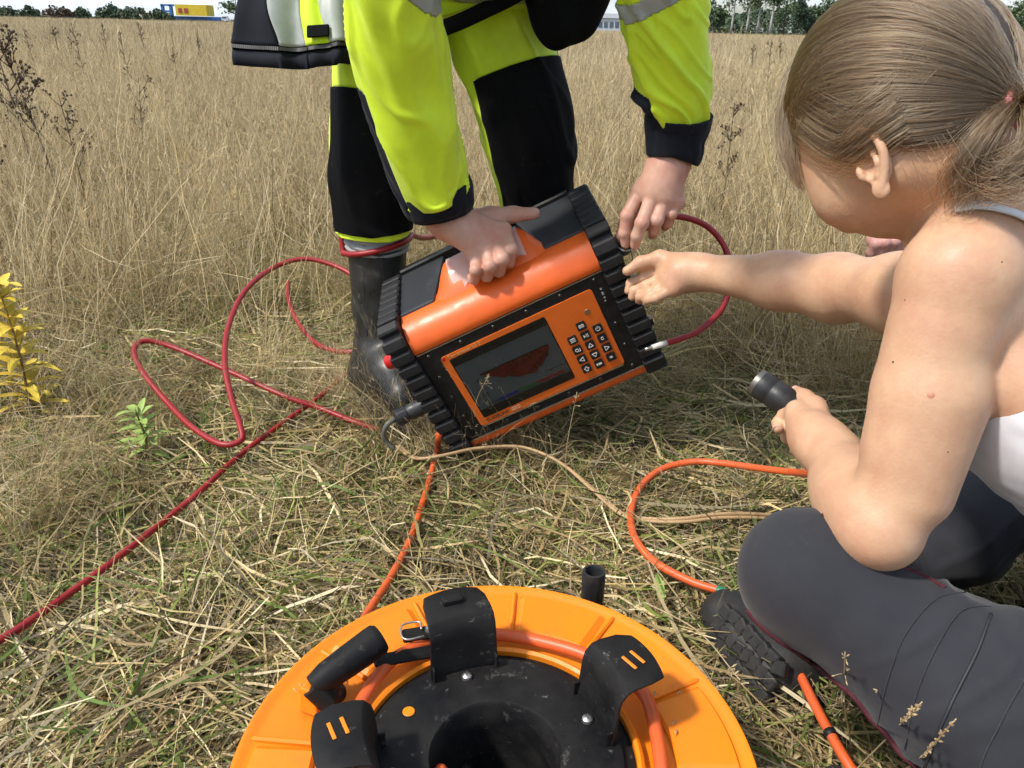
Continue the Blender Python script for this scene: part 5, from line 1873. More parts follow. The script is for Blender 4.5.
    for pts in ([on_skin(x, y, .6) for x, y in ((955, 208), (970, 205), (985, 206), (1003, 210), (1022, 217), (1042, 229), (1062, 250), (1080, 300), (1090, 360), (1096, 400))],
                [P(1010, 300, .80), P(1030, 240, .77), P(1060, 240, .72), P(1090, 320, .68), P(1100, 400, .66)]):
        c_ = spline(pts, 8)
        V = []
        for i, p in enumerate(c_):
            tg = nrm(c_[min(i + 1, len(c_) - 1)] - c_[max(i - 1, 0)])
            nn = nrm(p - (CH - spine * .02)); nn = nrm(nn - tg * (nn @ tg)); sd_ = np.cross(tg, nn)
            V += [p - sd_ * .0055, p + nn * .0012, p + sd_ * .0055]
        so = MB().add(V, [(3 * i + j, 3 * i + j + 1, 3 * i + j + 4, 3 * i + j + 3) for i in range(len(c_) - 1) for j in range(2)]).build('strap', WHITE_TOP, smooth=True)
        sm = so.modifiers.new('thickness', 'SOLIDIFY'); sm.thickness = 0.0022; sm.offset = 0
        O.append(so)
    # ---------- trousers
    KL, HL = P(808, 573, .70), np.array([0.590, 0.345, 0.165])
    KR, HR = np.array([0.78, 0.90, 0.25]), np.array([0.76, 0.56, 0.165])
    AL = np.array([0.50, 0.70, 0.075]); AR = np.array([0.40, 0.80, 0.075])
    s = SDF([0.12, 0.10, 0.0], [1.02, 1.10, 0.48], 0.0042)
    s.cap(HL, hips, 0.105, 0.13, 0.06); s.cap(HR, hips, 0.105, 0.13, 0.06)
    s.ell(hips, (0.185, 0.145, 0.125), TB, 0.05)
    s.chain([KL, KL * .62 + HL * .38, HL], [0.0540, 0.0650, 0.100], 0.04)
    s.ell(KL + nrm(KL - HL) * 0.004, (0.051, 0.051, 0.051), k=0.02)
    s.chain([KL + [0, 0, -.01], KL * .6 + AL * .4, AL], [0.051, 0.058, 0.045], 0.025)
    s.chain([KR, KR * .5 + HR * .5, HR], [0.062, 0.078, 0.10], 0.04)
    s.chain([KR, KR * .5 + AR * .5, AR], [0.058, 0.058, 0.045], 0.03)
    me = s.mesh('trousers', SLATE)
    # cloth folds: push vertices along their normals
    n = len(me.vertices)
    V = np.empty(n * 3, np.float32); me.vertices.foreach_get('co', V); V = V.reshape(-1, 3)
    N = np.empty(n * 3, np.float32); me.vertex_normals.foreach_get('vector', N); N = N.reshape(-1, 3)
    ax = nrm(HL - KL)
    q = V @ ax
    lat = V - q[:, None] * ax
    fld = vnoise(np.c_[q * 40, lat[:, 1] * 16, lat[:, 2] * 16], 9)
    rid = np.exp(-(vnoise(np.c_[q * 15 + lat[:, 2] * 22, lat[:, 1] * 9 + q * 4, lat[:, 2] * 8], 19) / .15) ** 2)
    rid2 = np.exp(-(vnoise(np.c_[q * 32 - lat[:, 2] * 18, lat[:, 1] * 14, lat[:, 2] * 12], 29) / .16) ** 2)
    near = np.clip((np.linalg.norm(V - KL, axis=1) - 0.06) / 0.11, 0.10, 1)
    V = V + N * (0.0016 * fld + 0.0085 * rid + 0.0038 * rid2)[:, None] * near[:, None]
    me.vertices.foreach_set('co', V.astype(np.float32).ravel())
    me.update()
    tro = link('trousers', me)
    O.append(tro)
    # seams that wrap the leg: find the surface along rings round the thigh axis
    from mathutils.bvhtree import BVHTree
    Qf = np.empty(len(me.loops), np.int32); me.loops.foreach_get('vertex_index', Qf)
    bvh = BVHTree.FromPolygons([tuple(map(float, v)) for v in V], [tuple(map(int, f)) for f in Qf.reshape(-1, 4)])

    def on_surface(px, py):
        r = nrm(ray(px, py))
        hit = bvh.ray_cast(Vector((0, 0, CAM_H)), Vector(r))
        return None if hit[0] is None else np.array(hit[0]) + np.array(hit[1]) * 0.0005

    def on_edge(px, py):
        for k in range(60):
            p = on_surface(px + .7 * k, py - .7 * k)
            if p is not None:
                return p
        return None

    def seam(name, pix, r, m_, edge=False):
        pts = [on_surface(*a) for a in spline(np.array(pix, float), 8)] if not edge else [on_edge(*a) for a in spline(np.array(pix, float), 8)]
        pts = [p for p in pts if p is not None]
        if edge and len(pts) > 8:
            a_ = np.array(pts)
            for _ in range(6):
                a_[1:-1] = (a_[:-2] + a_[1:-1] * 2 + a_[2:]) / 4
            pts = list(a_)
        if len(pts) > 3:
            o = MB().tube(pts, r, 6).build(name, m_, smooth=True)
            sm = o
            O.append(o)
    seam('seam', [(965, 592), (935, 600), (905, 635), (888, 680), (878, 725), (877, 765)], 0.0006, SLATE)
    seam('seam', [(990, 606), (960, 612), (935, 650), (915, 700), (902, 765)], 0.0006, SLATE)
    seam('zip_line', [(991, 614), (978, 650), (958, 690), (935, 740), (925, 768)], 0.0013, mat('zip_dark', (0.02, 0.02, 0.024), 0.6))
    seam('seam', [(1024, 680), (1005, 715), (985, 755), (975, 790)], 0.0006, SLATE)
    seam('maroon_piping', [(745, 612), (765, 645), (790, 676), (835, 700), (870, 730), (905, 757), (935, 785)], 0.0030, MAROON_F, True)
    seam('maroon_piping', [(822, 515), (850, 535), (880, 560), (915, 572), (945, 588)], 0.0018, MAROON_F)
    # ---------- boots: the right one shows its tread under the near knee
    def shoe(heel, toe, solen, flip=1):
        heel, toe, solen = map(np.asarray, (heel, toe, solen))
        d = nrm(toe - heel); nn = nrm(solen - d * (solen @ d)); sd_ = np.cross(d, nn)
        s = SDF(np.minimum(heel, toe) - .11, np.maximum(heel, toe) + .11, 0.004)
        s.chain([heel, heel * .5 + toe * .5, toe], [0.036, 0.035, 0.032], 0.02)
        s.chain([heel - nn * .03, heel * .5 + toe * .5 - nn * .03, toe - nn * .004], [0.036, 0.036, 0.028], 0.03)
        s.cap(heel - nn * .02, heel - nn * .11 + d * .01, 0.040, 0.042, 0.03)
        o = link('boot', s.mesh('boot', SHOE))
        m = MB()
        L = np.linalg.norm(toe - heel)
        rr = random.Random(3)
        lug = []
        for i in range(8):
            for j in (-1, 0, 1):
                u = (i + .5) / 8
                c = heel + d * (u * L * 1.22 - .03) + sd_ * (j * .022 * (1 - .2 * abs(u - .6)) + rr.uniform(-.002, .002)) + nn * .034
                an = rr.uniform(-.5, .5)
                B = [d * math.cos(an) + sd_ * math.sin(an), sd_ * math.cos(an) - d * math.sin(an), nn]
                lg = MB().box(c, (0.0095, 0.0085, 0.006), B=B, bev=0.002).build('tread_lug', SHOE)
                lg.parent = o
        return o
    hp, tp = G(775, 668, .055), G(728, 618, .06)
    O.append(shoe(hp, tp, nrm(cam_vec(-.25, -.15, -.95))))
    O.append(shoe((0.47, 0.70, 0.05), (0.60, 0.80, 0.05), np.array([0.2, 0.3, -.9])))
    # ---------- hair: scalp layer and strands drawn back to the tie
    TIE = P(1018, 105, .575)
    s = SDF(HC - .17, HC + .17, 0.0032)
    s.ell(HC + Uh * 0.032 - Fh * 0.002, (0.093, 0.0785, 0.096), HB)
    # open the face and the neck
    s.ell(HC + Fh * 0.105 - Uh * 0.030, (0.082, 0.12, 0.098), HB, 0.02, cut=True)
    s.ell(HC + Fh * 0.052 + Sh * 0.085 - Uh * 0.034, (0.062, 0.046, 0.060), HB, 0.012, cut=True)
    s.ell(HC + Fh * 0.035 - Sh * 0.085 - Uh * 0.050, (0.055, 0.040, 0.062), HB, 0.012, cut=True)
    s.ell(HC - Uh * 0.095 + Fh * 0.0, (0.12, 0.12, 0.052), HB, 0.012, cut=True)
    sc_m = mat('scalp_hair', (0.060, 0.034, 0.018), 0.55, bump=0.5, bump_scale=260, var=0.5, var_scale=60, stretch=(1, 1, 1))
    O.append(link('hair_underlayer', s.mesh('hair_underlayer', sc_m)))
    rng = np.random.default_rng(5)
    strands, radii = [], []

    def head_pt(f, sgn, u, off):
        """push a direction out to the hair surface"""
        c = HC + Uh * 0.032 - Fh * 0.002
        dv = np.array([f, sgn, u], float)
        L = np.linalg.norm(dv / np.array([0.093, 0.0785, 0.096]))
        return c + (dv / L * (1 + off)) @ HB
    tie_l = (TIE - (HC + Uh * 0.032 - Fh * 0.002)) @ HB.T
    NP = 26

    def add(pts, r=0.00018):
        pts = np.asarray(pts, float)
        dd = np.r_[0, np.cumsum(np.linalg.norm(np.diff(pts, axis=0), axis=1))]
        q = np.linspace(0, dd[-1], NP)
        strands.append(np.stack([np.interp(q, dd, pts[:, k]) for k in range(3)], 1))
        radii.append(r)
    # root line: hairline round the face, temples, nape; strands follow the skull to the tie
    CL = np.random.default_rng(11).uniform(0, 1, (200, 4))
    for i in range(5200):
        side = 1 if rng.uniform() < 0.82 else -1
        v = rng.uniform(0, 1)
        if v < 0.80:
            w_ = rng.uniform(0, 1)                           # along the hairline, parting to temple to ear
            roots = spline([(0.080, 0.004, 0.074), (0.080, 0.030, 0.066), (0.074, 0.052, 0.048), (0.058, 0.066, 0.028), (0.036, 0.075, 0.010), (0.014, 0.079, -0.008), (-0.006, 0.079, -0.030), (-0.026, 0.072, -0.056), (-0.046, 0.056, -0.070), (-0.066, 0.026, -0.078)], 12)
            f, sg, u = roots[int(w_ * (len(roots) - 1))]
            back = rng.uniform(0, 1) ** 2 * 0.55
        else:
            f, sg, u = 0.06 - rng.uniform(0, .10), rng.uniform(0.0, .05), 0.085
            back = 0
        f += rng.normal(0, .005); u += rng.normal(0, .006)
        sg = sg * side + rng.normal(0, .003)
        a = np.array([f, sg, u]); b = tie_l.copy()
        ck = int((w_ if v < .8 else 2 + sg * 9) * 46) % 97 + (97 if side < 0 else 0)
        off0 = 0.005 + 0.050 * CL[ck, 0] * rng.uniform(.5, 1.1) + rng.uniform(0, .012)
        pts = []
        wav = (CL[ck, 1:3] - .5) * .16 + rng.normal(0, .012, 2)
        for tq in np.linspace(back, 1, 18):
            c = a * (1 - tq) + b * tq
            # keep the path on the skull: bow upward for crown strands
            c = c + np.array([0, side * 0.030 * math.sin(math.pi * tq), max(0.0, 0.012 + 0.8 * u) * math.sin(math.pi * tq)])
            c = c + np.array([0, wav[0], wav[1]]) * math.sin(math.pi * tq) * .25
            lift = off0 + 0.035 * math.sin(math.pi * min(1, tq * 1.1)) * (0.5 + rng.uniform(0, .02))
            h = head_pt(*c, lift)
            if tq > 0.80:
                k2 = (tq - 0.80) / 0.20
                h = h * (1 - k2 * k2) + (TIE + rng.normal(0, .006, 3)) * k2 * k2
            pts.append(h)
        add(pts)
    # locks swept over the top of the ear
    for i in range(200):
        k = rng.normal(0, .0105, 3)
        pp = [head_pt(.060 + k[0], .062, .034 + k[1], .02), head_pt(.034 + k[0], .075, .006 + k[1], .05), head_pt(.004 + k[0], .079, -.034 + k[1], .125 + abs(k[2])), head_pt(-.018 + k[0], .078, -.036 + k[1], .125 + abs(k[2])),
              head_pt(-.044, .068, -.034 + k[1], .06), head_pt(-.070, .045, -.022 + k[1], .03), TIE + rng.normal(0, .006, 3)]
        add(spline(pp, 5))
    # the tail: drops from the tie and curls forward behind the neck
    tail = spline([TIE + [0, 0, 0], P(1032, 118, .555), P(1030, 150, .55), P(1000, 172, .565), P(974, 177, .585), P(958, 190, .592)], 6)
    tail2 = spline([TIE, P(1040, 95, .55), P(1060, 130, .545), P(1045, 164, .55), P(1010, 182, .56), P(985, 172, .57)], 6)
    tail3 = spline([TIE, P(1005, 112, .565), P(985, 135, .565), P(968, 160, .575), P(962, 178, .585), P(964, 192, .59)], 6)
    for i in range(1900):
        T_ = (tail, tail2, tail3, tail3, tail)[rng.integers(0, 5)]
        o = rng.normal(0, 1, 3)
        sp_ = np.linspace(0.25, 1.25, len(T_))[:, None]
        cut = rng.integers(int(len(T_) * .85), len(T_) + 1)
        pts = T_[:cut] + o * 0.0068 * sp_[:cut] + np.cumsum(rng.normal(0, .00028, (cut, 3)), 0)
        add(pts)
    # loose front locks hanging past the temple
    lock = spline([P(845, 18, .70), P(822, 42, .705), P(800, 72, .71), P(788, 104, .71), P(784, 134, .71), P(788, 162, .705), P(801, 190, .70)], 6)
    lock2 = spline([P(850, 25, .68), P(826, 50, .685), P(806, 82, .69), P(797, 112, .69), P(793, 140, .69), P(794, 160, .69), P(799, 180, .69)], 6)
    for i in range(760):
        T_ = lock if rng.uniform() < .65 else lock2
        o = rng.normal(0, 1, 3) * np.array([1, 1, .6])
        tp_ = np.linspace(1.0, 0.35, len(T_))[:, None]
        cut = rng.integers(int(len(T_) * .7), len(T_) + 1)
        add(T_[:cut] + o * 0.0056 * tp_[:cut] + np.cumsum(rng.normal(0, .0003, (cut, 3)), 0))
    # stray hairs on the crown and the neck
    for i in range(70):
        f, sg, u = rng.uniform(-.07, .08), rng.uniform(-.02, .06), rng.uniform(.03, .09)
        p = head_pt(f, sg, u, .05)
        dv = nrm(tie_l @ HB * 1.0 + rng.normal(0, .04, 3))
        add(spline([p, p + dv * .02 + Uh * .004, p + dv * .045 + Uh * rng.uniform(.002, .008), p + dv * .07 + rng.normal(0, .004, 3)], 8), .00010)
    for i in range(22):
        p = HC + Sh * .06 - Uh * .035 - Fh * rng.uniform(.02, .06) + rng.normal(0, .004, 3)
        add([p, p - Uh * .02 - Fh * .005 + Sh * .006, p - Uh * .045 + rng.normal(0, .005, 3)], .00010)
    hc = bpy.data.hair_curves.new('hair')
    hc.add_curves([NP] * len(strands))
    A = np.stack(strands).astype(np.float32)
    hc.points.foreach_set('position', A.ravel())
    ra = hc.attributes.get('radius') or hc.attributes.new('radius', 'FLOAT', 'POINT')
    rd = np.repeat(np.array(radii, np.float32)[:, None], NP, 1) * np.linspace(1.0, 0.55, NP)[None]
    ra.data.foreach_set('value', (rd * 1.55).astype(np.float32).ravel())
    hc.materials.append(hair_material())
    ho = bpy.data.objects.new('hair', hc)
    col.objects.link(ho)
    O.append(ho)
    m = MB()
    td = nrm(TIE - HC)
    bx_ = nrm(np.cross(td, Uh)); by_ = np.cross(td, bx_)
    m.tube([TIE + td * 0.000 + (bx_ * math.cos(q) + by_ * math.sin(q)) * 0.014 for q in np.linspace(0, 2 * math.pi, 25)], 0.0035, 8, caps=False)
    O.append(m.build('hair_tie', mat('pink_elastic', (0.55, 0.22, 0.24), 0.7), smooth=True))
    adopt(t, *O)
    return t


woman = build_woman()
# ------------------------------------------------------------------ third person, almost hidden behind the seated one
def build_third():
    t = empty_at('person', (0.95, 1.35, 0.0), 'person mostly hidden behind the seated one, only pink fingers on a black grip showing', 'person')
    O = []
    W = P(918, 252, 1.20)
    s = SDF([0.40, 0.85, -0.02], [1.50, 1.85, 1.0], 0.006)
    head, neck = np.array([0.92, 1.34, 0.70]), np.array([0.98, 1.38, 0.58])
    hip = np.array([1.08, 1.52, 0.18])
    s.ell(head, (0.085, 0.098, 0.11), k=0.02)
    s.ell(head + [-.07, -.05, -.02], (0.02, 0.02, 0.02), k=0.015)
    s.cap(head, neck, 0.05, 0.055, 0.03)
    s.cap(neck, hip, 0.12, 0.15, 0.06)
    s.chain([neck + [-.12, -.06, -.05], np.array([0.78, 1.20, 0.40]), W], [0.055, 0.042, 0.027], 0.02)
    s.chain([neck + [.14, .06, -.06], np.array([1.18, 1.30, 0.34]), np.array([1.02, 1.16, 0.24])], [0.055, 0.042, 0.03], 0.02)
    s.chain([hip + [-.08, -.05, 0], np.array([0.85, 1.28, 0.20]), np.array([1.10, 1.42, 0.06])], [0.10, 0.065, 0.05], 0.03)
    s.chain([hip + [.10, 0, 0], np.array([1.25, 1.20, 0.16]), np.array([1.25, 1.55, 0.06])], [0.10, 0.065, 0.05], 0.03)
    h = SDF(P(890, 240, 1.18) - .12, P(890, 240, 1.18) + .12, 0.002)
    mcp = [P(902, 236, 1.17), P(893, 238, 1.165), P(884, 239, 1.165), P(875, 241, 1.17)]
    fin = [[m + cam_vec(-.004, -.007, -.012) for m in mcp], [m + cam_vec(-.006, -.018, .000) for m in mcp], [m + cam_vec(-.004, -.024, .016) for m in mcp]]
    hand(h, W * .6 + mcp[1] * .4, mcp, [[fin[0][i], fin[1][i], fin[2][i]] for i in range(4)], [W, P(905, 246, 1.20), P(892, 246, 1.21), P(880, 246, 1.215)], 1.0)
    V, Q = join_np([s.mesh('b', None), h.mesh('h', None)])
    O.append(link('body', mesh_np('body', V, Q, skin_material('skin_pink', (0.60, 0.33, 0.28), (0.56, 0.25, 0.21)))))
    j = SDF([0.40, 0.85, -0.02], [1.50, 1.85, 0.9], 0.008)
    j.cap(neck - [0, 0, .03], hip, 0.135, 0.165, 0.06)
    j.chain([neck + [-.12, -.06, -.05], np.array([0.78, 1.20, 0.40]), np.array([0.80, 1.18, 0.42]) * .35 + W * .65], [0.066, 0.055, 0.045], 0.02)
    j.chain([neck + [.14, .06, -.06], np.array([1.18, 1.30, 0.34]), np.array([1.04, 1.18, 0.25])], [0.066, 0.055, 0.045], 0.02)
    O.append(link('jacket', j.mesh('jacket', NAVY)))
    j = SDF([0.40, 0.85, -0.05], [1.60, 1.85, 0.5], 0.008)
    j.ell(hip, (0.19, 0.17, 0.15), k=.03)
    j.chain([hip + [-.08, -.05, 0], np.array([0.85, 1.28, 0.20]), np.array([1.10, 1.42, 0.06])], [0.11, 0.075, 0.06], 0.03)
    j.chain([hip + [.10, 0, 0], np.array([1.25, 1.20, 0.16]), np.array([1.25, 1.55, 0.06])], [0.11, 0.075, 0.06], 0.03)
    O.append(link('trousers', j.mesh('trousers', BLACK_F)))
    hr = SDF(head - .15, head + .15, 0.006)
    hr.ell(head + [0.012, 0.012, 0.018], (0.088, 0.099, 0.106))
    O.append(link('hair', hr.mesh('hair', HAIRB)))
    adopt(t, *O)
    a, b = P(876, 252, 1.20), P(925, 251, 1.22)
    tag(MB().tube(spline([a, (a + b) / 2, b], 4), [0.012] * 4 + [0.013] * 5, 14).build('black_grip', CONN_EARLY, smooth=True), 'black grip under the pink fingers behind the chin', 'handle')


CONN_EARLY = mat('grip_black', (0.014, 0.014, 0.016), 0.4)
build_third()
# ------------------------------------------------------------------ cables, connectors, stake
CABLE_R = mat('red_cable', (0.30, 0.010, 0.013), 0.45, var=0.4, var_scale=40, var_color=(0.25, 0.02, 0.022), bump=0.05, bump_scale=300)
CABLE_T = mat('tan_twin_lead', (0.46, 0.31, 0.16), 0.5, var=0.5, var_scale=30, var_color=(0.36, 0.22, 0.11))
CONN = mat('connector_black', (0.016, 0.017, 0.019), 0.38, var=0.4, var_scale=60, var_color=(0.045, 0.044, 0.042), rough_var=0.25, bump=0.04, bump_scale=400)
GREEN_TAPE = mat('green_tape', (0.02, 0.19, 0.10), 0.45)
STALK = mat('pale_plug', (0.62, 0.60, 0.55), 0.4)


def wire(name, pts, r, m, label, n=10, cat='cable', group=None, sides=10):
    o = MB().tube(spline(pts, n), r, sides).build(name, m, smooth=True)
    tag(o, label, cat, group)
    return o


def build_cables():
    g = lambda x, y, z: G(x, y, z)
    # long red cable: straight run from the lower left to the boot
    wire('red_cable', [g(-60, 668, .060), g(0, 640, .066), g(60, 600, .060), g(120, 556, .056), g(175, 512, .048), g(205, 487, .060), g(240, 455, .050), g(280, 425, .052), g(318, 398, .060), g(345, 376, .055), g(372, 352, .050), g(400, 336, .04)],
         0.0052, CABLE_R, 'long straight red cable running from the boot to the lower left corner', 8)
    # springy loops of red cable
    L = [(288, 282, .12), (288, 296, .12), (294, 315, .11), (312, 340, .10), (335, 351, .10), (358, 350, .11), (372, 337, .13), (376, 316, .17), (368, 293, .21), (346, 271, .24), (308, 259, .26), (275, 267, .25), (245, 291, .23),
         (228, 328, .19), (225, 365, .155), (232, 400, .12), (240, 425, .10), (241, 440, .085), (221, 444, .08), (192, 427, .085), (167, 402, .10), (142, 371, .13), (134, 350, .15), (146, 341, .155), (175, 348, .14), (233, 373, .11),
         (287, 397, .085), (317, 407, .07), (350, 420, .058), (385, 432, .045)]
    wire('red_cable', [g(*q) for q in L], 0.0056, CABLE_R, 'red cable curling in big springy loops beside the rubber boot', 8)
    # red cable looped round the boot top
    ct = P(377, 240, 1.46)
    rt = nrm(ray(400, 240) - ray(360, 240)); aw = nrm(np.array([0, 1.0, 0]))
    pts = [P(340, 219, 1.44)]
    for q in np.linspace(math.pi * 1.06, math.pi * 2.1, 12):
        pts.append(ct + rt * (0.064 * math.cos(q)) + aw * (0.066 * math.sin(q)) + [0, 0, -0.006 + 0.012 * math.cos(q * 1.0)])
    pts = [p - np.array([0, 0, 0.0]) for p in pts]
    pts += [P(425, 238, 1.60), P(450, 233, 1.72), P(480, 228, 1.85)]
    wire('red_cable', pts, 0.0055, CABLE_R, 'red cable hooked around the top of the rubber boot', 6)
    wire('red_cable', [P(405, 288, 1.80), P(412, 272, 1.82), P(428, 262, 1.85), P(445, 255, 1.88), P(470, 250, 1.9)], 0.0052, mat('faded_red_cable', (0.42, 0.10, 0.08), 0.5, var=0.4, var_scale=30), 'short faded red cable arc showing behind the instrument', 6)
    # arc from the metal plug to the lower socket
    wire('red_cable', [P(640, 232, 1.26), P(660, 219, 1.27), P(682, 217, 1.28), P(708, 227, 1.29), P(726, 250, 1.29), P(730, 280, 1.28), P(722, 308, 1.27), P(700, 330, 1.255), P(680, 339, 1.245), P(667, 343, 1.24)], 0.0052, CABLE_R,
         'red cable arcing from the metal plug back to the end of the instrument', 8)
    t = empty_at('banana_plug', P(658, 346, 1.235), 'thin pale plug pushed into the lower end of the instrument', 'plug')
    o = [MB().tube([P(667, 343, 1.24), P(660, 345, 1.237), P(652, 347.5, 1.233)], [0.0046, 0.0048, 0.0042], 10).build('plug_sleeve', STALK, smooth=True),
         MB().tube([P(652, 347.5, 1.233), P(645, 349.5, 1.229)], 0.0026, 8).build('plug_pin', METAL, smooth=True)]
    adopt(t, *o)
    # metal plug pinched between the fingers, with thin lanyards
    a, b = DV(0.212, 0.098, -0.045), P(631, 233, 1.215)
    t = empty_at('metal_plug', a, 'silver round plug held at the instrument socket between finger and thumb', 'connector')
    d = nrm(b - a); x_ = nrm(np.cross(d, [0, 0, 1])); B = [x_, np.cross(d, x_), d]
    Ln = np.linalg.norm(b - a)
    o = [MB().lathe([(0.0095, 0.0), (0.0150, 0.0), (0.0160, 0.003), (0.0160, Ln * .35), (0.0142, Ln * .38), (0.0142, Ln * .45), (0.0152, Ln * .48), (0.0152, Ln * .95), (0.012, Ln), (0.0, Ln)], a, B=B, n=26).build('plug_shell', METAL, auto=40)]
    for k in range(18):
        q = k / 18 * 2 * math.pi
        er = x_ * math.cos(q) + np.cross(d, x_) * math.sin(q)
        o.append(MB().box(a + d * Ln * .72 + er * 0.0152, (0.0009, 0.0009, Ln * .18), B=[x_ * -math.sin(q) + np.cross(d, x_) * math.cos(q), er, d]).build('grip_rib', METAL))
    o.append(MB().tube(spline([P(616, 254, 1.215), P(621, 262, 1.21), P(619, 270, 1.21), P(615, 276, 1.215)], 6), 0.0009, 5).build('lanyard', BLACK_PL, smooth=True))
    o.append(MB().tube(spline([P(629, 246, 1.20), P(632, 256, 1.20), P(632, 263, 1.20)], 6), 0.0009, 5).build('lanyard', BLACK_PL, smooth=True))
    adopt(t, *o)
    # black plug on the near cheek of the instrument
    a, b = P(434, 401, 1.352), P(395, 419, 1.335)
    t = empty_at('cable_plug', a, 'black round plug screwed into the lower near cheek of the instrument', 'connector')
    d = nrm(b - a); x_ = nrm(np.cross(d, [0, 0, 1])); y_ = np.cross(d, x_); B = [x_, y_, d]
    Ln = np.linalg.norm(b - a)
    o = [MB().lathe([(0.0, 0.0), (0.0165, 0.0), (0.0165, 0.006), (0.0148, 0.008), (0.0148, Ln * .62), (0.0130, Ln * .65), (0.0130, Ln * .70), (0.0152, Ln * .72), (0.0150, Ln * .95), (0.0105, Ln), (0.0, Ln)], a, B=B, n=26).build('plug_body', CONN, auto=40)]
    for k in range(14):
        q = k / 14 * 2 * math.pi
        er = x_ * math.cos(q) + y_ * math.sin(q)
        o.append(MB().box(a + d * Ln * .84 + er * 0.0150, (0.0016, 0.0010, Ln * .09), B=[np.cross(d, er), er, d]).build('grip_rib', CONN))
    o.append(MB().tube(spline([b, P(388, 424, 1.33), P(384, 432, 1.335), P(386, 441, 1.345), P(394, 449, 1.35)], 6), 0.0048, 8).build('cable_stub', mat('grey_cable', (0.10, 0.10, 0.08), 0.5), smooth=True))
    adopt(t, *o)
    # orange cable from the instrument down to the reel
    wire('orange_cable', [P(441, 424, 1.36), P(439, 436, 1.355), g(437, 448, .060), g(431, 475, .058), g(421, 508, .062), g(410, 540, .060), g(392, 575, .064), g(374, 603, .075), g(362, 622, .095), P(352, 640, .80), P(356, 660, .73)], 0.0056, CABLE_O,
         'orange cable from under the instrument to the reel', 8)
    # second orange cable: from the held connector, round the bend, under the knee
    Q = [P(834, 430, .86), P(828, 450, .875), P(838, 468, .89), P(822, 474, .90), g(800, 473, .16), g(765, 469, .12), g(720, 463, .095), g(690, 462, .085), g(660, 470, .075), g(640, 488, .07), g(631, 512, .068), g(635, 538, .068), g(655, 562, .07), g(690, 581, .072),
         g(720, 591, .075), g(745, 600, .078), g(765, 616, .072), g(780, 640, .070), g(795, 665, .072), g(815, 705, .075), g(835, 742, .075), g(852, 770, .072), g(880, 815, .06)]
    wire('orange_cable', Q, 0.0058, CABLE_O, 'orange cable bending out of the hand and running under the knee', 8)
    c = [g(717, 590, .0748), g(723, 592, .0755), g(729, 594.3, .0762)]
    tag(MB().tube(spline(c, 4), 0.0066, 12).build('tape_wrap', GREEN_TAPE, smooth=True), 'green tape wrapped on the orange cable by the knee', 'tape')
    tag(MB().tube([g(829, 731, .075), g(832, 737, .075)], 0.0066, 10).build('tape_wrap', BLACK_PL, smooth=True), 'narrow black tape mark on the orange cable beside the trouser leg', 'tape')
    # flat tan strand lying in the straw
    T = [g(398, 446, .05), g(415, 458, .062), g(440, 456, .072), g(475, 449, .074), g(515, 447, .074), g(540, 453, .072), g(565, 466, .07), g(590, 487, .066), (625 and g(622, 514, .062)), g(650, 520, .066), g(685, 520, .074), g(720, 516, .076), g(757, 516, .072), g(800, 520, .05)]
    c = spline(T, 8)
    t = empty_at('twin_cable', c[0], 'flat tan twin strand lying across the straw below the instrument', 'cable')
    o = []
    for s in (-1, 1):
        pp = []
        for i, p in enumerate(c):
            tg = nrm(c[min(i + 1, len(c) - 1)] - c[max(i - 1, 0)])
            sd_ = nrm(np.cross(tg, [0, 0, 1]))
            tw = 0.9 * math.sin(i * 0.045)
            pp.append(p + (sd_ * math.cos(tw) + np.array([0, 0, 1.0]) * math.sin(tw)) * s * 0.0030)
        o.append(MB().tube(pp, 0.0030, 8).build('strand', CABLE_T, smooth=True))
    adopt(t, *o)
    # connector in the hand
    a, b = P(756, 381, .895), P(812, 420, .862)
    t = empty_at('cable_connector', a, 'black cylindrical cable connector with metal front ring, held in the hand', 'connector')
    d = nrm(b - a); x_ = nrm(np.cross(d, [0, 0, 1])); y_ = np.cross(d, x_); B = [x_, y_, d]
    Ln = np.linalg.norm(b - a)
    R = 0.0168
    o = [MB().lathe([(R * .80, 0.0), (R * .92, 0.0), (R * .95, 0.003), (R * .95, 0.008)], a, B=B, n=30).build('metal_ring', mat('dull_ring', (0.22, 0.21, 0.19), 0.45, metal=0.8, var=0.3, var_scale=80), auto=40),
         MB().lathe([(0.0, 0.003), (R * .80, 0.003), (R * .80, 0.0)], a, B=B, n=30).build('insert', mat('insert_black', (0.01, 0.01, 0.01), 0.6), auto=40),
         MB().lathe([(R * .95, 0.006), (R * 1.02, 0.006), (R * 1.04, 0.008), (R * 1.04, 0.020), (R * .98, 0.0215), (R * .98, 0.0235), (R * 1.0, 0.0245), (R * 1.0, 0.046), (R * .93, 0.0475), (R * .93, 0.050), (R * .97, 0.0515), (R * .95, Ln * .9), (0.006, Ln + .01)], a, B=B, n=30).build('shell', CONN, auto=40)]
    pn = mesh('pin', *(lambda q: (q.V, q.F))(MB().lathe([(0.0, -0.001), (0.0012, -0.001), (0.0012, 0.004)], n=8)), METAL)
    for k in range(7):
        q = k / 7 * 2 * math.pi
        c = a + x_ * 0.008 * math.cos(q) + y_ * 0.008 * math.sin(q)
        M = Matrix([[*map(float, (x_[i], y_[i], d[i], c[i]))] for i in range(3)] + [[0, 0, 0, 1]])
        po = link('pin', pn); po.matrix_world = M
        po.parent = o[1]
    adopt(t, *o)
    # black stake standing behind the reel
    a = G(595, 600, 0.0); top = P(594, 571, 0.855)
    a = np.array([top[0] + .002, top[1] - .012, 0.0])
    t = empty_at('ground_stake', a, 'short black hollow stake sticking out of the straw behind the reel', 'stake')
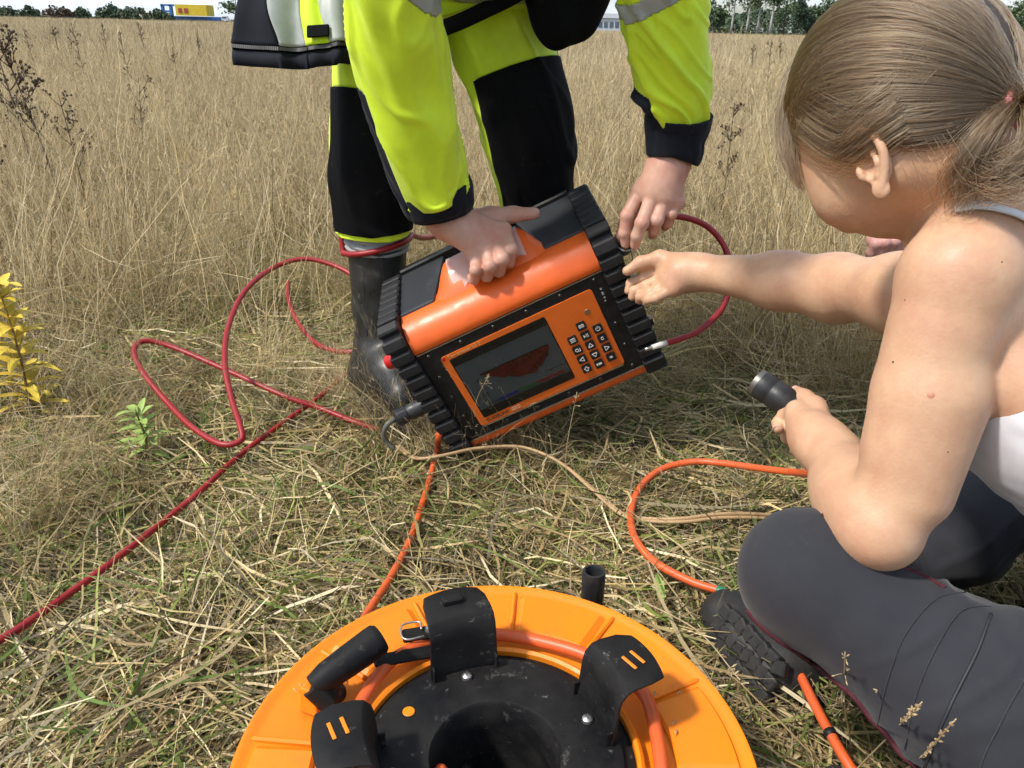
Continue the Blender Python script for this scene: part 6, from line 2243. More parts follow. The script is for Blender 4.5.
    d = nrm(top - a); x_ = nrm(np.cross(d, [0, 1, 0])); y_ = np.cross(d, x_); B = [x_, y_, d]
    Ln = np.linalg.norm(top - a)
    o = [MB().lathe([(0.0115, -0.03), (0.0118, Ln - .042), (0.0128, Ln - .040), (0.0132, Ln - .004), (0.0125, Ln), (0.0098, Ln), (0.0085, Ln - .004), (0.0085, Ln - .02), (0, Ln - .02)], a, B=B, n=26).build('grip_tube', CONN, auto=40)]
    for k in range(5):
        o.append(MB().lathe([(0.0120, 0), (0.0130, .001), (0.0130, .003), (0.0120, .004)], a + d * (Ln - .075 + k * .008), B=B, n=24).build('grip_ring', CONN, auto=40))
    adopt(t, *o)
    # black cap at the lower edge
    c = G(832, 792, 0.04)
    t = tag(MB().lathe([(0.0, 0.03), (0.010, 0.029), (0.013, 0.024), (0.014, 0.0), (0.014, -0.03)], c, n=20).build('cable_end_cap', CONN, auto=40), 'small black round cap in the straw beside the orange cable end', 'cap')


build_cables()
# ------------------------------------------------------------------ weeds and single plants
WEED = mat('dry_weed_brown', (0.060, 0.036, 0.022), 0.9, var=0.5, var_scale=60, var_color=(0.14, 0.09, 0.055))
PALE = mat('pale_stalk', (0.55, 0.42, 0.24), 0.7, var=0.3, var_scale=40)
YLEAF = mat('yellow_leaf', (0.66, 0.46, 0.035), 0.6, var=0.6, var_scale=25, var_color=(0.40, 0.36, 0.06))
GLEAF = mat('light_green_leaf', (0.30, 0.40, 0.09), 0.6, var=0.5, var_scale=30, var_color=(0.20, 0.30, 0.06))


def leaf(m, base, d, L, w, up=(0, 0, 1), droop=0.3):
    d = nrm(d)
    up = nrm(np.asarray(up) - d * np.dot(up, d)); sd_ = np.cross(d, up)
    V = []
    for i, u in enumerate(np.linspace(0, 1, 6)):
        ww = w * math.sin(math.pi * min(1, u * .92 + .06)) ** .8
        c = base + d * (u * L) - np.array([0, 0, 1]) * droop * L * u * u
        V += [c - sd_ * ww / 2 + up * ww * .18, c, c + sd_ * ww / 2 + up * ww * .18]
    m.add(V, [(3 * i + j, 3 * i + j + 1, 3 * i + j + 4, 3 * i + j + 3) for i in range(5) for j in range(2)])


def dried_weed(base, h, lean, seed, label, group='dried weeds in the meadow', heads=16, thick=0.0022, spread=0.35, bend=0.1, leafy=True):
    r = np.random.default_rng(seed)
    t = empty_at('dried_weed', base, label, 'weed', group)
    base = np.asarray(base, float)
    top = base + np.array([lean[0] * h, lean[1] * h, h])
    c = spline([base, base * .6 + top * .4 + [bend * h * .3, 0, 0], top], 8)
    st = MB().tube(c, np.linspace(thick, thick * .45, len(c)), 7).build('stem', WEED, smooth=True)
    br, hd = MB(), MB()
    for i in range(heads):
        u = r.uniform(0.62, 0.98)
        p = c[int(u * (len(c) - 1))]
        a = r.uniform(0, 6.28)
        L = h * (1 - u * .55) * spread * r.uniform(.45, 1)
        e = p + np.array([math.cos(a) * L * .6, math.sin(a) * L * .6, L * .75])
        br.tube([p, (p + e) / 2 + [0, 0, -L * .08], e], [thick * .5, thick * .4, thick * .25], 5)
        for k in range(4):
            f = e + r.normal(0, 1, 3) * 0.0075 * (h / .5)
            br.tube([p * .25 + e * .75, f], [thick * .28, thick * .2], 4)
            rr = 0.0034 * (h / .5) * r.uniform(.7, 1.3)
            hd.lathe([(0, -rr), (rr * .8, -rr * .5), (rr, rr * .2), (rr * .55, rr), (0, rr * .8)], f, n=7)
    if leafy:
        for i in range(14):                                 # shrivelled leaves on the stem
            p = c[int(r.uniform(.12, .75) * (len(c) - 1))]
            a = r.uniform(0, 6.28)
            leaf(hd, p, [math.cos(a), math.sin(a), r.uniform(-.4, .5)], h * .045 * r.uniform(.6, 1.3), .004 * (h / .5), droop=.8)
    adopt(t, st, tag(br.build('branches', WEED, smooth=True), kind='stuff'), tag(hd.build('seed_heads', WEED, smooth=True), kind='stuff'))


def leafy_plant(name, base, h, n, L, w, mleaf, label, cat, seed, lean=(0, 0), low=.25):
    r = np.random.default_rng(seed)
    base = np.asarray(base, float)
    t = empty_at(name, base, label, cat)
    top = base + [lean[0] * h, lean[1] * h, h]
    c = spline([base, (base + top) / 2 + [.01, 0, 0], top], 8)
    o = [MB().tube(c, np.linspace(.003, .0012, len(c)), 6).build('stem', mat('plant_stem', (0.20, 0.14, 0.06), .8), smooth=True)]
    for i in range(n):
        u = low + (1 - low) * (i + .5) / n
        a = i * 2.4 + r.normal(0, .4)
        p = c[min(len(c) - 1, int(u * (len(c) - 1)))]
        m = MB()
        leaf(m, p, [math.cos(a), math.sin(a), .25 + .8 * u * r.uniform(.3, 1)], L * r.uniform(.65, 1.25) * (1.15 - .5 * u), w * r.uniform(.7, 1.2), droop=r.uniform(.1, .5))
        o.append(m.build('leaf', mleaf, smooth=True))
    adopt(t, *o)


def panicle(base, tip, label, seed, n=26, size=.006, rad=.03, frac=.4, m_=None, name='grass_stalk', thick=.0007, tight=False):
    r = np.random.default_rng(seed)
    base, tip = np.asarray(base, float), np.asarray(tip, float)
    t = empty_at(name, base, label, 'grass stalk')
    mid = (base + tip) / 2 + r.normal(0, .012, 3)
    c = spline([base, mid, tip], 10)
    m_ = m_ or PALE
    st = MB().tube(c, np.linspace(thick * 1.3, thick * .6, len(c)), 5).build('stem', m_, smooth=True)
    hd = MB()
    k = len(c)
    for i in range(n):
        u = 1 - frac * r.uniform(0, 1)
        p = c[min(k - 1, int(u * (k - 1)))]
        d = nrm(r.normal(0, .28 if tight else 1, 3) + nrm(tip - c[-6]) * 1.3)
        e = p + d * rad * (1.15 - (u - (1 - frac)) / frac) * r.uniform(.3, 1)
        hd.tube([p, (p + e) / 2 + [0, 0, .001], e], [thick * .45, thick * .4, thick * .3], 4)
        q = nrm(e - p)
        x_ = nrm(np.cross(q, [.3, .2, 1])); B = [x_, np.cross(q, x_), q]
        hd.lathe([(0, -size * .4), (size * .22, 0), (size * .18, size * .5), (0, size)], e, B=B, n=5)
    adopt(t, st, tag(hd.build('spikelets', m_, smooth=True), kind='stuff'))


def build_plants():
    dried_weed(G(70, 240, 0) * [1, 1, 0], 0.70, (-0.16, .05), 1, 'tall dark dried weed leaning left near the left edge', heads=26, thick=.0044, spread=.28)
    dried_weed(G(12, 300, 0), 0.68, (-0.05, .0), 2, 'dark dried weed at the very left edge of the picture', heads=24, thick=.0044)
    dried_weed(G(92, 250, 0), 0.52, (-0.06, .1), 3, 'thin dried weed right of the tall leaning one', heads=16, thick=.0026, spread=.3)
    dried_weed(G(40, 215, 0), 0.70, (-0.10, .1), 13, 'dense dark weed between the leaning weed and the left edge', heads=26, thick=.0046, spread=.26)
    dried_weed(G(-8, 240, 0), 0.74, (0.02, .1), 14, 'tall dark weed cut by the left edge near the top', heads=30, thick=.005, spread=.26)
    dried_weed(G(140, 190, 0), 0.52, (0.12, .1), 4, 'bent dark weed with forked top in the left meadow', heads=12, thick=.0032)
    dried_weed(G(5, 380, 0), 0.36, (0.02, .0), 5, 'short dark weed low at the left edge above the yellow plant', heads=10, thick=.003)
    dried_weed(G(708, 260, 0), 0.54, (0.05, .05), 6, 'dark dried weed with clustered top right of the lime sleeve', heads=18, thick=.0034, spread=.2)
    dried_weed(G(905, 330, 0), 0.30, (-0.28, .0), 7, 'low twiggy weed in front of the chin', heads=12, thick=.0026)
    dried_weed(G(180, 120, 0), 0.55, (0.05, 0), 8, 'small brown weed in the middle of the left meadow', heads=10, thick=.005, spread=.2)
    for i, (x, y) in enumerate([(40, 75), (65, 70), (110, 62), (150, 66), (205, 78), (130, 90), (20, 85), (90, 100), (745, 78), (775, 72), (760, 100)]):
        b = G(x, y + 18, 0)
        w = 'left of the jacket' if x < 300 else 'between lime sleeve and hair'
        lb = {40: 'second brown weed from the left edge below the shrubs', 65: 'brown weed below the reddish shrub on the horizon', 110: 'brown weed below the tall dark shrub', 150: 'brown weed below the low shrub by the store', 205: 'brown weed nearest to the navy jacket panel', 130: 'nearer brown weed below the broad dark shrub', 20: 'brown weed at the left edge just under the horizon', 90: 'nearest of the far brown weeds in the left meadow', 745: 'far brown weed closest to the lime sleeve', 775: 'far brown weed closest to the hair', 760: 'nearer brown weed midway between lime sleeve and hair'}[x]
        dried_weed(b, 0.62 + .03 * (i % 4), (0.04 * (i % 3 - 1), 0), 20 + i, lb, 'distant weeds ' + w, heads=9, thick=.006 + .004 * (y < 80), spread=.18, leafy=False)
    leafy_plant('yellow_plant', G(34, 432, 0), 0.31, 70, 0.085, 0.020, YLEAF, 'yellow leaved plant by the left edge', 'plant', 5, lean=(-.05, .1), low=.12)
    leafy_plant('green_seedling', G(146, 472, 0), 0.130, 24, 0.058, 0.015, GLEAF, 'small light green leafy seedling below the red loops', 'plant', 9, lean=(.03, .0), low=.35)
    leafy_plant('broad_leaf_weed', G(655, 640, 0), 0.07, 4, 0.06, 0.016, GLEAF, 'green broad leaved weed right of the black stake', 'plant', 12)
    leafy_plant('broad_leaf_weed', G(680, 655, 0), 0.05, 5, 0.05, 0.014, GLEAF, 'low green weed beside the reel rim on the right', 'plant', 13)
    # stalks close to the lens side of the trousers and in front of the instrument
    panicle(G(852, 752, .03), P(845, 652, .60), 'open seed panicle in front of the slate trouser leg', 31, n=34, size=.0030, rad=.026, frac=.60)
    panicle(G(848, 778, .03), P(922, 702, .53), 'pale narrow grass spike crossing the lower trouser leg', 32, n=40, size=.0058, rad=.007, frac=.40, thick=.0008, tight=True)
    panicle(G(868, 790, .03), P(956, 719, .50), 'lowest pale grass spike by the trouser leg', 33, n=40, size=.0052, rad=.006, frac=.45, thick=.0008, tight=True)
    panicle(G(852, 720, .03), P(877, 690, .60), 'short reddish stalk beside the open panicle', 34, n=6, size=.004, rad=.005, frac=.3)
    panicle(G(478, 452, .03), P(489, 374, 1.19), 'thin dry panicle in front of the instrument screen', 35, n=12, size=.0022, rad=.014, frac=.14)
    panicle(G(572, 512, .03), P(577, 392, 1.14), 'thin upright dry stalk in front of the lower rail', 36, n=8, size=.004, rad=.010, frac=.1)
    panicle(G(420, 392, .05), P(352, 345, 1.40), 'pale straw leaning across the rubber boot', 37, n=4, size=.004, rad=.006, frac=.1, thick=.0010)
    panicle(G(640, 600, .06), P(740, 680, .72), 'long pale straw arching right of the reel', 38, n=5, size=.005, rad=.006, frac=.1, thick=.0010)
    panicle(G(735, 545, .05), P(660, 470, .98), 'pale straw crossing inside the orange cable bend', 39, n=5, size=.006, rad=.006, frac=.12, thick=.0010)


build_plants()
# ------------------------------------------------------------------ grass, straw and thatch
def blade_material(name, trans=0.35):
    m = bpy.data.materials.new(name)
    m.use_nodes = True
    t = m.node_tree
    t.nodes.clear()
    out = t.nodes.new('ShaderNodeOutputMaterial')
    at = t.nodes.new('ShaderNodeAttribute')
    at.attribute_name = 'Col'
    oi = t.nodes.new('ShaderNodeObjectInfo')
    hs = t.nodes.new('ShaderNodeHueSaturation')
    mr = t.nodes.new('ShaderNodeMapRange')
    mr.inputs['To Min'].default_value = 0.72
    mr.inputs['To Max'].default_value = 1.22
    t.links.new(oi.outputs['Random'], mr.inputs['Value'])
    t.links.new(mr.outputs['Result'], hs.inputs['Value'])
    t.links.new(at.outputs['Color'], hs.inputs['Color'])
    d = t.nodes.new('ShaderNodeBsdfPrincipled')
    d.inputs['Roughness'].default_value = 0.62
    d.inputs['Specular IOR Level'].default_value = 0.28
    tr = t.nodes.new('ShaderNodeBsdfTranslucent')
    mx = t.nodes.new('ShaderNodeMixShader')
    mx.inputs['Fac'].default_value = trans
    t.links.new(hs.outputs['Color'], d.inputs['Base Color'])
    t.links.new(hs.outputs['Color'], tr.inputs['Color'])
    t.links.new(d.outputs[0], mx.inputs[1])
    t.links.new(tr.outputs[0], mx.inputs[2])
    t.links.new(mx.outputs[0], out.inputs['Surface'])
    return m


STRAW_M = blade_material('straw_blades', 0.22)
GREEN_M = blade_material('green_blades', 0.35)
STRAWS = np.array([(0.62, 0.47, 0.23), (0.54, 0.40, 0.185), (0.70, 0.57, 0.33), (0.43, 0.31, 0.15), (0.58, 0.46, 0.25), (0.33, 0.235, 0.115), (0.52, 0.43, 0.19), (0.76, 0.65, 0.42)])
GREYS = np.array([(0.16, 0.125, 0.075), (0.22, 0.17, 0.10), (0.12, 0.095, 0.05), (0.30, 0.25, 0.17)])
GREENS = np.array([(0.17, 0.24, 0.045), (0.24, 0.30, 0.065), (0.12, 0.18, 0.04), (0.34, 0.35, 0.11), (0.16, 0.21, 0.06)])


class Blades:
    def __init__(s):
        s.V, s.Q, s.C, s.n = [], [], [], 0

    def ribbon(s, pts, w, c0, c1=None, twist=0.0, face=None):
        """ribbons along polylines: pts [n, k, 3], widths [n, k], colours [n, 3]"""
        n, k = pts.shape[:2]
        T = np.gradient(pts, axis=1)
        T /= np.maximum(1e-9, np.linalg.norm(T, axis=2))[..., None]
        f = RNG.normal(size=(n, 1, 3)) if face is None else face
        S = np.cross(T, np.broadcast_to(f, T.shape))
        S /= np.maximum(1e-9, np.linalg.norm(S, axis=2))[..., None]
        V = np.stack([pts - S * w[..., None] / 2, pts + S * w[..., None] / 2], 2).reshape(-1, 3)
        i = np.arange(n)[:, None] * (2 * k) + 2 * np.arange(k - 1)[None]
        Q = np.stack([i, i + 1, i + 3, i + 2], -1).reshape(-1, 4) + s.n
        u = np.linspace(0, 1, k)[None, :, None]
        c1 = c0 if c1 is None else c1
        C = np.repeat((c0[:, None] * (1 - u) + c1[:, None] * u), 2, axis=1).reshape(-1, 3)
        s.V.append(V); s.Q.append(Q); s.C.append(C)
        s.n += len(V)

    def build(s, name, m):
        V, Q, C = np.vstack(s.V), np.vstack(s.Q), np.vstack(s.C)
        me = bpy.data.meshes.new(name)
        me.vertices.add(len(V))
        me.vertices.foreach_set('co', V.astype(np.float32).ravel())
        me.loops.add(Q.size)
        me.loops.foreach_set('vertex_index', Q.astype(np.int32).ravel())
        me.polygons.add(len(Q))
        me.polygons.foreach_set('loop_start', np.arange(0, Q.size, 4, dtype=np.int32))
        me.polygons.foreach_set('use_smooth', np.ones(len(Q), bool))
        me.update(calc_edges=True)
        ca = me.color_attributes.new('Col', 'FLOAT_COLOR', 'POINT')
        ca.data.foreach_set('color', np.c_[C, np.ones(len(C))].astype(np.float32).ravel())
        me.materials.append(m)
        return me


def pick(A, n, jit=0.12):
    c = A[RNG.integers(0, len(A), n)]
    return np.clip(c * (1 + RNG.normal(0, jit, (n, 1))), 0.005, 0.9)


def upright(B, n, rad, L, w, lean, droop, cols, cols2=None, k=5, bias=(0, 0), head=0.0):
    """n stalks from a disc: length, width, lean (rad), droop"""
    a = RNG.uniform(0, 2 * math.pi, n)
    r = rad * np.sqrt(RNG.uniform(0, 1, n))
    base = np.c_[r * np.cos(a), r * np.sin(a), np.full(n, -0.02)]
    ln = RNG.uniform(*L, n)
    az = RNG.uniform(0, 2 * math.pi, n)
    le = np.abs(RNG.normal(0, lean, n))
    d = np.c_[np.sin(le) * np.cos(az) + bias[0], np.sin(le) * np.sin(az) + bias[1], np.cos(le)]
    d /= np.linalg.norm(d, axis=1)[:, None]
    u = np.linspace(0, 1, k)
    dr = RNG.uniform(0.2, 1, n) * droop
    h = np.c_[d[:, 0], d[:, 1], np.zeros(n)]
    h /= np.maximum(1e-6, np.linalg.norm(h, axis=1))[:, None]
    pts = base[:, None] + d[:, None] * (ln[:, None] * u)[..., None]
    pts += h[:, None] * (ln[:, None] * dr[:, None] * u ** 2 * 0.6)[..., None]
    pts[..., 2] -= ln[:, None] * dr[:, None] * u ** 2.5 * 0.55
    pts += RNG.normal(0, 1, (n, k, 3)) * (ln[:, None] * 0.012 * np.minimum(1, u * 4))[..., None]
    ww = RNG.uniform(*w, n)[:, None] * (1 - 0.75 * u ** 1.6)[None]
    c0 = cols(n)
    B.ribbon(pts, ww, c0, cols2(n) if cols2 else None)
    if head:
        s = RNG.uniform(0, 1, n) < head
        m = int(s.sum())
        if m:
            tip, dirn = pts[s, -1], pts[s, -1] - pts[s, -2]
            dirn /= np.linalg.norm(dirn, axis=1)[:, None]
            hl = RNG.uniform(0.04, 0.085, m)
            for _ in range(5):                             # panicle: short spikelets round the tip
                st = RNG.uniform(-0.55, 0.25, m)
                o = RNG.normal(0, 1, (m, 3))
                o -= dirn * (o * dirn).sum(1)[:, None]
                p0 = tip + dirn * (st * hl)[:, None]
                p1 = p0 + (dirn * 0.8 + o * 0.33) * (hl * RNG.uniform(0.25, 0.5, m))[:, None]
                pp = np.stack([p0, (p0 + p1) / 2, p1], 1)
                wv = np.stack([np.full(m, .0008), np.full(m, .0019), np.full(m, .0006)], 1) * RNG.uniform(.7, 1.3, (m, 1))
                B.ribbon(pp, wv, pick(np.array([(0.50, 0.38, 0.22), (0.38, 0.27, 0.15), (0.60, 0.49, 0.30)]), m))


def lying(B, n, rad, L, w, zmax, cols, spread=math.pi, k=6, az0=0.0, arch=0.06, tilt=0.13):
    a = RNG.uniform(0, 2 * math.pi, n)
    r = rad * np.sqrt(RNG.uniform(0, 1, n))
    ln = RNG.uniform(*L, n)
    az = az0 + RNG.uniform(-spread, spread, n)
    d = np.c_[np.cos(az), np.sin(az), np.zeros(n)]
    side = np.c_[-np.sin(az), np.cos(az), np.zeros(n)]
    u = np.linspace(-0.5, 0.5, k)
    cen = np.c_[r * np.cos(a), r * np.sin(a), zmax * RNG.uniform(0, 1, n) ** 1.3]
    pts = cen[:, None] + d[:, None] * (ln[:, None] * u)[..., None]
    pts += side[:, None] * (RNG.normal(0, 0.5, n)[:, None] * ln[:, None] * (u ** 2 - 0.08))[..., None]
    tilt = RNG.normal(0, tilt, n)
    pts[..., 2] += tilt[:, None] * ln[:, None] * u - RNG.uniform(-0.4, 1, n)[:, None] * arch * 4 * u ** 2 * ln[:, None] / 0.3
    pts += RNG.normal(0, 1, (n, k, 3)) * (ln[:, None, None] * 0.010)
    pts[..., 2] = np.maximum(pts[..., 2], 0.001)
    ww = RNG.uniform(*w, n)[:, None] * (1 - 0.6 * np.abs(2 * u) ** 2)[None]
    f = np.tile(np.array([[[0.0, 0, 1]]]), (n, 1, 1)) * 0.8 + RNG.normal(0, 0.6, (n, 1, 3))
    B.ribbon(pts, ww, cols(n), face=f)


straw = lambda n: pick(STRAWS, n)
grey = lambda n: pick(GREYS, n)
pale = lambda n: pick(np.array([(0.70, 0.56, 0.33), (0.62, 0.48, 0.26), (0.78, 0.66, 0.42)]), n)
green = lambda n: pick(GREENS, n)


def mixc(a, b, p):
    def f(n):
        s = RNG.uniform(0, 1, n) < p
        return np.where(s[:, None], b(n), a(n))
    return f


def clump_collection(name, meshes):
    c = bpy.data.collections.new(name)
    for i, me in enumerate(meshes):
        o = bpy.data.objects.new('%s_%02d' % (name, i), me)
        c.objects.link(o)
    return c


def scatter(name, coll, pts, rot, scl, vid, label):
    me = bpy.data.meshes.new(name)
    n = len(pts)
    me.vertices.add(n)
    me.vertices.foreach_set('co', np.asarray(pts, np.float32).ravel())
    for an, ty, key, val in (('rot', 'FLOAT_VECTOR', 'vector', rot), ('scl', 'FLOAT_VECTOR', 'vector', scl), ('vid', 'INT', 'value', vid)):
        a = me.attributes.new(an, ty, 'POINT')
        a.data.foreach_set(key, np.ascontiguousarray(val, np.int32 if ty == 'INT' else np.float32).ravel())
    o = link(name, me)
    ng = bpy.data.node_groups.new(name + '_scatter', 'GeometryNodeTree')
    ng.interface.new_socket('Geometry', in_out='INPUT', socket_type='NodeSocketGeometry')
    ng.interface.new_socket('Geometry', in_out='OUTPUT', socket_type='NodeSocketGeometry')
    N = ng.nodes.new
    gi, go = N('NodeGroupInput'), N('NodeGroupOutput')
    ci = N('GeometryNodeCollectionInfo')
    ci.inputs['Collection'].default_value = coll
    ci.inputs['Separate Children'].default_value = True
    ci.inputs['Reset Children'].default_value = True
    ip = N('GeometryNodeInstanceOnPoints')
    ip.inputs['Pick Instance'].default_value = True

    def attr(an, ty):
        q = N('GeometryNodeInputNamedAttribute')
        q.data_type = ty
        q.inputs['Name'].default_value = an
        return q.outputs['Attribute']
    er = N('FunctionNodeEulerToRotation')
    ng.links.new(attr('rot', 'FLOAT_VECTOR'), er.inputs[0])
    ng.links.new(gi.outputs[0], ip.inputs['Points'])
    ng.links.new(ci.outputs[0], ip.inputs['Instance'])
    ng.links.new(attr('vid', 'INT'), ip.inputs['Instance Index'])
    ng.links.new(er.outputs[0], ip.inputs['Rotation'])
    ng.links.new(attr('scl', 'FLOAT_VECTOR'), ip.inputs['Scale'])
    ng.links.new(ip.outputs[0], go.inputs[0])
    md = o.modifiers.new('scatter', 'NODES')
    md.node_group = ng
    tag(o, label, kind='stuff')
    return o


def trampled(x, y):
    """1 where the grass is trodden flat, 0 where it stands"""
    x, y = np.asarray(x, float), np.asarray(y, float)
    e = np.hypot((x - 0.10) / 0.95, (y - 0.95) / 0.95)
    e = e + 0.22 * vnoise(np.stack([x * 2.3, y * 2.3, np.zeros_like(x)], -1), 11)
    f1 = np.clip((1.25 - e) / 0.35, 0, 1)
    f2 = np.clip((1.30 + 0.15 * np.sin(x * 4) - y) / 0.35, 0, 1) * np.clip((x + 1.3) / 0.4, 0, 1)
    return np.maximum(f1, f2)


def keep_off(x, y):
    """footprints of things that press the grass down or stand in it"""
    x, y = np.asarray(x, float), np.asarray(y, float)
    k = np.hypot(x - RC[0], y - RC[1]) < 0.245
    q = np.stack([x - DEV_O[0], y - DEV_O[1]], -1)
    ax = nrm(DEV_X[:2]); ay = np.array([-ax[1], ax[0]])
    u, v = q @ ax, q @ ay
    k |= (np.abs(u) < 0.20) & (v > -0.03) & (v < 0.20)
    k |= ((x - 0.55) / 0.36) ** 2 + ((y - 0.42) / 0.34) ** 2 < 1          # seated woman
    k |= np.hypot(x + 0.235, y - 1.40) < 0.09
    k |= np.hypot(x - 0.02, y - 1.62) < 0.09
    k |= np.hypot(x, y) < 0.22
    return k


def build_grass():
    # --- flattened straw mat
    mats = []
    for i in range(8):
        B = Blades()
        lying(B, 380, 0.15, (0.08, 0.30), (0.0010, 0.0028), 0.045, mixc(straw, grey, 0.32), spread=math.pi if i % 2 else 0.9)
        lying(B, 56, 0.15, (0.10, 0.26), (0.0028, 0.0054), 0.050, mixc(straw, grey, 0.2), spread=1.2)
        lying(B, 120, 0.15, (0.06, 0.20), (0.0018, 0.0042), 0.048, green)
        upright(B, 40, 0.14, (0.05, 0.15), (0.0010, 0.0024), 0.75, 0.7, mixc(straw, grey, 0.3))
        upright(B, 36, 0.14, (0.05, 0.14), (0.0018, 0.0038), 0.6, 0.8, green, mixc(green, straw, .4))
        mats.append(B.build('mat', STRAW_M))
    cm = clump_collection('straw_clump', mats)
    xs = np.arange(-1.75, 1.95, 0.125)
    ys = np.arange(0.12, 2.7, 0.125)
    X, Y = [q.ravel() for q in np.meshgrid(xs, ys)]
    X = X + RNG.uniform(-.05, .05, len(X)); Y = Y + RNG.uniform(-.05, .05, len(Y))
    inview = np.abs(X) < 0.75 * Y + 0.55
    X, Y = X[inview], Y[inview]
    ko = keep_off(X, Y)
    tr = trampled(X, Y)
    n = len(X)
    Z = ground_z(X, Y) - 0.004
    patch = 1.6 * vnoise(np.stack([X * 1.3, Y * 1.3, X * 0], -1), 21)
    rot = np.c_[RNG.normal(0, .05, n), RNG.normal(0, .05, n), np.where(RNG.uniform(0, 1, n) < .6, patch * 2 + RNG.normal(0, .3, n), RNG.uniform(0, 6.28, n))]
    sc = RNG.uniform(0.8, 1.25, n)
    zs = np.where(ko, 0.45, RNG.uniform(0.8, 1.5, n))
    scatter('straw_mat', cm, np.c_[X, Y, Z], rot, np.c_[sc, sc, zs], RNG.integers(0, len(mats), n), 'trodden tangle of dry straw and green blades across the near ground')

    # --- green tufts among the straw
    gs = []
    for i in range(5):
        B = Blades()
        upright(B, 16 + 3 * i, 0.045, (0.06, 0.20), (0.0018, 0.0046), 0.55, 1.0, green, mixc(green, lambda n: pick(np.array([(0.33, 0.32, 0.10)]), n), .4), k=6)
        upright(B, 8, 0.05, (0.08, 0.22), (0.0010, 0.0020), 0.4, 0.6, straw)
        gs.append(B.build('green', GREEN_M))
    cg = clump_collection('green_tuft', gs)
    n = 1800
    X = RNG.uniform(-1.7, 1.7, n); Y = RNG.uniform(0.25, 3.2, n) ** 1.0
    w = 0.25 + 0.75 * np.clip(vnoise(np.stack([X * 2.1, Y * 2.1, X * 0], -1), 31) * 1.5 + .3, 0, 1)
    w = w * np.where((X < -0.15) & (Y < 1.25), 1.0, 0.5)
    s = (RNG.uniform(0, 1, n) < w) & ~keep_off(X, Y)
    X, Y = X[s], Y[s]
    n = len(X)
    tr = trampled(X, Y)
    sc = RNG.uniform(0.55, 1.1, n) * np.where((X < -0.1) & (Y < 1.3), 1.3, 1.0)
    scatter('green_grass', cg, np.c_[X, Y, ground_z(X, Y)], np.c_[RNG.normal(0, .25, n), RNG.normal(0, .25, n), RNG.uniform(0, 6.28, n)], np.c_[sc, sc, sc * np.where(tr > .5, .65, 1.0)],
            RNG.integers(0, 5, n), 'scattered tufts of fresh green grass among the straw')

    # --- standing dry grass, near and middle distance
    ts = []
    for i in range(8):
        B = Blades()
        bias = (0.25 * math.sin(i), 0.1 * math.cos(i * 2))
        upright(B, 190, 0.20, (0.12, 0.42), (0.0009, 0.0024), 0.32, 0.55, mixc(straw, grey, .3), k=6, bias=bias)
        upright(B, 84, 0.20, (0.26, 0.52), (0.0009, 0.0017), 0.26, 0.35, straw, k=6, bias=bias, head=0.55)
        upright(B, 26, 0.20, (0.42, 0.70), (0.0010, 0.0019), 0.17, 0.25, pale, k=6, bias=bias, head=0.7)
        upright(B, 50, 0.19, (0.12, 0.32), (0.0018, 0.0036), 0.35, 0.9, mixc(green, straw, .4), k=6)
        lying(B, 120, 0.20, (0.14, 0.46), (0.0010, 0.0026), 0.24, mixc(straw, grey, .3), tilt=0.32)
        upright(B, 90, 0.20, (0.08, 0.22), (0.0014, 0.0032), 0.5, 0.9, mixc(grey, green, .5), k=5)
        ts.append(B.build('tall', STRAW_M))
    for i in range(4):                                     # sparse coarse stalks that stand above the rest
        B = Blades()
        upright(B, 13, 0.20, (0.45, 0.86), (0.0016, 0.0030), 0.24, 0.25, pale, k=6, head=0.6)
        upright(B, 4, 0.18, (0.40, 0.70), (0.0018, 0.0030), 0.20, 0.2, lambda n: pick(np.array([(0.20, 0.13, 0.07), (0.28, 0.18, 0.09)]), n), k=6, head=0.5)
        ts.append(B.build('tall', STRAW_M))
    ct = clump_collection('tall_grass_clump', ts)
    pts = []
    for (y0, y1, step) in ((0.9, 3.0, 0.19), (3.0, 5.5, 0.25), (5.5, 9.0, 0.34)):
        yy = np.arange(y0, y1, step)
        xx = np.arange(-0.78 * y1 - .7, 0.78 * y1 + .7, step)
        A, Bq = [q.ravel() for q in np.meshgrid(xx, yy)]
        A = A + RNG.uniform(-.5, .5, len(A)) * step; Bq = Bq + RNG.uniform(-.5, .5, len(A)) * step
        s = np.abs(A) < 0.78 * Bq + 0.6
        pts.append(np.c_[A[s], Bq[s]])
    pts = np.vstack(pts)
    X, Y = pts[:, 0], pts[:, 1]
    tr = trampled(X, Y)
    den = 0.80 + 0.55 * vnoise(np.stack([X * 1.6, Y * 1.6, X * 0], -1), 47)
    s = (RNG.uniform(0, 1, len(X)) < (1 - tr) * np.where(Y < 5, den, 1)) & ~keep_off(X, Y)
    X, Y, tr = X[s], Y[s], tr[s]
    n = len(X)
    hh = 0.78 + 0.24 * np.clip((Y - 1.8) / 2.0, 0, 1) + 0.26 * vnoise(np.stack([X * .8, Y * .8, X * 0], -1), 41)
    hh *= (1 - 0.45 * tr)
    hh *= RNG.uniform(0.75, 1.2, n)
    # tufts left standing against the boot, the instrument and the reel
    ex = np.array([G(*a, 0)[:2] for a in ((358, 418), (376, 432), (398, 438), (418, 446), (345, 405), (440, 462), (470, 470), (520, 458), (600, 424), (655, 402), (690, 396), (720, 372), (735, 350), (300, 430), (260, 400), (215, 395),
                                          (180, 440), (120, 420), (80, 470), (40, 500), (110, 505), (20, 560), (700, 320), (760, 330), (800, 350), (830, 400), (850, 420))])
    X, Y = np.r_[X, ex[:, 0]], np.r_[Y, ex[:, 1]]
    hh = np.r_[hh, RNG.uniform(.32, .60, len(ex))]
    n = len(X)
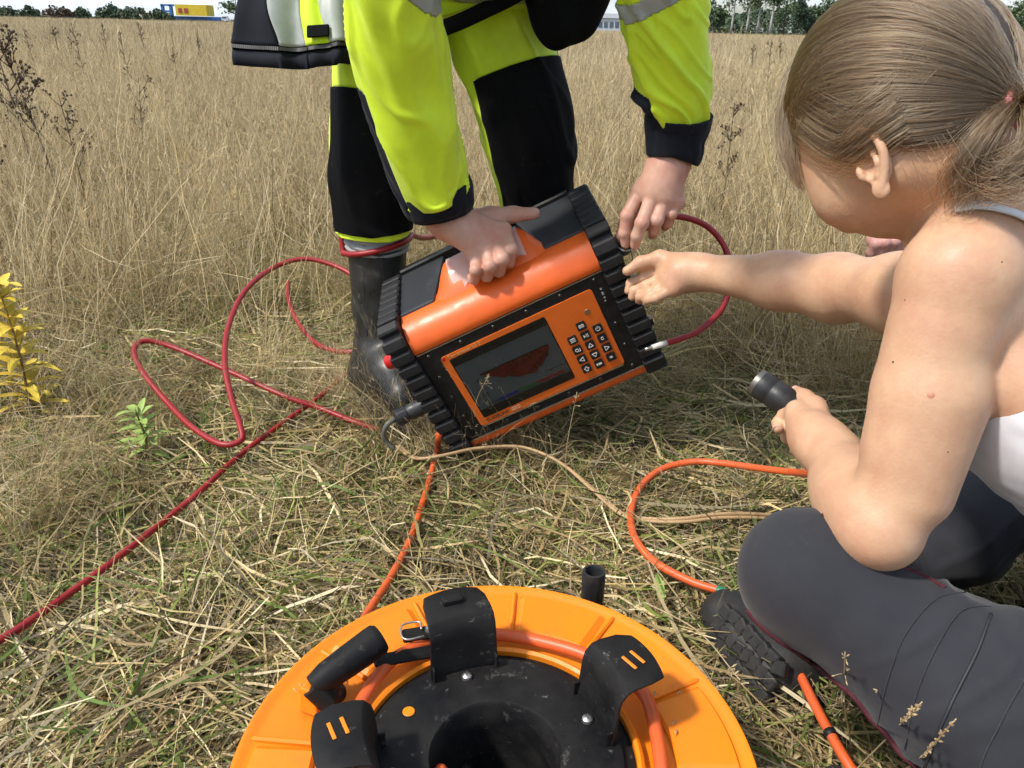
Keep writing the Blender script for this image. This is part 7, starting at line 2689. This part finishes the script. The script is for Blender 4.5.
    ww = np.clip(0.9 + (Y - 3) * 0.06, 0.9, 1.35)
    ww[-len(ex):] = 0.42
    m = 620
    cy = RNG.uniform(1.55, 8.0, m)
    cx = RNG.uniform(-1, 1, m) * (0.78 * cy + .4)
    ok = (trampled(cx, cy) < .25) & ~keep_off(cx, cy)
    cx, cy = cx[ok], cy[ok]
    vid = np.r_[RNG.integers(0, 8, n), RNG.integers(8, 12, len(cx))]
    X, Y = np.r_[X, cx], np.r_[Y, cy]
    hh = np.r_[hh, RNG.uniform(.55, .95, len(cx))]
    ww = np.r_[ww, RNG.uniform(.8, 1.2, len(cx))]
    n = len(X)
    lean = 0.34 * vnoise(np.stack([X * .6, Y * .6, X * 0 + 3], -1), 43)
    scatter('standing_grass', ct, np.c_[X, Y, ground_z(X, Y)], np.c_[RNG.normal(0, .13, n) + lean, RNG.normal(0, .13, n), RNG.uniform(0, 6.28, n)], np.c_[ww, ww, hh],
            vid, 'tall dry meadow grass standing behind the people and the instrument')

    # --- far field
    fs = []
    for i in range(5):
        B = Blades()
        upright(B, 260, 0.5, (0.20, 0.46), (0.0028, 0.0060), 0.24, 0.4, mixc(straw, grey, .22), k=4)
        upright(B, 150, 0.5, (0.32, 0.56), (0.0028, 0.0050), 0.22, 0.3, pale, k=4, head=0.4)
        upright(B, 8, 0.45, (0.4, 0.68), (0.004, 0.008), 0.2, 0.2, lambda n: pick(np.array([(0.10, 0.062, 0.035), (0.15, 0.09, 0.05)]), n), k=4)
        fs.append(B.build('far', STRAW_M))
    cf = clump_collection('far_grass_clump', fs)
    pts = []
    for (y0, y1, step) in ((8.5, 20, 0.52), (20, 45, 0.85), (45, 110, 1.7)):
        yy = np.arange(y0, y1, step)
        xx = np.arange(-0.78 * y1 - 2, 0.78 * y1 + 2, step)
        A, Bq = [q.ravel() for q in np.meshgrid(xx, yy)]
        A = A + RNG.uniform(-.5, .5, len(A)) * step; Bq = Bq + RNG.uniform(-.5, .5, len(A)) * step
        s = np.abs(A) < 0.78 * Bq + 2
        pts.append(np.c_[A[s], Bq[s]])
    pts = np.vstack(pts)
    n = len(pts)
    f = np.clip(pts[:, 1] / 22, 1, 2.6)
    hh = RNG.uniform(0.85, 1.15, n)
    scatter('far_grass', cf, np.c_[pts, np.zeros(n)], np.c_[RNG.normal(0, .06, n), RNG.normal(0, .06, n), RNG.uniform(0, 6.28, n)], np.c_[f, f, hh], RNG.integers(0, 5, n),
            'pale dry grass of the open field reaching to the trees')


build_grass()
